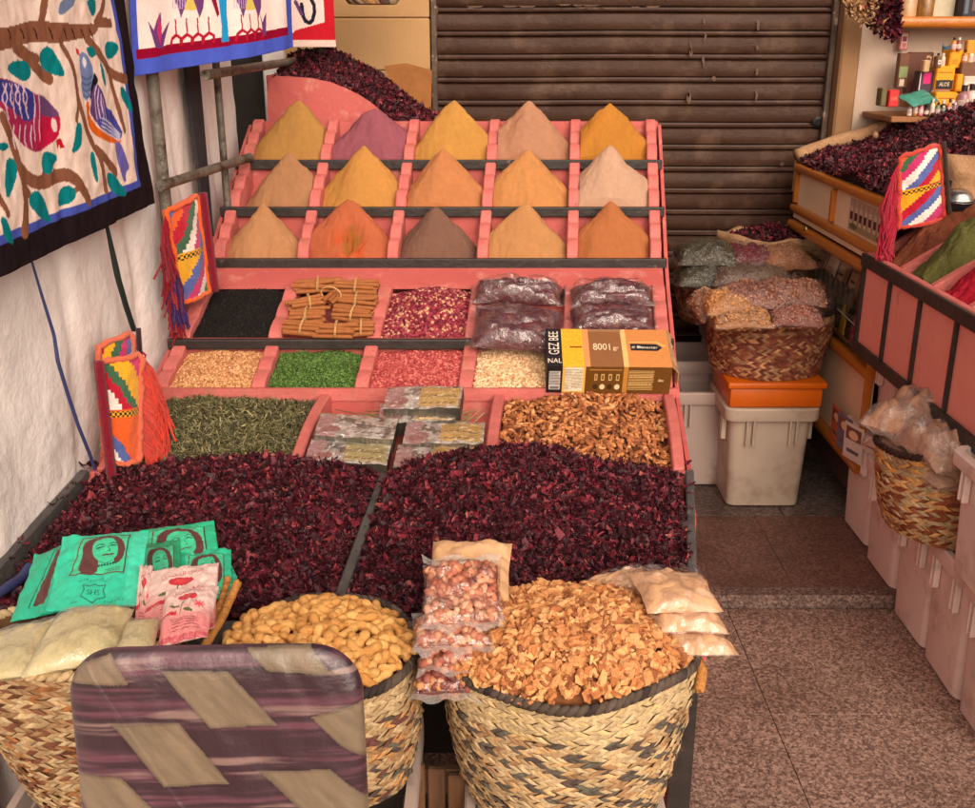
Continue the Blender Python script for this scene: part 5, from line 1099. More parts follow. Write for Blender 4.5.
# ================================================================ bags between and beside the baskets
def nut_bag(lab, px, py, zc, lx, ly, tz, yaw, pitch, roll, seed, c0, c1, c2, nn=120, ns=.0085, group='plastic bags of shelled nuts'):
    M_ = fr_rz(P(px, py, zc) if zc > 1.2 and py > 2 else (px, py, zc), yaw, pitch, roll); t = thing('nut_bag', lab, 'bag', M_[:3, 3], group)
    T, B = pillow(M_, lx, ly, tz, 20, seed, .003, .35); b = MB(); sh_ = np.array([T, B]); q = np.random.default_rng(seed)
    b.grid(T*1.0-np.array([0, 0, .004]), np.array(c1)*.7); b.grid(B, np.array(c1)*.7, flip=True)
    V, F = ICO1; V = V*[1.35, .85, .85]
    iu = q.integers(1, 19, nn*2); iv = q.integers(1, 19, nn*2); k = q.integers(0, 2, nn*2); pos = sh_[k, iu, iv]*.96+.04*T.reshape(-1, 3).mean(0)+q.normal(size=(nn*2, 3))*.0018
    cols_ = np.array([c0, c1, c2])[q.integers(0, 3, nn*2)]*q.uniform(.8, 1.15, nn*2)[:, None]; b.scatter(V, F, pos, rot_random(nn*2), q.uniform(.75, 1.15, nn*2)*ns, np.clip(cols_, 0, 1))
    b.build('nuts', mat('shelled_nut', attr=True, rough=.55, var=.1, scale=200), t, smooth=True)
    b = MB(); T, B = pillow(M_, lx*1.08, ly*1.10, tz*1.05+.006, 24, seed+9, .004, .38); b.grid(T+np.array([0, 0, .002])); b.grid(B-np.array([0, 0, .001]), flip=True)
    for sgn in (-1, 1):
        u = np.linspace(-1, 1, 16); z = .004*fbm(u*3+seed, u*0+sgn, 2); a = np.c_[u*lx*.53, np.full(16, 0)+sgn*ly*.54, z]; c = np.c_[u*lx*.55, np.full(16, 0)+sgn*(ly*.54+.016), z*2.5-.003]; b.grid(tf(M_, np.stack([a, c])), None, 1)
    b.build('plastic_film', [film, filmmilk], t, smooth=True); return t
PK = (lin(182, 112, 84), lin(160, 86, 66), lin(204, 146, 114))
nut_bag('top clear bag of pinkish peanuts, lying over the other four', 462, 588, 1.65, .116, .088, .034, 2, 24, 0, 21, *PK)
nut_bag('second clear bag of pale peanuts from the top of its stack', -.040, 1.422, .722, .112, .070, .026, 2, 2, 0, 22, lin(188, 126, 98), lin(168, 106, 82), lin(206, 154, 124))
nut_bag('middle clear bag of pale peanuts in the stack of five', -.054, 1.406, .690, .114, .072, .026, 4, 0, 2, 23, lin(190, 128, 100), lin(166, 104, 82), lin(208, 158, 128))
nut_bag('fourth clear bag of peanuts from the top, just above the reddest one', -.043, 1.398, .658, .110, .072, .026, -4, 0, 0, 24, lin(178, 112, 86), lin(156, 88, 70), lin(200, 144, 114))
nut_bag('bottom clear bag of reddish brown peanuts hanging over the basket rims', -.053, 1.384, .627, .114, .076, .028, 1, 4, -2, 25, lin(150, 84, 70), lin(126, 62, 54), lin(206, 140, 84))
paperm = mat('kraft_paper', lin(206, 164, 124), lin(190, 146, 106), 16, .85, .5, 40, bdist=.008)
def plain_bag(name, lab, px, py, zc, lx, ly, tz, yaw, pitch, roll, m, seed, group=None, wr=.004, cat='bag', flat=.3):
    M_ = fr_rz(P(px, py, zc), yaw, pitch, roll); T, B = pillow(M_, lx, ly, tz, 26, seed, wr, flat, 3.2); b = MB(); b.grid(T); b.grid(B, flip=True); return tag(b.build(name, m, smooth=True), lab, cat, group)
plain_bag('paper_bag', 'tan kraft paper bag behind the stack of peanut bags', 470, 570, 1.74, .135, .12, .030, -4, 22, 0, paperm, 31)
nut_bag('clear bag of peanuts mostly hidden behind the top one, next to the bark chips', 476, 622, 1.66, .10, .09, .035, 8, 10, 0, 26, *PK)
filmsoft = film_mat('soft_plastic', fac=.05, rough=.14, bump=.8, bscale=24)
powd = mat('tan_powder_in_bag', lin(204, 160, 122), lin(186, 140, 102), 24, .8, .5, 60, bdist=.006)
def powder_bag(lab, px, py, zc, lx, ly, tz, yaw, pitch, roll, seed, m=powd, group='plastic bags of tan powder', fm=None, cat='bag'):
    return filled_bag('powder_bag', lab, fr_rz(P(px, py, zc) if py > 2 else (px, py, zc), yaw, pitch, roll), lx, ly, tz, m, seed, .003, group, fm or filmsoft, cat, .012)
def powder_bag_y(lab, px, py, zc, lx, ly, tz, yaw, pitch, roll, seed, **k): return powder_bag(lab, px, py, zc, ly, lx, tz, yaw+90, roll, -pitch, seed, **k)
powder_bag('tilted bag of tan powder lying on the back rim of the bark basket', 618, 587, 1.78, .115, .06, .030, 16, 8, -10, 41)
powder_bag_y('topmost and largest bag of tan powder on the right end of the bark basket', .300, 1.485, .716, .125, .105, .030, 10, 8, 5, 42)
powder_bag_y('middle bag of tan powder in the stack of three at the right', .312, 1.463, .688, .115, .105, .030, 7, 0, 5, 43)
powder_bag_y('lowest bag of tan powder on the rim at the right', .322, 1.444, .660, .115, .110, .030, 12, 0, 7, 44)
# ================================================================ packets in the left basket
pack_card = mat('printed_packet', attr=True, rough=.5, spec=.4, var=.05, scale=40, bump=.35, bscale=60, coat=.15, bdist=.004)
pack_shiny = mat('shiny_packet', attr=True, rough=.35, spec=.5, var=.05, scale=40, bump=.7, bscale=50, coat=.6, bdist=.006)
def pack(name, lab, c, zt, bulge, th, painter, base, m, seed, group=None, nx=110, ny=110, cat='packet', wr=.002):
    C4 = [P(x, y, z) for x, y, z in c]; U, V = np.meshgrid(np.linspace(0, 1, nx), np.linspace(0, 1, ny), indexing='ij'); u = U[..., None]; v = V[..., None]
    TLc, TRc, BRc, BLc = C4; g_ = BLc*(1-u)*(1-v)+BRc*u*(1-v)+TLc*(1-u)*v+TRc*u*v; nn_ = nrm(np.cross(TRc-TLc, TLc-BLc)); nn_ = nn_ if np.dot(nn_, CAMP-TLc) > 0 else -nn_
    pro = (np.clip(1-np.abs(2*U-1)**3, 0, 1)*np.clip(1-np.abs(2*V-1)**3, 0, 1))**.6
    G = g_+(bulge*pro+wr*fbm(U*6+seed, V*6, 3)*1.5+wr*np.abs(vn(U*9+seed, V*4)))[..., None]*nn_; p = Paint(U, V, base)
    if painter: painter(p)
    b = MB(); b.grid(G, p.C); Gb = g_-(th*pro+.0008)[..., None]*nn_; b.grid(Gb[::6, ::6], base, flip=True)
    lo = np.concatenate([G[:, 0], G[-1, 1:], G[::-1, -1][1:], G[0, ::-1][1:]]); lob = np.concatenate([Gb[:, 0], Gb[-1, 1:], Gb[::-1, -1][1:], Gb[0, ::-1][1:]]); b.grid(np.stack([lo, lob]), base)
    return tag(b.build(name, m, smooth=True), lab, cat, group)
TEAL, TEALd, HAIR, INK = lin(48, 196, 160), lin(30, 150, 106), lin(92, 52, 52), lin(22, 70, 66)
def art(p, x0=.20, y0=.40, x1=.80, y1=.93, full=True):
    X = lambda a: x0+(x1-x0)*a; Yy = lambda a: y0+(y1-y0)*a; q = lambda pts: [(X(a), Yy(b_)) for a, b_ in pts]
    p.rect(x0, y0, x1, y1, lin(64, 198, 150)); p.poly(q([(.14, .0), (.16, .45), (.14, .8), (.26, .95), (.5, 1), (.75, .97), (.92, .8), (.98, .5), (.9, .28), (.76, .25), (.8, .5), (.55, .35), (.52, .0)]), HAIR, 1)
    p.poly(q([(.33, .82), (.45, .91), (.68, .92), (.80, .75), (.84, .5), (.76, .33), (.62, .26), (.5, .30), (.40, .42), (.33, .60)]), lin(64, 198, 150), 1); p.poly(q([(.5, .34), (.78, .34), (.8, .12), (.98, .02), (.5, .02)]), lin(64, 198, 150))
    for a, b_ in (((.40, .70), (.56, .73)), ((.66, .75), (.78, .76))): p.line(q([a, ((a[0]+b_[0])/2, a[1]+.035), b_]), .012, INK); p.line(q([(a[0]+.02, a[1]-.05), ((a[0]+b_[0])/2, a[1]-.03), (b_[0], b_[1]-.06)]), .018, INK)
    p.line(q([(.64, .68), (.68, .58), (.63, .57)]), .008, INK); p.line(q([(.56, .46), (.64, .49), (.74, .50)]), .020, HAIR); p.line(q([(.52, .30), (.62, .26), (.74, .32)]), .008, INK)
    for k in range(7): p.ell(X(.52+.05*k), Yy(.20+.012*k), .012, .016, INK)
    p.line(q([(.66, .10), (.9, .15)]), .008, INK); p.line(q([(.7, .05), (.92, .09)]), .008, INK)
    for L_ in ([(0, 0), (1, 0)], [(0, 0), (.1, 1)], [(.1, 1), (1, 1)], [(1, 0), (1, 1)]): p.line(q(L_), .016, lin(60, 44, 44) if L_[0] != (0, 0) else HAIR)
def teal_front(p):
    p._set(p.U > .84, lin(66, 206, 172)); art(p)
    p.text('ﻥﺩﻻ ﺭﺪﻨﺴﻟﺍ ﻦﺒﻟ', .50, .335, .058, INK); sh_ = [(.38, .26), (.45, .245), (.50, .275), (.55, .245), (.62, .26), (.60, .20), (.63, .12), (.50, .06), (.37, .12), (.40, .20)]
    p.line(sh_+sh_[:1], .010, INK); p.text('SHS', .50, .165, .085, INK); p.text('ﺔﻴﻌﻴﺒﻃ ﺏﺎﺸﻋﺃ', .74, .07, .04, INK); p.text('ﺮﺼﻣ', .3, .07, .04, INK)
def teal_side(p): p.poly([(.42, .12), (.62, .92), (.74, .92), (.66, .12)], HAIR); p.line([(.36, .10), (.56, .95), (.80, .96)], .018, INK)
def teal_part(p): art(p, .12, .05, .86, .88)
def teal_none(p): p.poly([(.05, .2), (.6, .3), (.9, .1), (.9, .0), (0, 0)], TEALd, 1)
G1 = 'turquoise printed packets'
pack('tea_packet', 'front turquoise packet printed with a long haired woman and a shield', [(63, 538, 1.84), (149, 530, 1.83), (138, 606, 1.665), (46, 612, 1.675)], 0, .007, .010, teal_front, TEAL, pack_card, 1, G1, 190, 190)
pack('tea_packet', 'turquoise packet at the far left with a brown slanting bar', [(36, 556, 1.88), (80, 538, 1.88), (60, 612, 1.70), (10, 622, 1.71)], 0, .008, .010, teal_side, lin(42, 182, 146), pack_card, 2, G1)
pack('tea_packet', 'turquoise packet furthest back with its corner print showing', [(140, 530, 1.97), (214, 521, 1.97), (222, 572, 1.86), (140, 580, 1.86)], 0, .008, .008, teal_part, lin(40, 176, 132), pack_card, 3, G1)
pack('tea_packet', 'dark green side of a turquoise packet behind the woman print', [(138, 545, 1.92), (180, 540, 1.92), (182, 600, 1.76), (138, 602, 1.76)], 0, .006, .008, teal_part, lin(32, 150, 104), pack_card, 4, G1)
pack('tea_packet', 'turquoise packet just above the pink flower packets', [(180, 552, 1.90), (231, 549, 1.90), (232, 598, 1.78), (180, 602, 1.78)], 0, .006, .008, teal_part, lin(42, 182, 142), pack_card, 5, G1)
pack('tea_packet', 'plain turquoise packet corner poking out beside the rope handle', [(206, 572, 1.88), (232, 566, 1.88), (241, 586, 1.80), (222, 600, 1.78)], 0, .004, .006, teal_none, lin(40, 170, 132), pack_card, 6, G1, 40, 40)
WP, PKs, RDp = lin(228, 196, 188), lin(220, 132, 132), lin(190, 40, 56)
def flower(p):
    g_ = np.clip((.62-p.V)/.35, 0, 1)[..., None]; p.C[:] = np.array(WP)*(1-g_)+np.array(PKs)*g_
    p.text('ﻱﺮﺼﻤﻟﺍ ﻪﻳﺩﺮﻛ', .5, .84, .11, RDp, 6); p.text('ﻦﻣ ﺯﺎﺘﻤﻣ', .56, .95, .06, lin(110, 70, 60)); p.line([(.46, .66), (.44, .50), (.40, .40)], .020, lin(70, 100, 50), 1)
    for k in range(12): a = k*.5236; p.ell(.50+.13*math.cos(a), .71+.035*math.sin(a), .055, .03, RDp)
    p.ell(.5, .715, .10, .035, lin(206, 62, 66)); p.poly([(.16, .52), (.24, .57), (.40, .54), (.34, .50)], lin(80, 100, 56), 1); p.poly([(.44, .44), (.54, .48), (.68, .42), (.58, .40)], lin(80, 100, 56), 1)
    for k in range(8): a = k*.785; p.line([(.76, .54), (.76+.10*math.cos(a), .54+.05*math.sin(a))], .02, lin(212, 70, 84))
    p.poly([(-.02, .40), (.34, .46), (.34, .40), (-.02, .34)], RDp); p.text('ﻲﺤﺻ', .16, .40, .05, WP, 6)
    for k in range(5): p.line([(.25+.01*k, .30-.045*k), (.72+.03*k, .315-.045*k)], .012, lin(150, 60, 70))
    p.poly([(.0, .0), (1, .0), (1, .07), (.0, .05)], lin(196, 82, 92))
def flower2(p): flower(p); p.C[:] = p.C*.92
G2 = 'pink flower packets'
pack('flower_packet', 'rear pink packet with red Arabic lettering on its pale top', [(152, 571, 1.70), (219, 563, 1.70), (214, 628, 1.60), (142, 640, 1.60)], 0, .012, .012, flower2, WP, pack_shiny, 7, G2, 130, 130)
pack('flower_packet', 'front pink packet with a red flower on a green stem', [(166, 592, 1.63), (219, 587, 1.63), (207, 636, 1.525), (158, 647, 1.52)], 0, .015, .012, flower, WP, pack_shiny, 8, G2, 130, 130)
pack('flower_packet', 'narrow edge of a white and red packet left of the pink ones', [(140, 566, 1.72), (153, 566, 1.72), (150, 640, 1.60), (134, 640, 1.60)], 0, .008, .008, flower2, WP, pack_shiny, 9, G2, 50, 70)
sage = mat('cream_powder_in_bag', lin(206, 194, 148), lin(188, 174, 126), 9, .6, .3, 24, stain=lin(158, 142, 96), sscale=12, stamt=(.52, .75), coat=.4, bdist=.008)
G3 = 'bags of cream powder'
def pbag(lab, c, bulge, seed):
    t = pack('powder_bag', lab, c, 0, bulge, .020, None, lin(206, 184, 134), sage, seed, G3, 60, 60, 'bag', .0018 if seed < 13 else .0009)
    fl = MB(); C4 = [P(x, y, z) for x, y, z in c]; nn_ = nrm(np.cross(C4[1]-C4[0], C4[0]-C4[3])); nn_ = nn_ if nn_[2] > 0 else -nn_
    U, V = np.meshgrid(np.linspace(-.04, 1.04, 40), np.linspace(-.04, 1.06, 40), indexing='ij'); u = U[..., None]; v = V[..., None]
    g_ = C4[3]*(1-u)*(1-v)+C4[2]*u*(1-v)+C4[0]*(1-u)*v+C4[1]*u*v; pro = (np.clip(1-np.abs(2*U-1)**3, 0, 1)*np.clip(1-np.abs(2*V-1)**3, 0, 1))**.6
    fl.grid(g_+(bulge*pro*1.02+.003+(.002*fbm(U*4+seed, V*4, 3)+.0022*np.abs(vn(U*6+3*V, V*5+seed)))*(1 if seed < 13 else .5))[..., None]*nn_); o = fl.build('plastic_film', film, t, smooth=True)
pbag('largest creamy bag of powder in front of the turquoise packets', [(62, 613, 1.625), (134, 609, 1.615), (116, 657, 1.50), (22, 678, 1.475)], .026, 11)
pbag('creamy bag of powder cut off by the left edge of the picture', [(-4, 634, 1.62), (56, 620, 1.62), (36, 674, 1.49), (-26, 682, 1.48)], .015, 12)
pbag('small creamy bag of powder beside the front pink packet', [(128, 622, 1.58), (160, 620, 1.58), (152, 656, 1.49), (112, 660, 1.49)], .012, 13)
# ================================================================ chair in front
ch = thing('chair', 'chair with a rounded plastic covered backrest printed with purple and beige woven bands', 'chair', (-.28, .75, 0))
zc0 = 1.10; CL, CR = P(68, 740, zc0), P(365, 740, zc0); cxm = (CL+CR)/2; hwid = (CR[0]-CL[0])/2
ztop = P(216, 645, zc0)[2]; hh = .215; lean = 8
Mb = fr_rz((cxm[0], P(216, 720, zc0)[1], ztop-hh), 0, 90-lean, 0) @ np.array(Matrix.Rotation(R(1.2), 4, 'Z'))
def se(n, hx, hy, r):                                              # rounded rectangle as a radial map
    return None
nx, ny = 330, 330; U, V = np.meshgrid(np.linspace(-1, 1, nx), np.linspace(-1, 1, ny), indexing='ij')
cr_ = .055                                                          # corner radius: squash the grid's corners onto the rounded outline
def round_map(U, V, hx, hy, r):
    X, Y = U*hx, V*hy; ax, ay = np.abs(X), np.abs(Y); m_ = np.maximum(np.abs(U), np.abs(V)); k = np.where(m_ > 0, 1/np.maximum(m_, 1e-9), 0)
    ex_, ey_ = ax*k, ay*k; dx, dy = np.maximum(ex_-(hx-r), 0), np.maximum(ey_-(hy-r), 0); cornr = (dx > 0) & (dy > 0); d = np.hypot(dx, dy); sc = np.where(cornr, r/np.maximum(np.maximum(dx, dy)*0+d, 1e-9), 1)
    nx_ = np.where(cornr, hx-r+dx*np.minimum(sc, 1), ex_); ny_ = np.where(cornr, hy-r+dy*np.minimum(sc, 1), ey_)
    return np.sign(X)*nx_*m_, np.sign(Y)*ny_*m_
X_, Y_ = round_map(U, V, hwid, hh, cr_)
edge = np.clip(1-np.maximum(np.abs(U), np.abs(V))**14, 0, 1)
Zf = .016*edge**.5+.0012*fbm(X_*22, Y_*9, 3)+.0010*vn(X_*60+Y_*25, Y_*14)
Zf += .0010*np.exp(-((X_+hwid*.62-(Y_-hh*.62)*-.55)/.003)**2)*(Y_ > 0)*(X_ < -.02)
pxs = lambda x, y: (60+x/3.047, 630+y/3.047)
def toB(px, py):                                                    # photograph point -> backrest coordinates
    r = ray(px, py); n_ = Mb[:3, 2]; t_ = np.dot(Mb[:3, 3]-CAMP, n_)/np.dot(r, n_); q = CAMP+r*t_-Mb[:3, 3]; return np.dot(q, Mb[:3, 0]), np.dot(q, Mb[:3, 1])
p = Paint(X_, Y_, lin(64, 36, 52)); s1 = .6*fbm(X_*6+5, Y_*110, 3)+.6*fbm(X_*11+9, Y_*260, 2); s2 = .7*fbm(X_*7+31, Y_*75+7, 3)+.5*fbm(X_*13+3, Y_*230, 2); s3 = vn(X_*12, Y_*300)
k1 = np.clip(s1*1.2+.15+.25*s3, 0, 1)[..., None]; k2 = np.clip((s2-.12)*2.8, 0, 1)[..., None]
row = np.clip(np.sin((Y_-.012)*2*np.pi/.055)*1.6+.3+.5*s1, 0, 1)[..., None]
base_ = np.array(lin(54, 34, 42))*(1-k1)+np.array(lin(94, 58, 70))*k1; p.C = base_*(1-k2*row*.6)+np.array(lin(150, 124, 116))*k2*row*.6
grain = (1+.16*fbm((X_+Y_*.9)*120, (X_-Y_)*14, 3))[..., None]; tan = np.array(lin(114, 98, 80))*grain
bands = [[(40, 150), (70, 95), (165, 60), (225, 148)], [(320, 108), (520, 108), (672, 270), (470, 277)], [(572, 48), (765, 38), (835, 118), (640, 108)], [(172, 268), (375, 262), (528, 446), (330, 452)], [(20, 420), (200, 428), (330, 552), (470, 700), (250, 705), (110, 555)], [(620, 410), (830, 400), (945, 500), (1100, 660), (860, 650), (765, 548)], [(772, 245), (925, 205), (945, 380), (860, 330)], [(420, 600), (640, 590), (800, 760), (600, 770)]]
for bnd in bands:
    q = [toB(*pxs(*a)) for a in bnd]; m_ = pip(X_, Y_, np.array(q)); d = dseg(X_, Y_, q+q[:1]); sh_ = np.clip(d/.003, .78, 1)[..., None]; p.C = np.where(m_[..., None], tan*sh_, p.C)
    ot = (~m_) & (d < .0022); p.C[ot] = p.C[ot]*.75
b = MB(); b.grid(tf(Mb, np.stack([X_, Y_, Zf], -1)), p.C); Zb = -.014*edge**.5; b.grid(tf(Mb, np.stack([X_, Y_, Zb], -1))[::6, ::6], lin(60, 34, 48), flip=True)
b.build('backrest', mat('printed_vinyl', attr=True, rough=.34, var=.05, scale=30, bump=.35, bscale=70, coat=.35, spec=.5, bdist=.004), ch, smooth=True)
chm = mat('chair_metal', (.05, .045, .045), rough=.4, metal=.8)
zb_ = ztop-2*hh; yB = Mb[1, 3]
for s_ in (-1, 1):
    x = cxm[0]+s_*hwid*.62; b = MB(); b.tube([(x, yB+.052, ztop-.10), (x, yB+.022, zb_), (x, yB-.04, .45), (x, yB+.02, .0)], .011, 10); b.build('leg', chm, ch, smooth=True, auto=50)
    b = MB(); b.tube([(x, yB-.42, .45), (x, yB-.43, .40), (x+s_*.01, yB-.45, 0)], .011, 10); b.build('leg', chm, ch, smooth=True, auto=50)
b = MB(); b.box(fr_rz((cxm[0], yB-.25, .455)), hwid*1.5, .37, .045, .018, 3); b.build('seat', mat('purple_vinyl', lin(70, 40, 56), lin(90, 56, 70), 20, .45, .3, 60), ch, smooth=True, auto=50)
# ================================================================ right hand side: tubs on the floor
XB = 1.165                                                   # left faces of the row of tubs
def tub_at(lab, ynear, z=None, h=.345, w=.225, wt=.245, xo=0.0):
    z = z if z is not None else (ZF if ynear > YS+.02 else 0); xx = XB+.028*(ynear-2.77)+xo
    return bin_tub(lab, xx+wt/2, ynear+w/2, z, h, w, wt, rng.uniform(-1.5, 1.5), tubm)
tubm = mat('pinkish_tub_plastic', (.80, .62, .55), (.72, .545, .48), 7, .5, .1, 30, stain=(.42, .26, .20), sscale=8, stamt=(.52, .75), chip=(.24, .13, .10), chipat=(.68, .71), chipscale=22, spec=.35)
tub_at('whitish tub at the far end of the aisle row, just behind the step edge', YS+.03, h=.33)
tub_at('whitish tub second from the step in the aisle row', YS+.03-.262, h=.358)
tub_at('whitish tub third from the step in the aisle row', YS+.03-.262-.235, h=.358)
tub_at('whitish tub nearest the viewer in the aisle row', YS+.03-.262-.47, h=.358)
tub_at('whitish tub beyond the aisle row, half under the wooden case', YS+.30, h=.36, xo=.01)
tub_at('whitish tub in the upper layer in front of the plastic filled basket', 2.015, .364, .30, xo=-.052)
tub_at('whitish tub in the upper layer behind the plastic filled basket', 2.86, .40, .25, xo=.03)
tub_at('whitish tub in the middle of the upper layer, beside the basket', 2.60, .40, .22, xo=.33)
def col_pl(v, k, r, q):
    if v > .76: return (ST2, lin(196, 140, 76), TN)[q.integers(3)]
    return (lin(204, 156, 100), ST2, lin(140, 80, 54), lin(126, 68, 46))[q.integers(4)] if r % 2 else (ST2, ST, lin(200, 150, 92), lin(140, 84, 58))[q.integers(4)]
basket('golden brown basket stuffed with crumpled plastic bags under the right stall', 1.185, 2.465, .364, .605, .195, .190, .150, .145, 22, 66, col_pl, lambda k, q: lin(58, 38, 32), 12, tilt=(.02, -.01))
filmbag2 = film_mat('crumpled_film', fac=.05, rough=.16, bump=1, bscale=40, milk=.06)
crump = mat('crumpled_goods', lin(190, 146, 118), lin(150, 108, 84), 26, .6, .8, 50, coat=.3, bdist=.01)
for lab, x, y, z, lx, ly, tz, yaw, pi_, sd in (('crumpled plastic bag at the back left of the golden brown basket', 1.10, 2.54, .588, .20, .16, .09, 40, 6, 61), ('big crumpled bag deep inside the golden brown basket', 1.185, 2.465, .530, .30, .28, .09, 15, 0, 65), ('largest crumpled plastic bag in the middle of the golden brown basket', 1.20, 2.43, .595, .17, .17, .085, 70, -12, 62), ('crumpled plastic bag at the front of the golden brown basket', 1.11, 2.38, .578, .18, .14, .07, 100, 0, 63), ('crumpled plastic bag on the far right of the golden brown basket', 1.29, 2.53, .595, .15, .14, .07, 10, 0, 64)):
    filled_bag('plastic_bag', lab, fr_rz((x, y, z+.022), yaw, pi_, 0), lx*1.15, ly*1.15, tz*1.1, crump, sd, .012, 'crumpled plastic bags', filmbag2, flap=.02, n=22)
# ================================================================ pink stall on the right
XF = 1.12; ZT, ZBt = .937, .672; YA, YE = 1.45, 3.09
ps = thing('pink_counter', 'pink panelled counter with black strips and open powder compartments on the right', 'counter', (1.45, 2.3, ZBt))
edges = [3.09-.03]+[2.87, 2.655, 2.43, 2.20, 1.97, 1.74, 1.48]
b = MB(); b.boxab((XF+.006, YA, ZBt), (XF+.022, YE, ZT-.001), .001); b.build('front_panel', mat('coral_paint', (.80, .29, .235), (.74, .25, .20), 8, .5, .2, 40, stain=(.36, .12, .09), sscale=14, stamt=(.62, .8)), ps)
coral = MATS['coral_paint']
for z0, z1 in ((ZT-.020, ZT+.016), (ZBt-.018, ZBt+.016)):
    b = MB(); b.boxab((XF-.008, YA, z0), (XF+.004, YE+.006, z1), .002); b.build('rail', blackwood, ps)
b = MB(); b.boxab((XF+.0045, YA, ZT-.03), (XF+.026, YE, ZT+.018), .003); b.build('rim_board', pinklip, ps)
for y in edges[1:]:
    b = MB(); b.boxab((XF-.004, y-.006, ZBt+.017), (XF+.0055, y+.006, ZT-.021), .001); b.build('strip', blackwood, ps)
    b = MB(); b.boxab((XF-.001, y+.0065, ZBt+.017), (XF+.0055, y+.016, ZT-.021), .001); b.build('moulding', pinklip, ps)
b = MB(); b.boxab((XF-.004, YE-.014, ZBt+.017), (XF+.0055, YE+.004, ZT-.021), .001); b.build('strip', blackwood, ps)
def slopeR(X): return ZT-.02+(X-XF)*.54
b = MB(); b.add([(XF+.02, YA, ZBt), (XF+.02, YE, ZBt), (2.0, YE, ZBt+.3), (2.0, YA, ZBt+.3)], [[0, 1, 2, 3]]); b.boxab((1.98, YA, .0), (2.0, YE, slopeR(2)), .002); b.build('base', pink, ps)
for y in [YE-.012]+edges[1:]:
    xs_ = np.linspace(XF+.027, 1.99, 14); top = slopeR(xs_)+.020+.014*np.abs(np.sin((xs_-XF)*9)); poly = [(x, z) for x, z in zip(xs_, top)]+[(1.99, ZBt+.3), (XF+.027, ZBt)]
    b = MB(); n = len(poly); V = [(x, y-.010, z) for x, z in poly]+[(x, y+.010, z) for x, z in poly]; b.add(V, [list(range(n)), list(range(n, 2*n))[::-1]]+[[i, n+i, n+(i+1) % n, (i+1) % n] for i in range(n)]); b.build('divider', pinklip, ps)
for lg in ((1.98, 3.05), (1.98, 1.5), (1.62, 3.05), (1.62, 1.5)):
    b = MB(); b.boxab((lg[0]-.02, lg[1]-.02, 0), (lg[0]+.02, lg[1]+.02, ZBt+.1), .003); b.build('leg', blackwood, ps)
cR = [('coarse dark brown powder heap at the far end of the right counter', 2.89, 3.06, lin(112, 62, 44), .085, 300), ('olive green henna heap in the right counter', 2.675, 2.85, lin(86, 84, 46), .115, 120), ('crimson red powder heap in the right counter', 2.45, 2.635, lin(166, 32, 50), .085, 140), ('dark tan powder heap nearest the viewer in the right counter', 2.22, 2.41, lin(150, 96, 56), .05, 140)]
for lab, y0, y1, c, amp, fr in cR:
    h = lambda X, Y, y0=y0, y1=y1, amp=amp, fr=fr: slopeR(X)-.012+amp*np.sin(np.pi*np.clip((Y-y0)/(y1-y0), 0, 1))**.8*np.clip((X-XF)/.12, .15, 1)+.010*fbm(X*20, Y*20+amp*90, 4)+.006*fbm(X*55, Y*55+amp*40, 2)+.004*vn(X*fr, Y*fr)
    f = Field(XF+.028, 1.97, y0+.001, y1-.001, h); m = MB(); f.mesh(m, 150, 60, floor=lambda Y: 0*Y+ZBt+.02)
    n_ = m.C[0].shape[0]; xy = m.V[0]; C = np.array(c)*(1+.22*fbm(xy[:, 0]*26, xy[:, 1]*26+fr, 4))[:, None]; m.C[0] = np.clip(C, 0, 1); m.hc = True
    for q in range(1, len(m.C)): m.C[q][:] = c
    tag(m.build('powder_heap', mat('coarse_powder', attr=True, scale=120, var=.18, rough=.95, bump=.8, bscale=160, spec=.05, bdist=.006), smooth=True), lab, 'spice heap', 'powder heaps in the right counter')
# pot with a steel bowl on the far end
bp_ = PY(962, 203, 2.97); b = MB(); b.lathe([(.0, -.05), (.026, -.05), (.038, -.034), (.043, 0), (.039, 0), (.036, -.026), (0, -.042)], fr_rz(bp_+[0, .02, .006]), 28); tag(b.build('black_bowl', mat('black_bowl', (.008, .008, .010), rough=.35), smooth=True, auto=40), 'black bowl on the right counter holding a steel dish', 'bowl')
b = MB(); b.lathe([(.0, .026), (.016, .025), (.030, .018), (.040, .003), (.044, .0), (.043, -.002), (.030, .014), (.0, .021)], fr_rz(bp_+[0, .02, .010], 0, 12), 28, cap=False); tag(b.build('steel_dish', mat('steel', (.62, .58, .54), rough=.25, metal=1, bump=.3, bscale=40), smooth=True, auto=50), 'upturned shiny steel dish lying on the black bowl', 'dish')
# ================================================================ wooden display case
honey = mat('honey_wood', lin(196, 118, 36), lin(160, 90, 26), 7, .35, .25, 40, stretch=(1, .15, 1), coat=.3, stain=lin(112, 62, 20), sscale=9, stamt=(.58, .8))
cream_p = mat('cream_panel', lin(238, 208, 176), lin(224, 192, 158), 5, .55, .1, 20)
XC = 1.16; Y0C, Y1C = 3.05, 4.02
dc = thing('display_case', 'honey coloured wooden display case with white panels and a slanting glass front', 'case', (1.5, 3.5, .2))
for z, hh_, pr in ((1.098, .030, .0), (.950, .028, .0), (.888, .034, .004), (.585, .034, .0), (.275, .034, .0)):
    b = MB(); m = np.eye(4); n = 14; th = np.linspace(0, 2*np.pi, n, endpoint=False); sec = np.c_[np.sign(np.cos(th))*np.abs(np.cos(th))**.6*.018, np.sign(np.sin(th))*np.abs(np.sin(th))**.6*hh_/2]
    G = np.array([[(XC+.008-pr+s[0], y, z+s[1]) for s in np.r_[sec, sec[:1]]] for y in np.linspace(Y0C, Y1C, 6)]); b.grid(G, flip=False); b.add(G[0, :-1], [list(range(n))]); b.add(G[-1, :-1], [list(range(n))[::-1]]); b.build('rail', honey, dc, smooth=True, auto=40)
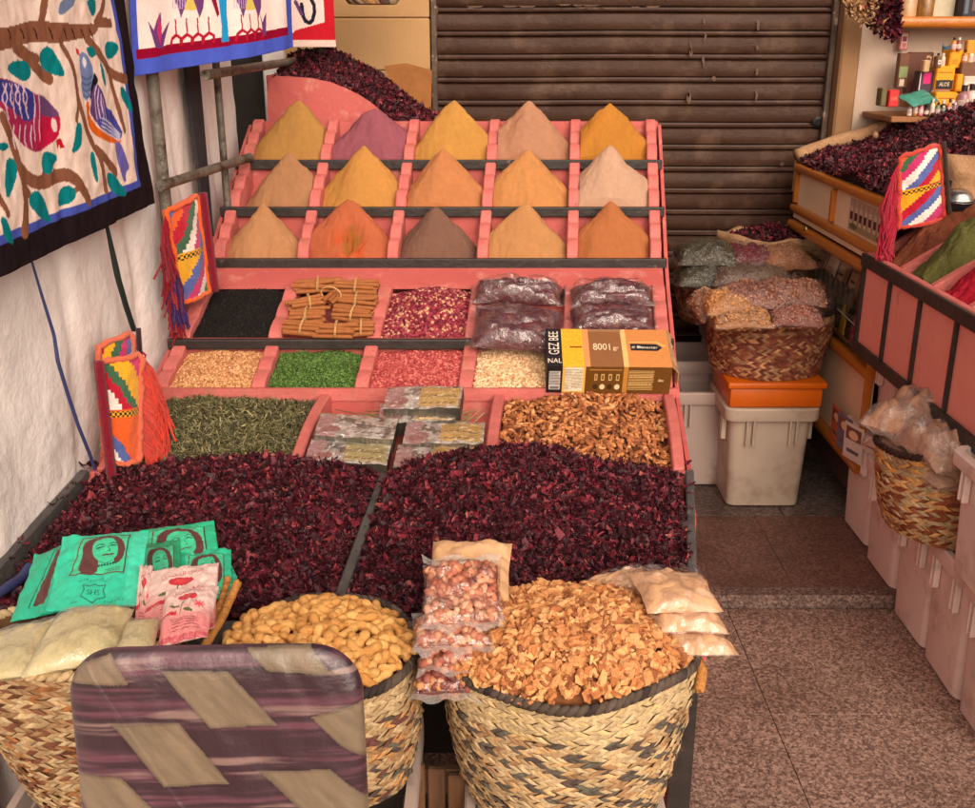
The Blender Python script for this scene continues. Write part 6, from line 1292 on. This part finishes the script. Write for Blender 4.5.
for y in (Y1C-.012, PX(832, 200, XC)[1], Y0C+.012):
    b = MB(); b.boxab((XC-.004, y-.011, .969), (XC+.016, y+.011, 1.077), .003); b.build('stile', honey, dc)
for y in (Y1C-.012, Y0C+.012):
    b = MB(); b.boxab((XC-.002, y-.011, .297), (XC+.018, y+.011, .866), .003); b.build('stile', honey, dc)
b = MB(); b.boxab((XC+.012, Y0C+.02, .962), (XC+.022, Y1C-.02, 1.085), .001); b.boxab((XC+.006, Y0C, .913), (XC+.03, Y1C, .930), .001); b.build('upper_panel', cream_p, dc)
b = MB(); b.boxab((XC+.020, Y0C+.02, .29), (XC+.030, Y1C-.02, .57), .001); b.build('lower_panel', cream_p, dc)
b = MB(); b.boxab((XC+.24, Y0C, .2), (XC+.26, Y1C, 1.06), .001); b.boxab((XC+.03, Y0C, .60), (XC+.24, Y1C, .612), .001); b.boxab((XC+.03, Y0C, .86), (XC+.24, Y1C, .872), .001); b.boxab((XC+.03, Y1C-.012, .3), (XC+.24, Y1C, 1.06), .001); b.build('carcass', mat('case_inside', lin(176, 130, 98), lin(150, 106, 78), 10, .8), dc)
b = MB(); b.boxab((XC+.03, Y0C+.02, .14), (1.85, Y1C, .25), .003); b.build('plinth', mat('plinth_dark', lin(60, 38, 28), rough=.8), dc)
b = MB(); ga = [(XC+.002, Y0C+.024, .868), (XC+.002, Y1C-.024, .868), (XC+.002, Y1C-.024, .605), (XC+.002, Y0C+.024, .605)]; b.add(ga, [[0, 1, 2, 3]]); b.build('glass_pane', film_mat('case_glass', fac=.05, rough=.06, bump=.05, bscale=8), dc)
b = MB(); b.tube([PX(788, 262, XC-.004), PX(860, 330, XC-.004)], .0022, 6); b.build('glass_edge', mat('glass_edge', (.35, .3, .25), rough=.3), dc)
b = MB(); b.lathe([(0, 0), (.011, .001), (.013, .008), (.007, .014), (0, .016)], frame(PX(804, 229, XC-.014), (0, 1, 0), (0, 0, 1)), 14); b.build('knob', mat('brass', (.5, .35, .16), rough=.3, metal=.9), dc, smooth=True)
# picture card in the second panel of the case: a row of bottles
ya, yb_ = PX(846, 215, XC)[1], PX(884, 232, XC)[1]; U, V = np.meshgrid(np.linspace(0, 1, 150), np.linspace(0, 1, 90), indexing='ij'); p = Paint(U, V, lin(168, 140, 120)); p.rect(0, 0, 1, .34, lin(150, 132, 96))
for k in range(8):
    x = .07+.125*k; p.rect(x-.035, .22, x+.035, .74, lin(198, 174, 156)); p.rect(x-.015, .74, x+.015, .94, lin(186, 160, 140)); p.rect(x-.036, .34, x+.036, .58, lin(78, 34, 44))
p.ell(.15, .16, .1, .09, lin(96, 96, 60)); p.ell(.85, .12, .1, .07, lin(110, 100, 66)); 
for e in ((0, 0, 1, .035), (0, .965, 1, 1), (0, 0, .025, 1), (.975, 0, 1, 1)): p.rect(*e, lin(210, 180, 150))
G = np.stack([np.full(U.shape, XC+.009), ya+(yb_-ya)*U, .970+.106*V], -1); b = MB(); b.grid(G, p.C); b.build('picture_card', printed, dc)
# packets behind the glass
pk_c = [lin(150, 104, 82), lin(160, 116, 90), lin(138, 94, 76), lin(170, 122, 92), lin(130, 90, 74), lin(156, 108, 88)]
def slab(name, lab, x, y, z, w, h, th, c, lean=12, group='packets in the display case', draw=None, m=None, yaw=-90, seed=0):
    M_ = np.array(Matrix.Translation((x, y, z)) @ Matrix.Rotation(R(yaw), 4, 'Z') @ Matrix.Rotation(R(90-lean), 4, 'X')); nx_, ny_ = 46, 60
    U, V = np.meshgrid(np.linspace(0, 1, nx_), np.linspace(0, 1, ny_), indexing='ij'); pro = (np.clip(1-np.abs(2*U-1)**4, 0, 1)*np.clip(1-np.abs(2*V-1)**4, 0, 1))**.5
    L_ = np.stack([(U-.5)*w, V*h, th/2*pro+.001*fbm(U*5+seed, V*5, 2)], -1); Bk = np.stack([(U-.5)*w, V*h, -th/2*pro], -1); p = Paint(U, V, c)
    if draw: draw(p)
    b = MB(); b.grid(tf(M_, L_), p.C); b.grid(tf(M_, Bk)[::5, ::5], c, flip=True); return tag(b.build(name, m or printed, smooth=True), lab, 'packet', group)
def dlab(p): p.rect(.2, .35, .8, .7, lin(206, 166, 134)); p.rect(.25, .5, .75, .55, lin(60, 40, 34)); p.rect(0, .86, 1, .9, lin(60, 40, 34))
names_ = ['brown packet nearest the far end inside the display case', 'light packet with a white top inside the display case', 'brown packet third from the far end behind the glass', 'brown packet in the middle of the display case', 'brown packet above the yellow strip in the display case', 'brown packet at the near end of the display case']
for k in range(6):
    y = 3.90-.125*k; c = pk_c[k] if k != 1 else lin(226, 200, 176); slab('spice_packet', names_[k], XC+.075, y, .68, .10, .17, .02, c, 14, draw=dlab, seed=k)
for k, (y, c, nm) in enumerate(((3.42, lin(196, 150, 40), 'yellow packet at the bottom of the display case'), (3.30, lin(176, 40, 96), 'magenta packet at the bottom of the display case'), (3.22, lin(150, 60, 110), 'purple pink packet next to the magenta one in the case'), (3.36, lin(30, 26, 28), 'black packet beside the yellow one in the display case'))): slab('spice_packet', nm, XC+.030, y, .614, .05, .10, .014, c, 6, seed=k+9)
for k in range(9):
    b = MB(); y = 3.84-.055*k; b.tube([(XC+.045, y, .615), (XC+.045, y, .66)], .008, 8); b.lathe([(.007, .66), (.013, .675), (.014, .72), (.010, .76), (.003, .775)], fr_rz((XC+.045, y, 0)), 10); tag(b.build('brush', mat('dark_brush', lin(70, 58, 52), lin(100, 82, 70), 60, .7), smooth=True), 'small dark brush standing in the row behind the glass', 'brush', 'dark brushes behind the glass')
# leaflets at the foot of the case
for k, (px, py, c, nm) in enumerate(((834, 436, lin(190, 92, 56), 'orange leaflet leaning at the foot of the display case'), (842, 444, lin(110, 96, 110), 'greyish leaflet between the orange and the white one'), (851, 452, lin(206, 190, 180), 'white leaflet nearest the viewer at the foot of the case'))):
    q = PX(px, py+14, XC-.012); slab('leaflet', nm, q[0], q[1], .297, .10, .12, .003, c, -2, 'leaflets at the foot of the case', lambda p: (p.rect(.1, .55, .9, .9, lin(120, 60, 50)), p.rect(.2, .2, .8, .3, lin(90, 80, 90)), p.ell(.5, .7, .25, .12, lin(222, 180, 140))), yaw=-90+8*k, seed=k)
# hibiscus heap on the case with its sack rim
def hcase(X, Y): return 1.116+.26*np.clip((X-XC-.02)/.75, 0, 1)**.85+.025*fbm(X*5, Y*5, 3)+.02*np.sin(np.clip((Y-3.05)/1.0, 0, 1)*np.pi)
f = Field(XC+.022, 2.15, Y0C, Y1C+.02, hcase); m = MB(); f.mesh(m, 60, 50, floor=lambda Y: 0*Y+1.08, mi=1); scat_petals(m, f, 12500, .0105, .65); scat_petals(m, Field(XC+.012, XC+.12, Y0C, Y1C, hcase), 2400, .0105, .6); tag(m.build('hibiscus_heap', [hib, hibbed]), 'dark red dried hibiscus heap on top of the wooden display case', 'petal heap', 'heaps of dried hibiscus')
sackm = mat('sack_cloth', lin(186, 146, 108), lin(160, 120, 86), 10, .9, .6, 90)
b = MB(); xs_ = np.linspace(XC+.01, 2.0, 30); pts = np.stack([xs_, Y1C+.035+.012*vn(xs_*9, xs_*0), 1.105+.24*np.clip((xs_-XC-.02)/.75, 0, 1)**.85+.022+.018*vn(xs_*7, xs_*0+2)], -1); b.tube(pts, .026*(1+.3*vn(xs_*11, xs_*0+5)), 10); 
b.grid(np.stack([pts+[0, .02, 0], np.c_[pts[:, 0], pts[:, 1]+.03, np.full(30, 1.0)]])); tag(b.build('sack_rim', sackm, smooth=True), 'rolled beige sackcloth edge along the back of the case heap', 'sack')
b = MB(); 
for (a, c) in (((835, 158), (852, 138)), ((845, 168), (858, 158)), ((872, 148), (884, 140))):
    pa, pc_ = PX(*a, XC+.25), PX(*c, XC+.45); pa[2] = hcase(pa[0], pa[1])+.02; pc_[2] = hcase(pc_[0], pc_[1])+.03; t_ = np.linspace(0, 1, 6)[:, None]; b.tube(pa*(1-t_)+pc_*t_+.004*rng.normal(size=(6, 3)), .011, 6)
tag(b.build('sack_fold', sackm, smooth=True), 'folds of pale sack cloth showing through the case heap', 'sack', kind='stuff')
q = PY(968, 190, 3.03); b = MB(); T, B = pillow(fr_rz(q+[.09, .03, -.02], -8, 70), .30, .24, .12, 20, 71, .01); b.grid(T); b.grid(B, flip=True); tag(b.build('beige_sack', sackm, smooth=True), 'plump beige sack between the woven bag and the right counter', 'sack')
camel_bag('woven bag with crimson tassels standing on the right hand hibiscus heap', [P(900, 157, 2.93), P(939, 144, 2.93), P(945, 219, 2.97), P(899, 229, 2.97)], [OR_, GR_, MG_, WH_, BL_, RD_, YE_, YE_], [YE_, YE_, RD_, BL_, WH_, MG_, RD_], lin(196, 70, 56), lin(60, 44, 34), lin(168, 24, 52), -1, tas_len=.22, tas_n=120, cord_side=1, tas_out=.45, cord_r=.006, lt=1.1, lb=1.1, nc=16)
# ================================================================ middle of the aisle: baskets on tubs
cx, cy = .945, 3.42
bin_tub('dirty white tub carrying the orange crate and the front basket', cx, cy-.005, ZF, .366, .245, .275, 0, mat('dirty_tub', (.56, .465, .365), (.49, .40, .31), 8, .5, .1, 30, stain=(.34, .24, .16), sscale=8, stamt=(.52, .75), chip=(.2, .13, .08), chipat=(.68, .72), chipscale=26))
oc = thing('orange_crate', 'orange plastic crate between the white tub and the front basket', 'crate', (cx, cy, .40)); orange = mat('orange_plastic', lin(214, 104, 14), lin(196, 90, 10), 10, .4, .06, 30)
b = MB(); b.box(fr_rz((cx+.005, cy-.01, .436)), .305, .28, .066, .008, 2); b.build('crate_body', orange, oc, smooth=True, auto=40)
b = MB(); b.box(fr_rz((cx+.005, cy-.01, .481)), .325, .30, .022, .006, 2); b.build('rim', orange, oc, smooth=True, auto=40)
def col_mid(v, k, r, q):
    if v > .8: return (ST2, lin(190, 140, 84))[q.integers(2)]
    return (lin(132, 76, 58), lin(112, 62, 50), lin(146, 90, 66), TN, lin(190, 144, 100), lin(124, 70, 54))[q.integers(6)]
basket('brown plaited basket of bagged spices on the orange crate', cx, cy+.02, .494, .712, .214, .19, .182, .165, 20, 88, col_mid, lambda k, q: lin(50, 34, 30), 17, bulge=.05)
basket('brown plaited basket behind the one on the orange crate', cx-.03, cy+.44, .56, .80, .22, .2, .19, .17, 20, 80, col_mid, lambda k, q: lin(50, 34, 30), 19, bulge=.05)
bin_tub('white tub behind the one under the orange crate', cx-.185, cy+.16, ZF, .36, .21, .235)
bin_tub('white tub in the dark, furthest back in the aisle', cx-.18, cy+.40, ZF, .40, .21, .235); bin_tub('white tub hidden under the rear basket', cx+.06, cy+.46, ZF, .48, .26, .30)
def spice_bag(lab, px, py, zc, lx, ly, tz, yaw, pitch, roll, c1, c2, seed, gs=0):
    M_ = fr_rz(P(px, py, zc), yaw, pitch, roll); t = thing('spice_bag', lab, 'bag', M_[:3, 3], 'plastic bags of spices in the aisle'); q = np.random.default_rng(seed)
    T, B = pillow(M_, lx, ly, tz, 22, seed, .006, .3); b = MB(); c1, c2 = np.array(c1), np.array(c2); b.grid(T-np.array([0, 0, .002]), c2); b.grid(B, c2, flip=True)
    n = 420 if gs else 900; g_ = gs*.75 or .0032; sh_ = np.array([T, B]); k = (q.random(n) < .3).astype(int); iu, iv = q.uniform(.4, 20.6, n), q.uniform(.4, 20.6, n); a_, b_ = iu.astype(int), iv.astype(int); fu, fv = (iu-a_)[:, None], (iv-b_)[:, None]
    pos = (sh_[k, a_, b_]*(1-fu)+sh_[k, a_+1, b_]*fu)*(1-fv)+(sh_[k, a_, b_+1]*(1-fu)+sh_[k, a_+1, b_+1]*fu)*fv; V, F = ICO1 if gs else OCT
    w = q.random(n)[:, None]; b.scatter(V*[1.3, .9, .7], F, pos, rot_random(n), q.uniform(.7, 1.15, n)*g_, np.clip((c1*(1-w)+c2*w)*q.uniform(.75, 1.4, n)[:, None], 0, 1))
    b.build('contents', mat('bagged_grains', attr=True, rough=.6, var=.1, scale=120), t, smooth=True)
    b = MB(); T, B = pillow(M_, lx*1.05, ly*1.05, tz*1.05+.006, 24, seed+5, .007, .3); b.grid(T); b.grid(B, flip=True)
    for sgn in (-1, 1):
        u = np.linspace(-1, 1, 14); z = .005*fbm(u*3+seed, u*0+sgn, 2); b.grid(tf(M_, np.stack([np.c_[np.full(14, 0)+sgn*lx*.515, u*ly*.5, z], np.c_[np.full(14, 0)+sgn*(lx*.515+.014), u*ly*.52, z*2+.003]])))
    b.build('plastic_film', filmbag, t, smooth=True)
filmbag = film_mat('crinkled_film', fac=.014, rough=.14, bump=1.0, bscale=60)
spice_bag('dark green bag of herbs on top at the back left of the aisle baskets', 706, 258, 3.62, .20, .15, .07, -6, 8, 0, lin(78, 72, 46), lin(54, 48, 30), 81)
spice_bag('dark green bag of herbs under the top one at the back left', 705, 280, 3.60, .20, .15, .07, -4, 4, 0, lin(72, 66, 42), lin(50, 46, 28), 82)
spice_bag('maroon bag at the back, right of the green ones', 748, 258, 3.72, .17, .15, .06, 8, 8, 0, lin(120, 40, 46), lin(92, 26, 34), 83)
spice_bag('light brown bag at the back right against the display case', 782, 262, 3.72, .20, .17, .07, 14, 6, 0, lin(166, 116, 82), lin(140, 92, 64), 84)
spice_bag('greyish brown bag in the middle of the aisle baskets', 752, 280, 3.52, .26, .15, .06, -10, 6, 0, lin(118, 94, 76), lin(84, 64, 50), 85)
spice_bag('pinkish bean bag on the right of the front basket', 792, 297, 3.38, .22, .17, .07, -16, 4, 0, lin(156, 108, 84), lin(116, 72, 56), 86, .0075)
spice_bag('pinkish bean bag in the middle of the front basket', 750, 300, 3.36, .20, .16, .065, 4, 6, 0, lin(150, 100, 78), lin(112, 66, 52), 87, .0075)
spice_bag('golden bag of nuts at the front left of the aisle basket', 724, 308, 3.32, .15, .14, .07, 6, 4, 0, lin(186, 134, 78), lin(150, 100, 54), 88, .0065)
spice_bag('golden bag of nuts lying along the front rim of the aisle basket', 742, 322, 3.27, .19, .10, .05, 2, 8, 0, lin(178, 128, 76), lin(138, 92, 52), 89, .0065)
spice_bag('pink bag lying along the front right rim of the aisle basket', 796, 320, 3.27, .16, .10, .05, -6, 8, 0, lin(158, 104, 86), lin(120, 72, 60), 90, .007)
spice_bag('pale bag stuck upright at the left rim of the aisle basket', 706, 306, 3.36, .09, .14, .05, 10, 10, -40, lin(170, 128, 100), lin(120, 84, 62), 91, .006)
sk_ = PY(757, 236, 4.0); b = MB(); b.lathe([(.12, ZF), (.17, .15), (.175, .5), (.18, sk_[2]-.06), (.195, sk_[2]-.01), (.19, sk_[2]+.012), (.165, sk_[2]+.004), (.155, sk_[2]-.03), (0, sk_[2]-.04)], fr_rz((sk_[0]+.05, 4.0, 0)), 36, 1, .78, cap=False)
V_ = b.V[0]; a_ = np.arctan2(V_[:, 1]-4, V_[:, 0]-sk_[0]-.05); V_[:, 0] += .012*vn(a_*3, V_[:, 2]*9); V_[:, 2] += .014*vn(a_*2.3+4, a_*0)*(V_[:, 2] > .5); tag(b.build('open_sack', sackm, smooth=True), 'open beige sack of hibiscus at the foot of the shutter', 'sack')
hh2 = lambda X, Y: sk_[2]-.02+.055*np.clip(1-((X-sk_[0]-.05)/.17)**2-((Y-4.0)/.13)**2, -.3, 1); f = Field(sk_[0]-.10, sk_[0]+.20, 3.89, 4.11, hh2); m = MB(); f.mesh(m, 20, 20, mi=1); scat_petals(m, f, 1300, .0115, .6); tag(m.build('hibiscus_heap', [hib, hibbed]), 'small dark red hibiscus heap in the open sack by the shutter', 'petal heap', 'heaps of dried hibiscus')
# ================================================================ goods and shelves at the back right
YG = 4.02; zg = PY(940, 113, YG)[2]
lb = MB(); lb.boxab((PY(876, 113, YG)[0], YG-.16, zg-.022), (2.5, YSH-.03, zg-.002), .003); lb.boxab((PY(893, 113, YG)[0]+.02, YG-.1, ZF), (PY(893, 113, YG)[0]+.06, YG-.06, zg-.023), .003); lb.boxab((2.42, YG-.1, ZF), (2.46, YG-.06, zg-.023), .003); tag(lb.build('goods_ledge', mat('ledge_wood', lin(156, 104, 62), lin(128, 82, 48), 9, .6, .2, 40)), 'wooden ledge carrying small boxes and bottles at the back right', 'shelf')
shs = thing('wall_shelf', 'thick honey coloured shelf on the back right wall', 'shelf', (1.9, 4.1, 1.6))
a = PY(895, 22, 4.02); b = MB(); b.box(fr_rz(((a[0]+2.5)/2, 4.10, a[2])), 2.5-a[0], .16, .040, .014, 3); b.build('shelf_board', honey, shs, smooth=True, auto=40)
b = MB(); b.boxab((a[0]+.004, 4.05, a[2]+.021), (a[0]+.028, 4.176, 2.3), .004); b.build('side_panel', mat('shelf_side', lin(176, 116, 62), lin(150, 96, 50), 8, .6), shs)
def bx_(lab, px0, py0, px1, py1, Y, dep, c, draw=None, m=None, name='small_box', cat='box', group='small goods on the ledge', yaw=0):
    p0, p1 = PY(px0, py1, Y), PY(px1, py0, Y); w, h = p1[0]-p0[0], p1[2]-p0[2]; M_ = fr_rz(((p0[0]+p1[0])/2, Y, p0[2]), yaw); U, V = np.meshgrid(np.linspace(0, 1, 40), np.linspace(0, 1, 40), indexing='ij'); p = Paint(U, V, c)
    if draw: draw(p)
    b = MB(); b.box(M_ @ np.array(Matrix.Translation((0, dep/2, h/2))), w, dep, h, .003, 1, 0, c); b.grid(tf(M_, np.stack([(U-.5)*(w-.006), np.full(U.shape, -.0015), V*(h-.006)+.003], -1)), p.C)
    return tag(b.build(name, m or printed), lab, cat, group)
YEL, BLK2 = lin(226, 150, 20), lin(34, 26, 26)
def yb(p): p.rect(0, 0, 1, .42, BLK2); p.text('ALOE', .5, .22, .24, lin(220, 200, 170)); p.line([(.1, .42), (.5, .6), (.9, .42)], .06, YEL); p.rect(.1, .72, .9, .78, lin(150, 90, 10))
def wl_(p): p.rect(.06, .3, .94, .7, lin(226, 206, 196)); p.rect(.2, .45, .8, .52, lin(80, 50, 46)); p.rect(.2, .56, .6, .60, lin(120, 80, 70))
bx_('yellow and black soap box in the lower row, left of the bottles', 933, 92, 958, 115, YG-.10, .06, YEL, yb)
bx_('yellow and black soap box in the upper row', 934, 66, 956, 90, YG-.07, .06, YEL, yb); bx_('plain yellow box on the very top of the yellow boxes', 948, 50, 968, 68, YG-.04, .06, YEL, lambda p: p.rect(.1, .2, .5, .5, lin(200, 120, 16)), yaw=8); bx_('little yellow box behind the topmost yellow one', 962, 54, 974, 66, YG+.02, .04, YEL)
bx_('yellow box between the black and white labels', 955, 74, 964, 92, YG-.07, .05, YEL); bx_('white labelled box above the bottles at the right edge', 962, 76, 984, 94, YG-.07, .06, lin(206, 180, 170), wl_); bx_('brown fuzzy box on top of the white labelled one', 960, 62, 982, 77, YG-.06, .06, lin(110, 72, 50))
bx_('red tin at the left of the ledge', 888, 90, 900, 107, YG-.14, .05, lin(206, 44, 44), lambda p: p.rect(.1, .4, .9, .6, lin(226, 90, 70)), name='red_tin', cat='tin'); bx_('dull green tin left of the red one', 880, 88, 888, 106, YG-.13, .05, lin(104, 92, 60), name='green_tin', cat='tin')
bx_('magenta printed box with white edges behind the turquoise packet', 917, 71, 936, 94, YG-.05, .05, lin(70, 44, 60), lambda p: (p.rect(.25, .45, .75, .95, lin(206, 30, 110)), p.rect(0, 0, .06, 1, lin(226, 200, 200)), p.rect(.94, 0, 1, 1, lin(226, 200, 200))))
bx_('tall brown picture box with a figure leaning at the back', 905, 52, 934, 94, YG+.04, .04, lin(92, 52, 38), lambda p: (p.poly([(.5, .1), (.75, .95), (.95, .9), (.8, .1)], lin(206, 164, 116)), p.ell(.82, .82, .1, .08, lin(90, 50, 40))), yaw=-6)
bx_('green and brown picture card left of the tall picture box', 896, 53, 911, 88, YG+.02, .03, lin(104, 64, 44), lambda p: (p.rect(.05, .3, .95, .62, lin(128, 140, 90)), p.rect(.2, .05, .7, .25, lin(214, 190, 170))))
def pinkw(p): p.rect(.1, .1, .9, .9, lin(226, 196, 190)); p.rect(.2, .45, .8, .75, lin(150, 60, 70)); p.rect(.2, .12, .8, .36, lin(206, 110, 110))
bx_('small pink and white packet pinned below the wall shelf', 899, 31, 910, 50, 4.14, .02, lin(196, 120, 116), pinkw, name='hanging_packet', cat='packet')
q = [PY(898, 104, YG-.16), PY(912, 96, YG-.08), PY(934, 96, YG-.06), PY(932, 111, YG-.17)]
pk2 = MB(); T, B = pillow(frame((q[0]+q[2])/2+[0, -.02, .006], q[2]-q[0], q[1]-q[3]), .14, .08, .02, 16, 93, .002); pk2.grid(T); pk2.grid(B, flip=True); tag(pk2.build('tea_packet', mat('turquoise_card', lin(66, 140, 122), lin(50, 116, 100), 14, .5, .4, 40), smooth=True), 'turquoise packet lying flat on the back right ledge', 'packet')
def bottle(lab, px, py, h, r, c, cap_, Y):
    o = PY(px, py, Y); t = thing('small_bottle', lab, 'bottle', o, 'small goods on the ledge'); b = MB(); b.lathe([(0, 0), (r, 0), (r, h*.62), (r*.85, h*.70), (r*.4, h*.76), (r*.4, h*.82)], fr_rz(o), 14); b.build('bottle_body', mat('bottle_%d_%d' % (px, py), c, rough=.25, coat=.4), t, smooth=True, auto=40)
    b = MB(); b.lathe([(r*.5, h*.80), (r*.5, h), (0, h)], fr_rz(o), 12); b.build('cap', cap_, t, smooth=True, auto=40); b = MB(); b.lathe([(r*1.02, h*.15), (r*1.02, h*.5)], fr_rz(o), 14, cap=False); b.build('label_band', mat('label_paper', lin(214, 190, 180), lin(190, 160, 150), 60, .7), t, smooth=True)
capm = mat('bottle_cap', lin(40, 30, 30), rough=.4); wcap = mat('white_cap', lin(214, 200, 190), rough=.4)
for k, (px, py, c, cp) in enumerate(((961, 114, lin(150, 104, 110), capm), (969, 113, lin(206, 180, 172), capm), (977, 113, lin(196, 170, 160), wcap), (942, 116, lin(60, 40, 40), wcap), (951, 116, lin(60, 40, 40), wcap))):
    bottle(['mauve bottle right of the yellow boxes', 'white labelled bottle near the right edge of the picture', 'white capped bottle cut by the right edge of the picture', 'small dark bottle in front of the lower yellow box', 'small dark bottle with white cap right of its twin'][k], px, py, .10 if k < 3 else .055, .021 if k < 3 else .012, c, cp, YG-.11 if k < 3 else YG-.14)
for k, (x0, y0, x1, y1, c, lab) in enumerate(((914, 96, 921, 112, lin(150, 60, 60), 'small dull red box behind the turquoise packet'), (923, 60, 931, 72, lin(196, 160, 120), 'small cream box on top of the magenta one'), (968, 96, 976, 108, lin(226, 200, 190), 'little white box between the bottles'), (936, 56, 943, 68, lin(120, 84, 60), 'small brown box left of the cat figurine'), (902, 94, 912, 107, lin(176, 130, 90), 'small tan box right of the red tin'), (966, 40, 976, 54, lin(206, 140, 40), 'small orange yellow box stacked on the topmost box'), (958, 108, 964, 116, lin(60, 44, 40), 'tiny dark box on the ledge between the bottles'), (926, 98, 932, 112, lin(84, 120, 110), 'narrow blue green box left of the lower yellow box'))):
    bx_(lab, x0, y0, x1, y1, YG-.06+.03*(k % 3)-.05, .03, c, wl_ if k in (2, 3) else None, yaw=(k*7) % 11-5)
lab12 = ['white', 'amber', 'pink', 'dark brown', 'cream', 'green', 'grey', 'orange', 'mauve', 'black', 'red brown', 'blue grey']
col12 = [(214, 200, 190), (170, 110, 50), (200, 110, 120), (70, 44, 36), (220, 190, 150), (96, 120, 80), (130, 124, 120), (206, 120, 50), (140, 96, 120), (34, 30, 32), (130, 60, 46), (90, 104, 120)]
for k in range(12):
    bottle('tiny %s bottle in the front row on the back right ledge' % lab12[k], 909+5.6*k, 115.5, .034+.012*((k*5) % 3), .0085, lin(*col12[k]), capm if k % 2 else wcap, YG-.152)
for k in range(6):
    bottle('%s bottle on top of the stacked boxes at the back right' % ['slim white', 'slim amber', 'slim green', 'squat cream', 'squat brown', 'slim black'][k], (937, 942, 953, 958, 964, 970)[k], (66, 66, 50.5, 50.5, 62.5, 62.5)[k], .045, .009, lin(*col12[(k*3+1) % 12]), wcap if k % 2 else capm, YG-.045)
o = PY(944, 68, YG+.02); b = MB(); b.tube([o+[0, 0, -.02], o+[.002, 0, .02], o+[.004, 0, .045], o+[0, 0, .055]], [.016, .019, .012, .013], 10); b.add(ICO2[0]*.016+o+[-.002, -.004, .062], ICO2[1]); 
for s_ in (-1, 1): b.tube([o+[s_*.010-.002, 0, .07], o+[s_*.013-.002, 0, .086]], [.006, .001], 6)
tag(b.build('cat_figurine', mat('figurine_blue', lin(84, 110, 120), lin(64, 84, 92), 40, .5), smooth=True), 'small grey blue cat figurine left of the topmost yellow box', 'figurine')
o = PY(924, 17, 4.08); b = MB(); b.lathe([(0, 0), (.030, 0), (.032, .07), (.026, .085), (.026, .10)], fr_rz(o), 18); tag(b.build('amber_jar', mat('amber_jar', lin(150, 104, 44), lin(110, 72, 30), 50, .2, coat=.5), smooth=True, auto=40), 'amber jar standing on the wall shelf', 'jar')
o = PY(906, 17, 4.09); b = MB(); b.lathe([(0, 0), (.034, 0), (.036, .09), (.030, .10)], fr_rz(o), 18); tag(b.build('pale_jar', mat('pale_jar', lin(196, 160, 120), lin(170, 132, 96), 30, .3, coat=.3), smooth=True, auto=40), 'pale jar at the left end of the wall shelf', 'jar')
bx_('dark printed box at the right end of the wall shelf', 961, -14, 985, 17, 4.04, .07, lin(40, 34, 48), lambda p: (p.rect(.1, .1, .3, .7, lin(90, 100, 110)), p.rect(.5, .2, .7, .8, lin(110, 84, 76))), group='small goods on the wall shelf'); bx_('pale green box in the middle of the wall shelf', 932, -20, 958, 17, 4.10, .05, lin(186, 176, 150), group='small goods on the wall shelf')
# tray of flowers hanging by the jamb, basket over the pier
Yh = 3.95; pl_ = [PY(*q, Yh) for q in ((848, 6), (862, -4), (900, -16), (899, 36), (893, 38), (872, 26), (852, 14))]
ht = thing('flower_tray', 'tilted hanging tray of dried hibiscus and straw flowers by the shop jamb', 'tray', pl_[3]); n = len(pl_); b = MB(); b.add([p+[0, .015, 0] for p in pl_]+[p+[0, .035, 0] for p in pl_], [list(range(n)), list(range(n, 2*n))[::-1]]+[[i, (i+1) % n, n+(i+1) % n, n+i] for i in range(n)]); b.build('tray_back', basket_in, ht)
poly = np.array([(p[0], p[2]) for p in pl_]); xx_ = rng.uniform(poly[:, 0].min(), poly[:, 0].max(), 2600); zz_ = rng.uniform(poly[:, 1].min(), poly[:, 1].max(), 2600); k_ = pip(xx_, zz_, poly); xx_, zz_ = xx_[k_], zz_[k_]; lim = (xx_-poly[:, 0].min())/(poly[:, 0].max()-poly[:, 0].min())+rng.normal(size=len(xx_))*.12 < .48
for sel, mm_, nm in ((lim, mat('straw_flower', island=[(0, lin(120, 84, 56)), (1, lin(206, 166, 120))], rough=.8), 'straw_flowers'), (~lim, hib, 'dried_petals')):
    b = MB(); 
    for j, (TV, TF) in enumerate(PETALS[:7]):
        s_ = np.where(sel)[0][j::7]; b.scatter(TV, TF, np.c_[xx_[s_], Yh+.008+rng.uniform(-.012, .006, len(s_)), zz_[s_]], rot_random(len(s_)), rng.uniform(.008, .016, len(s_)))
    o = b.build(nm, mm_, ht); o['kind'] = 'stuff'
hbk = PY(372, -12, 3.7); basket('small straw basket hanging in front of the beige pier', hbk[0], hbk[1], PY(372, 4, 3.7)[2], PY(372, 4, 3.7)[2]+.16, .14, .12, .08, .07, 8, 30, col_nuts, srim, 23)
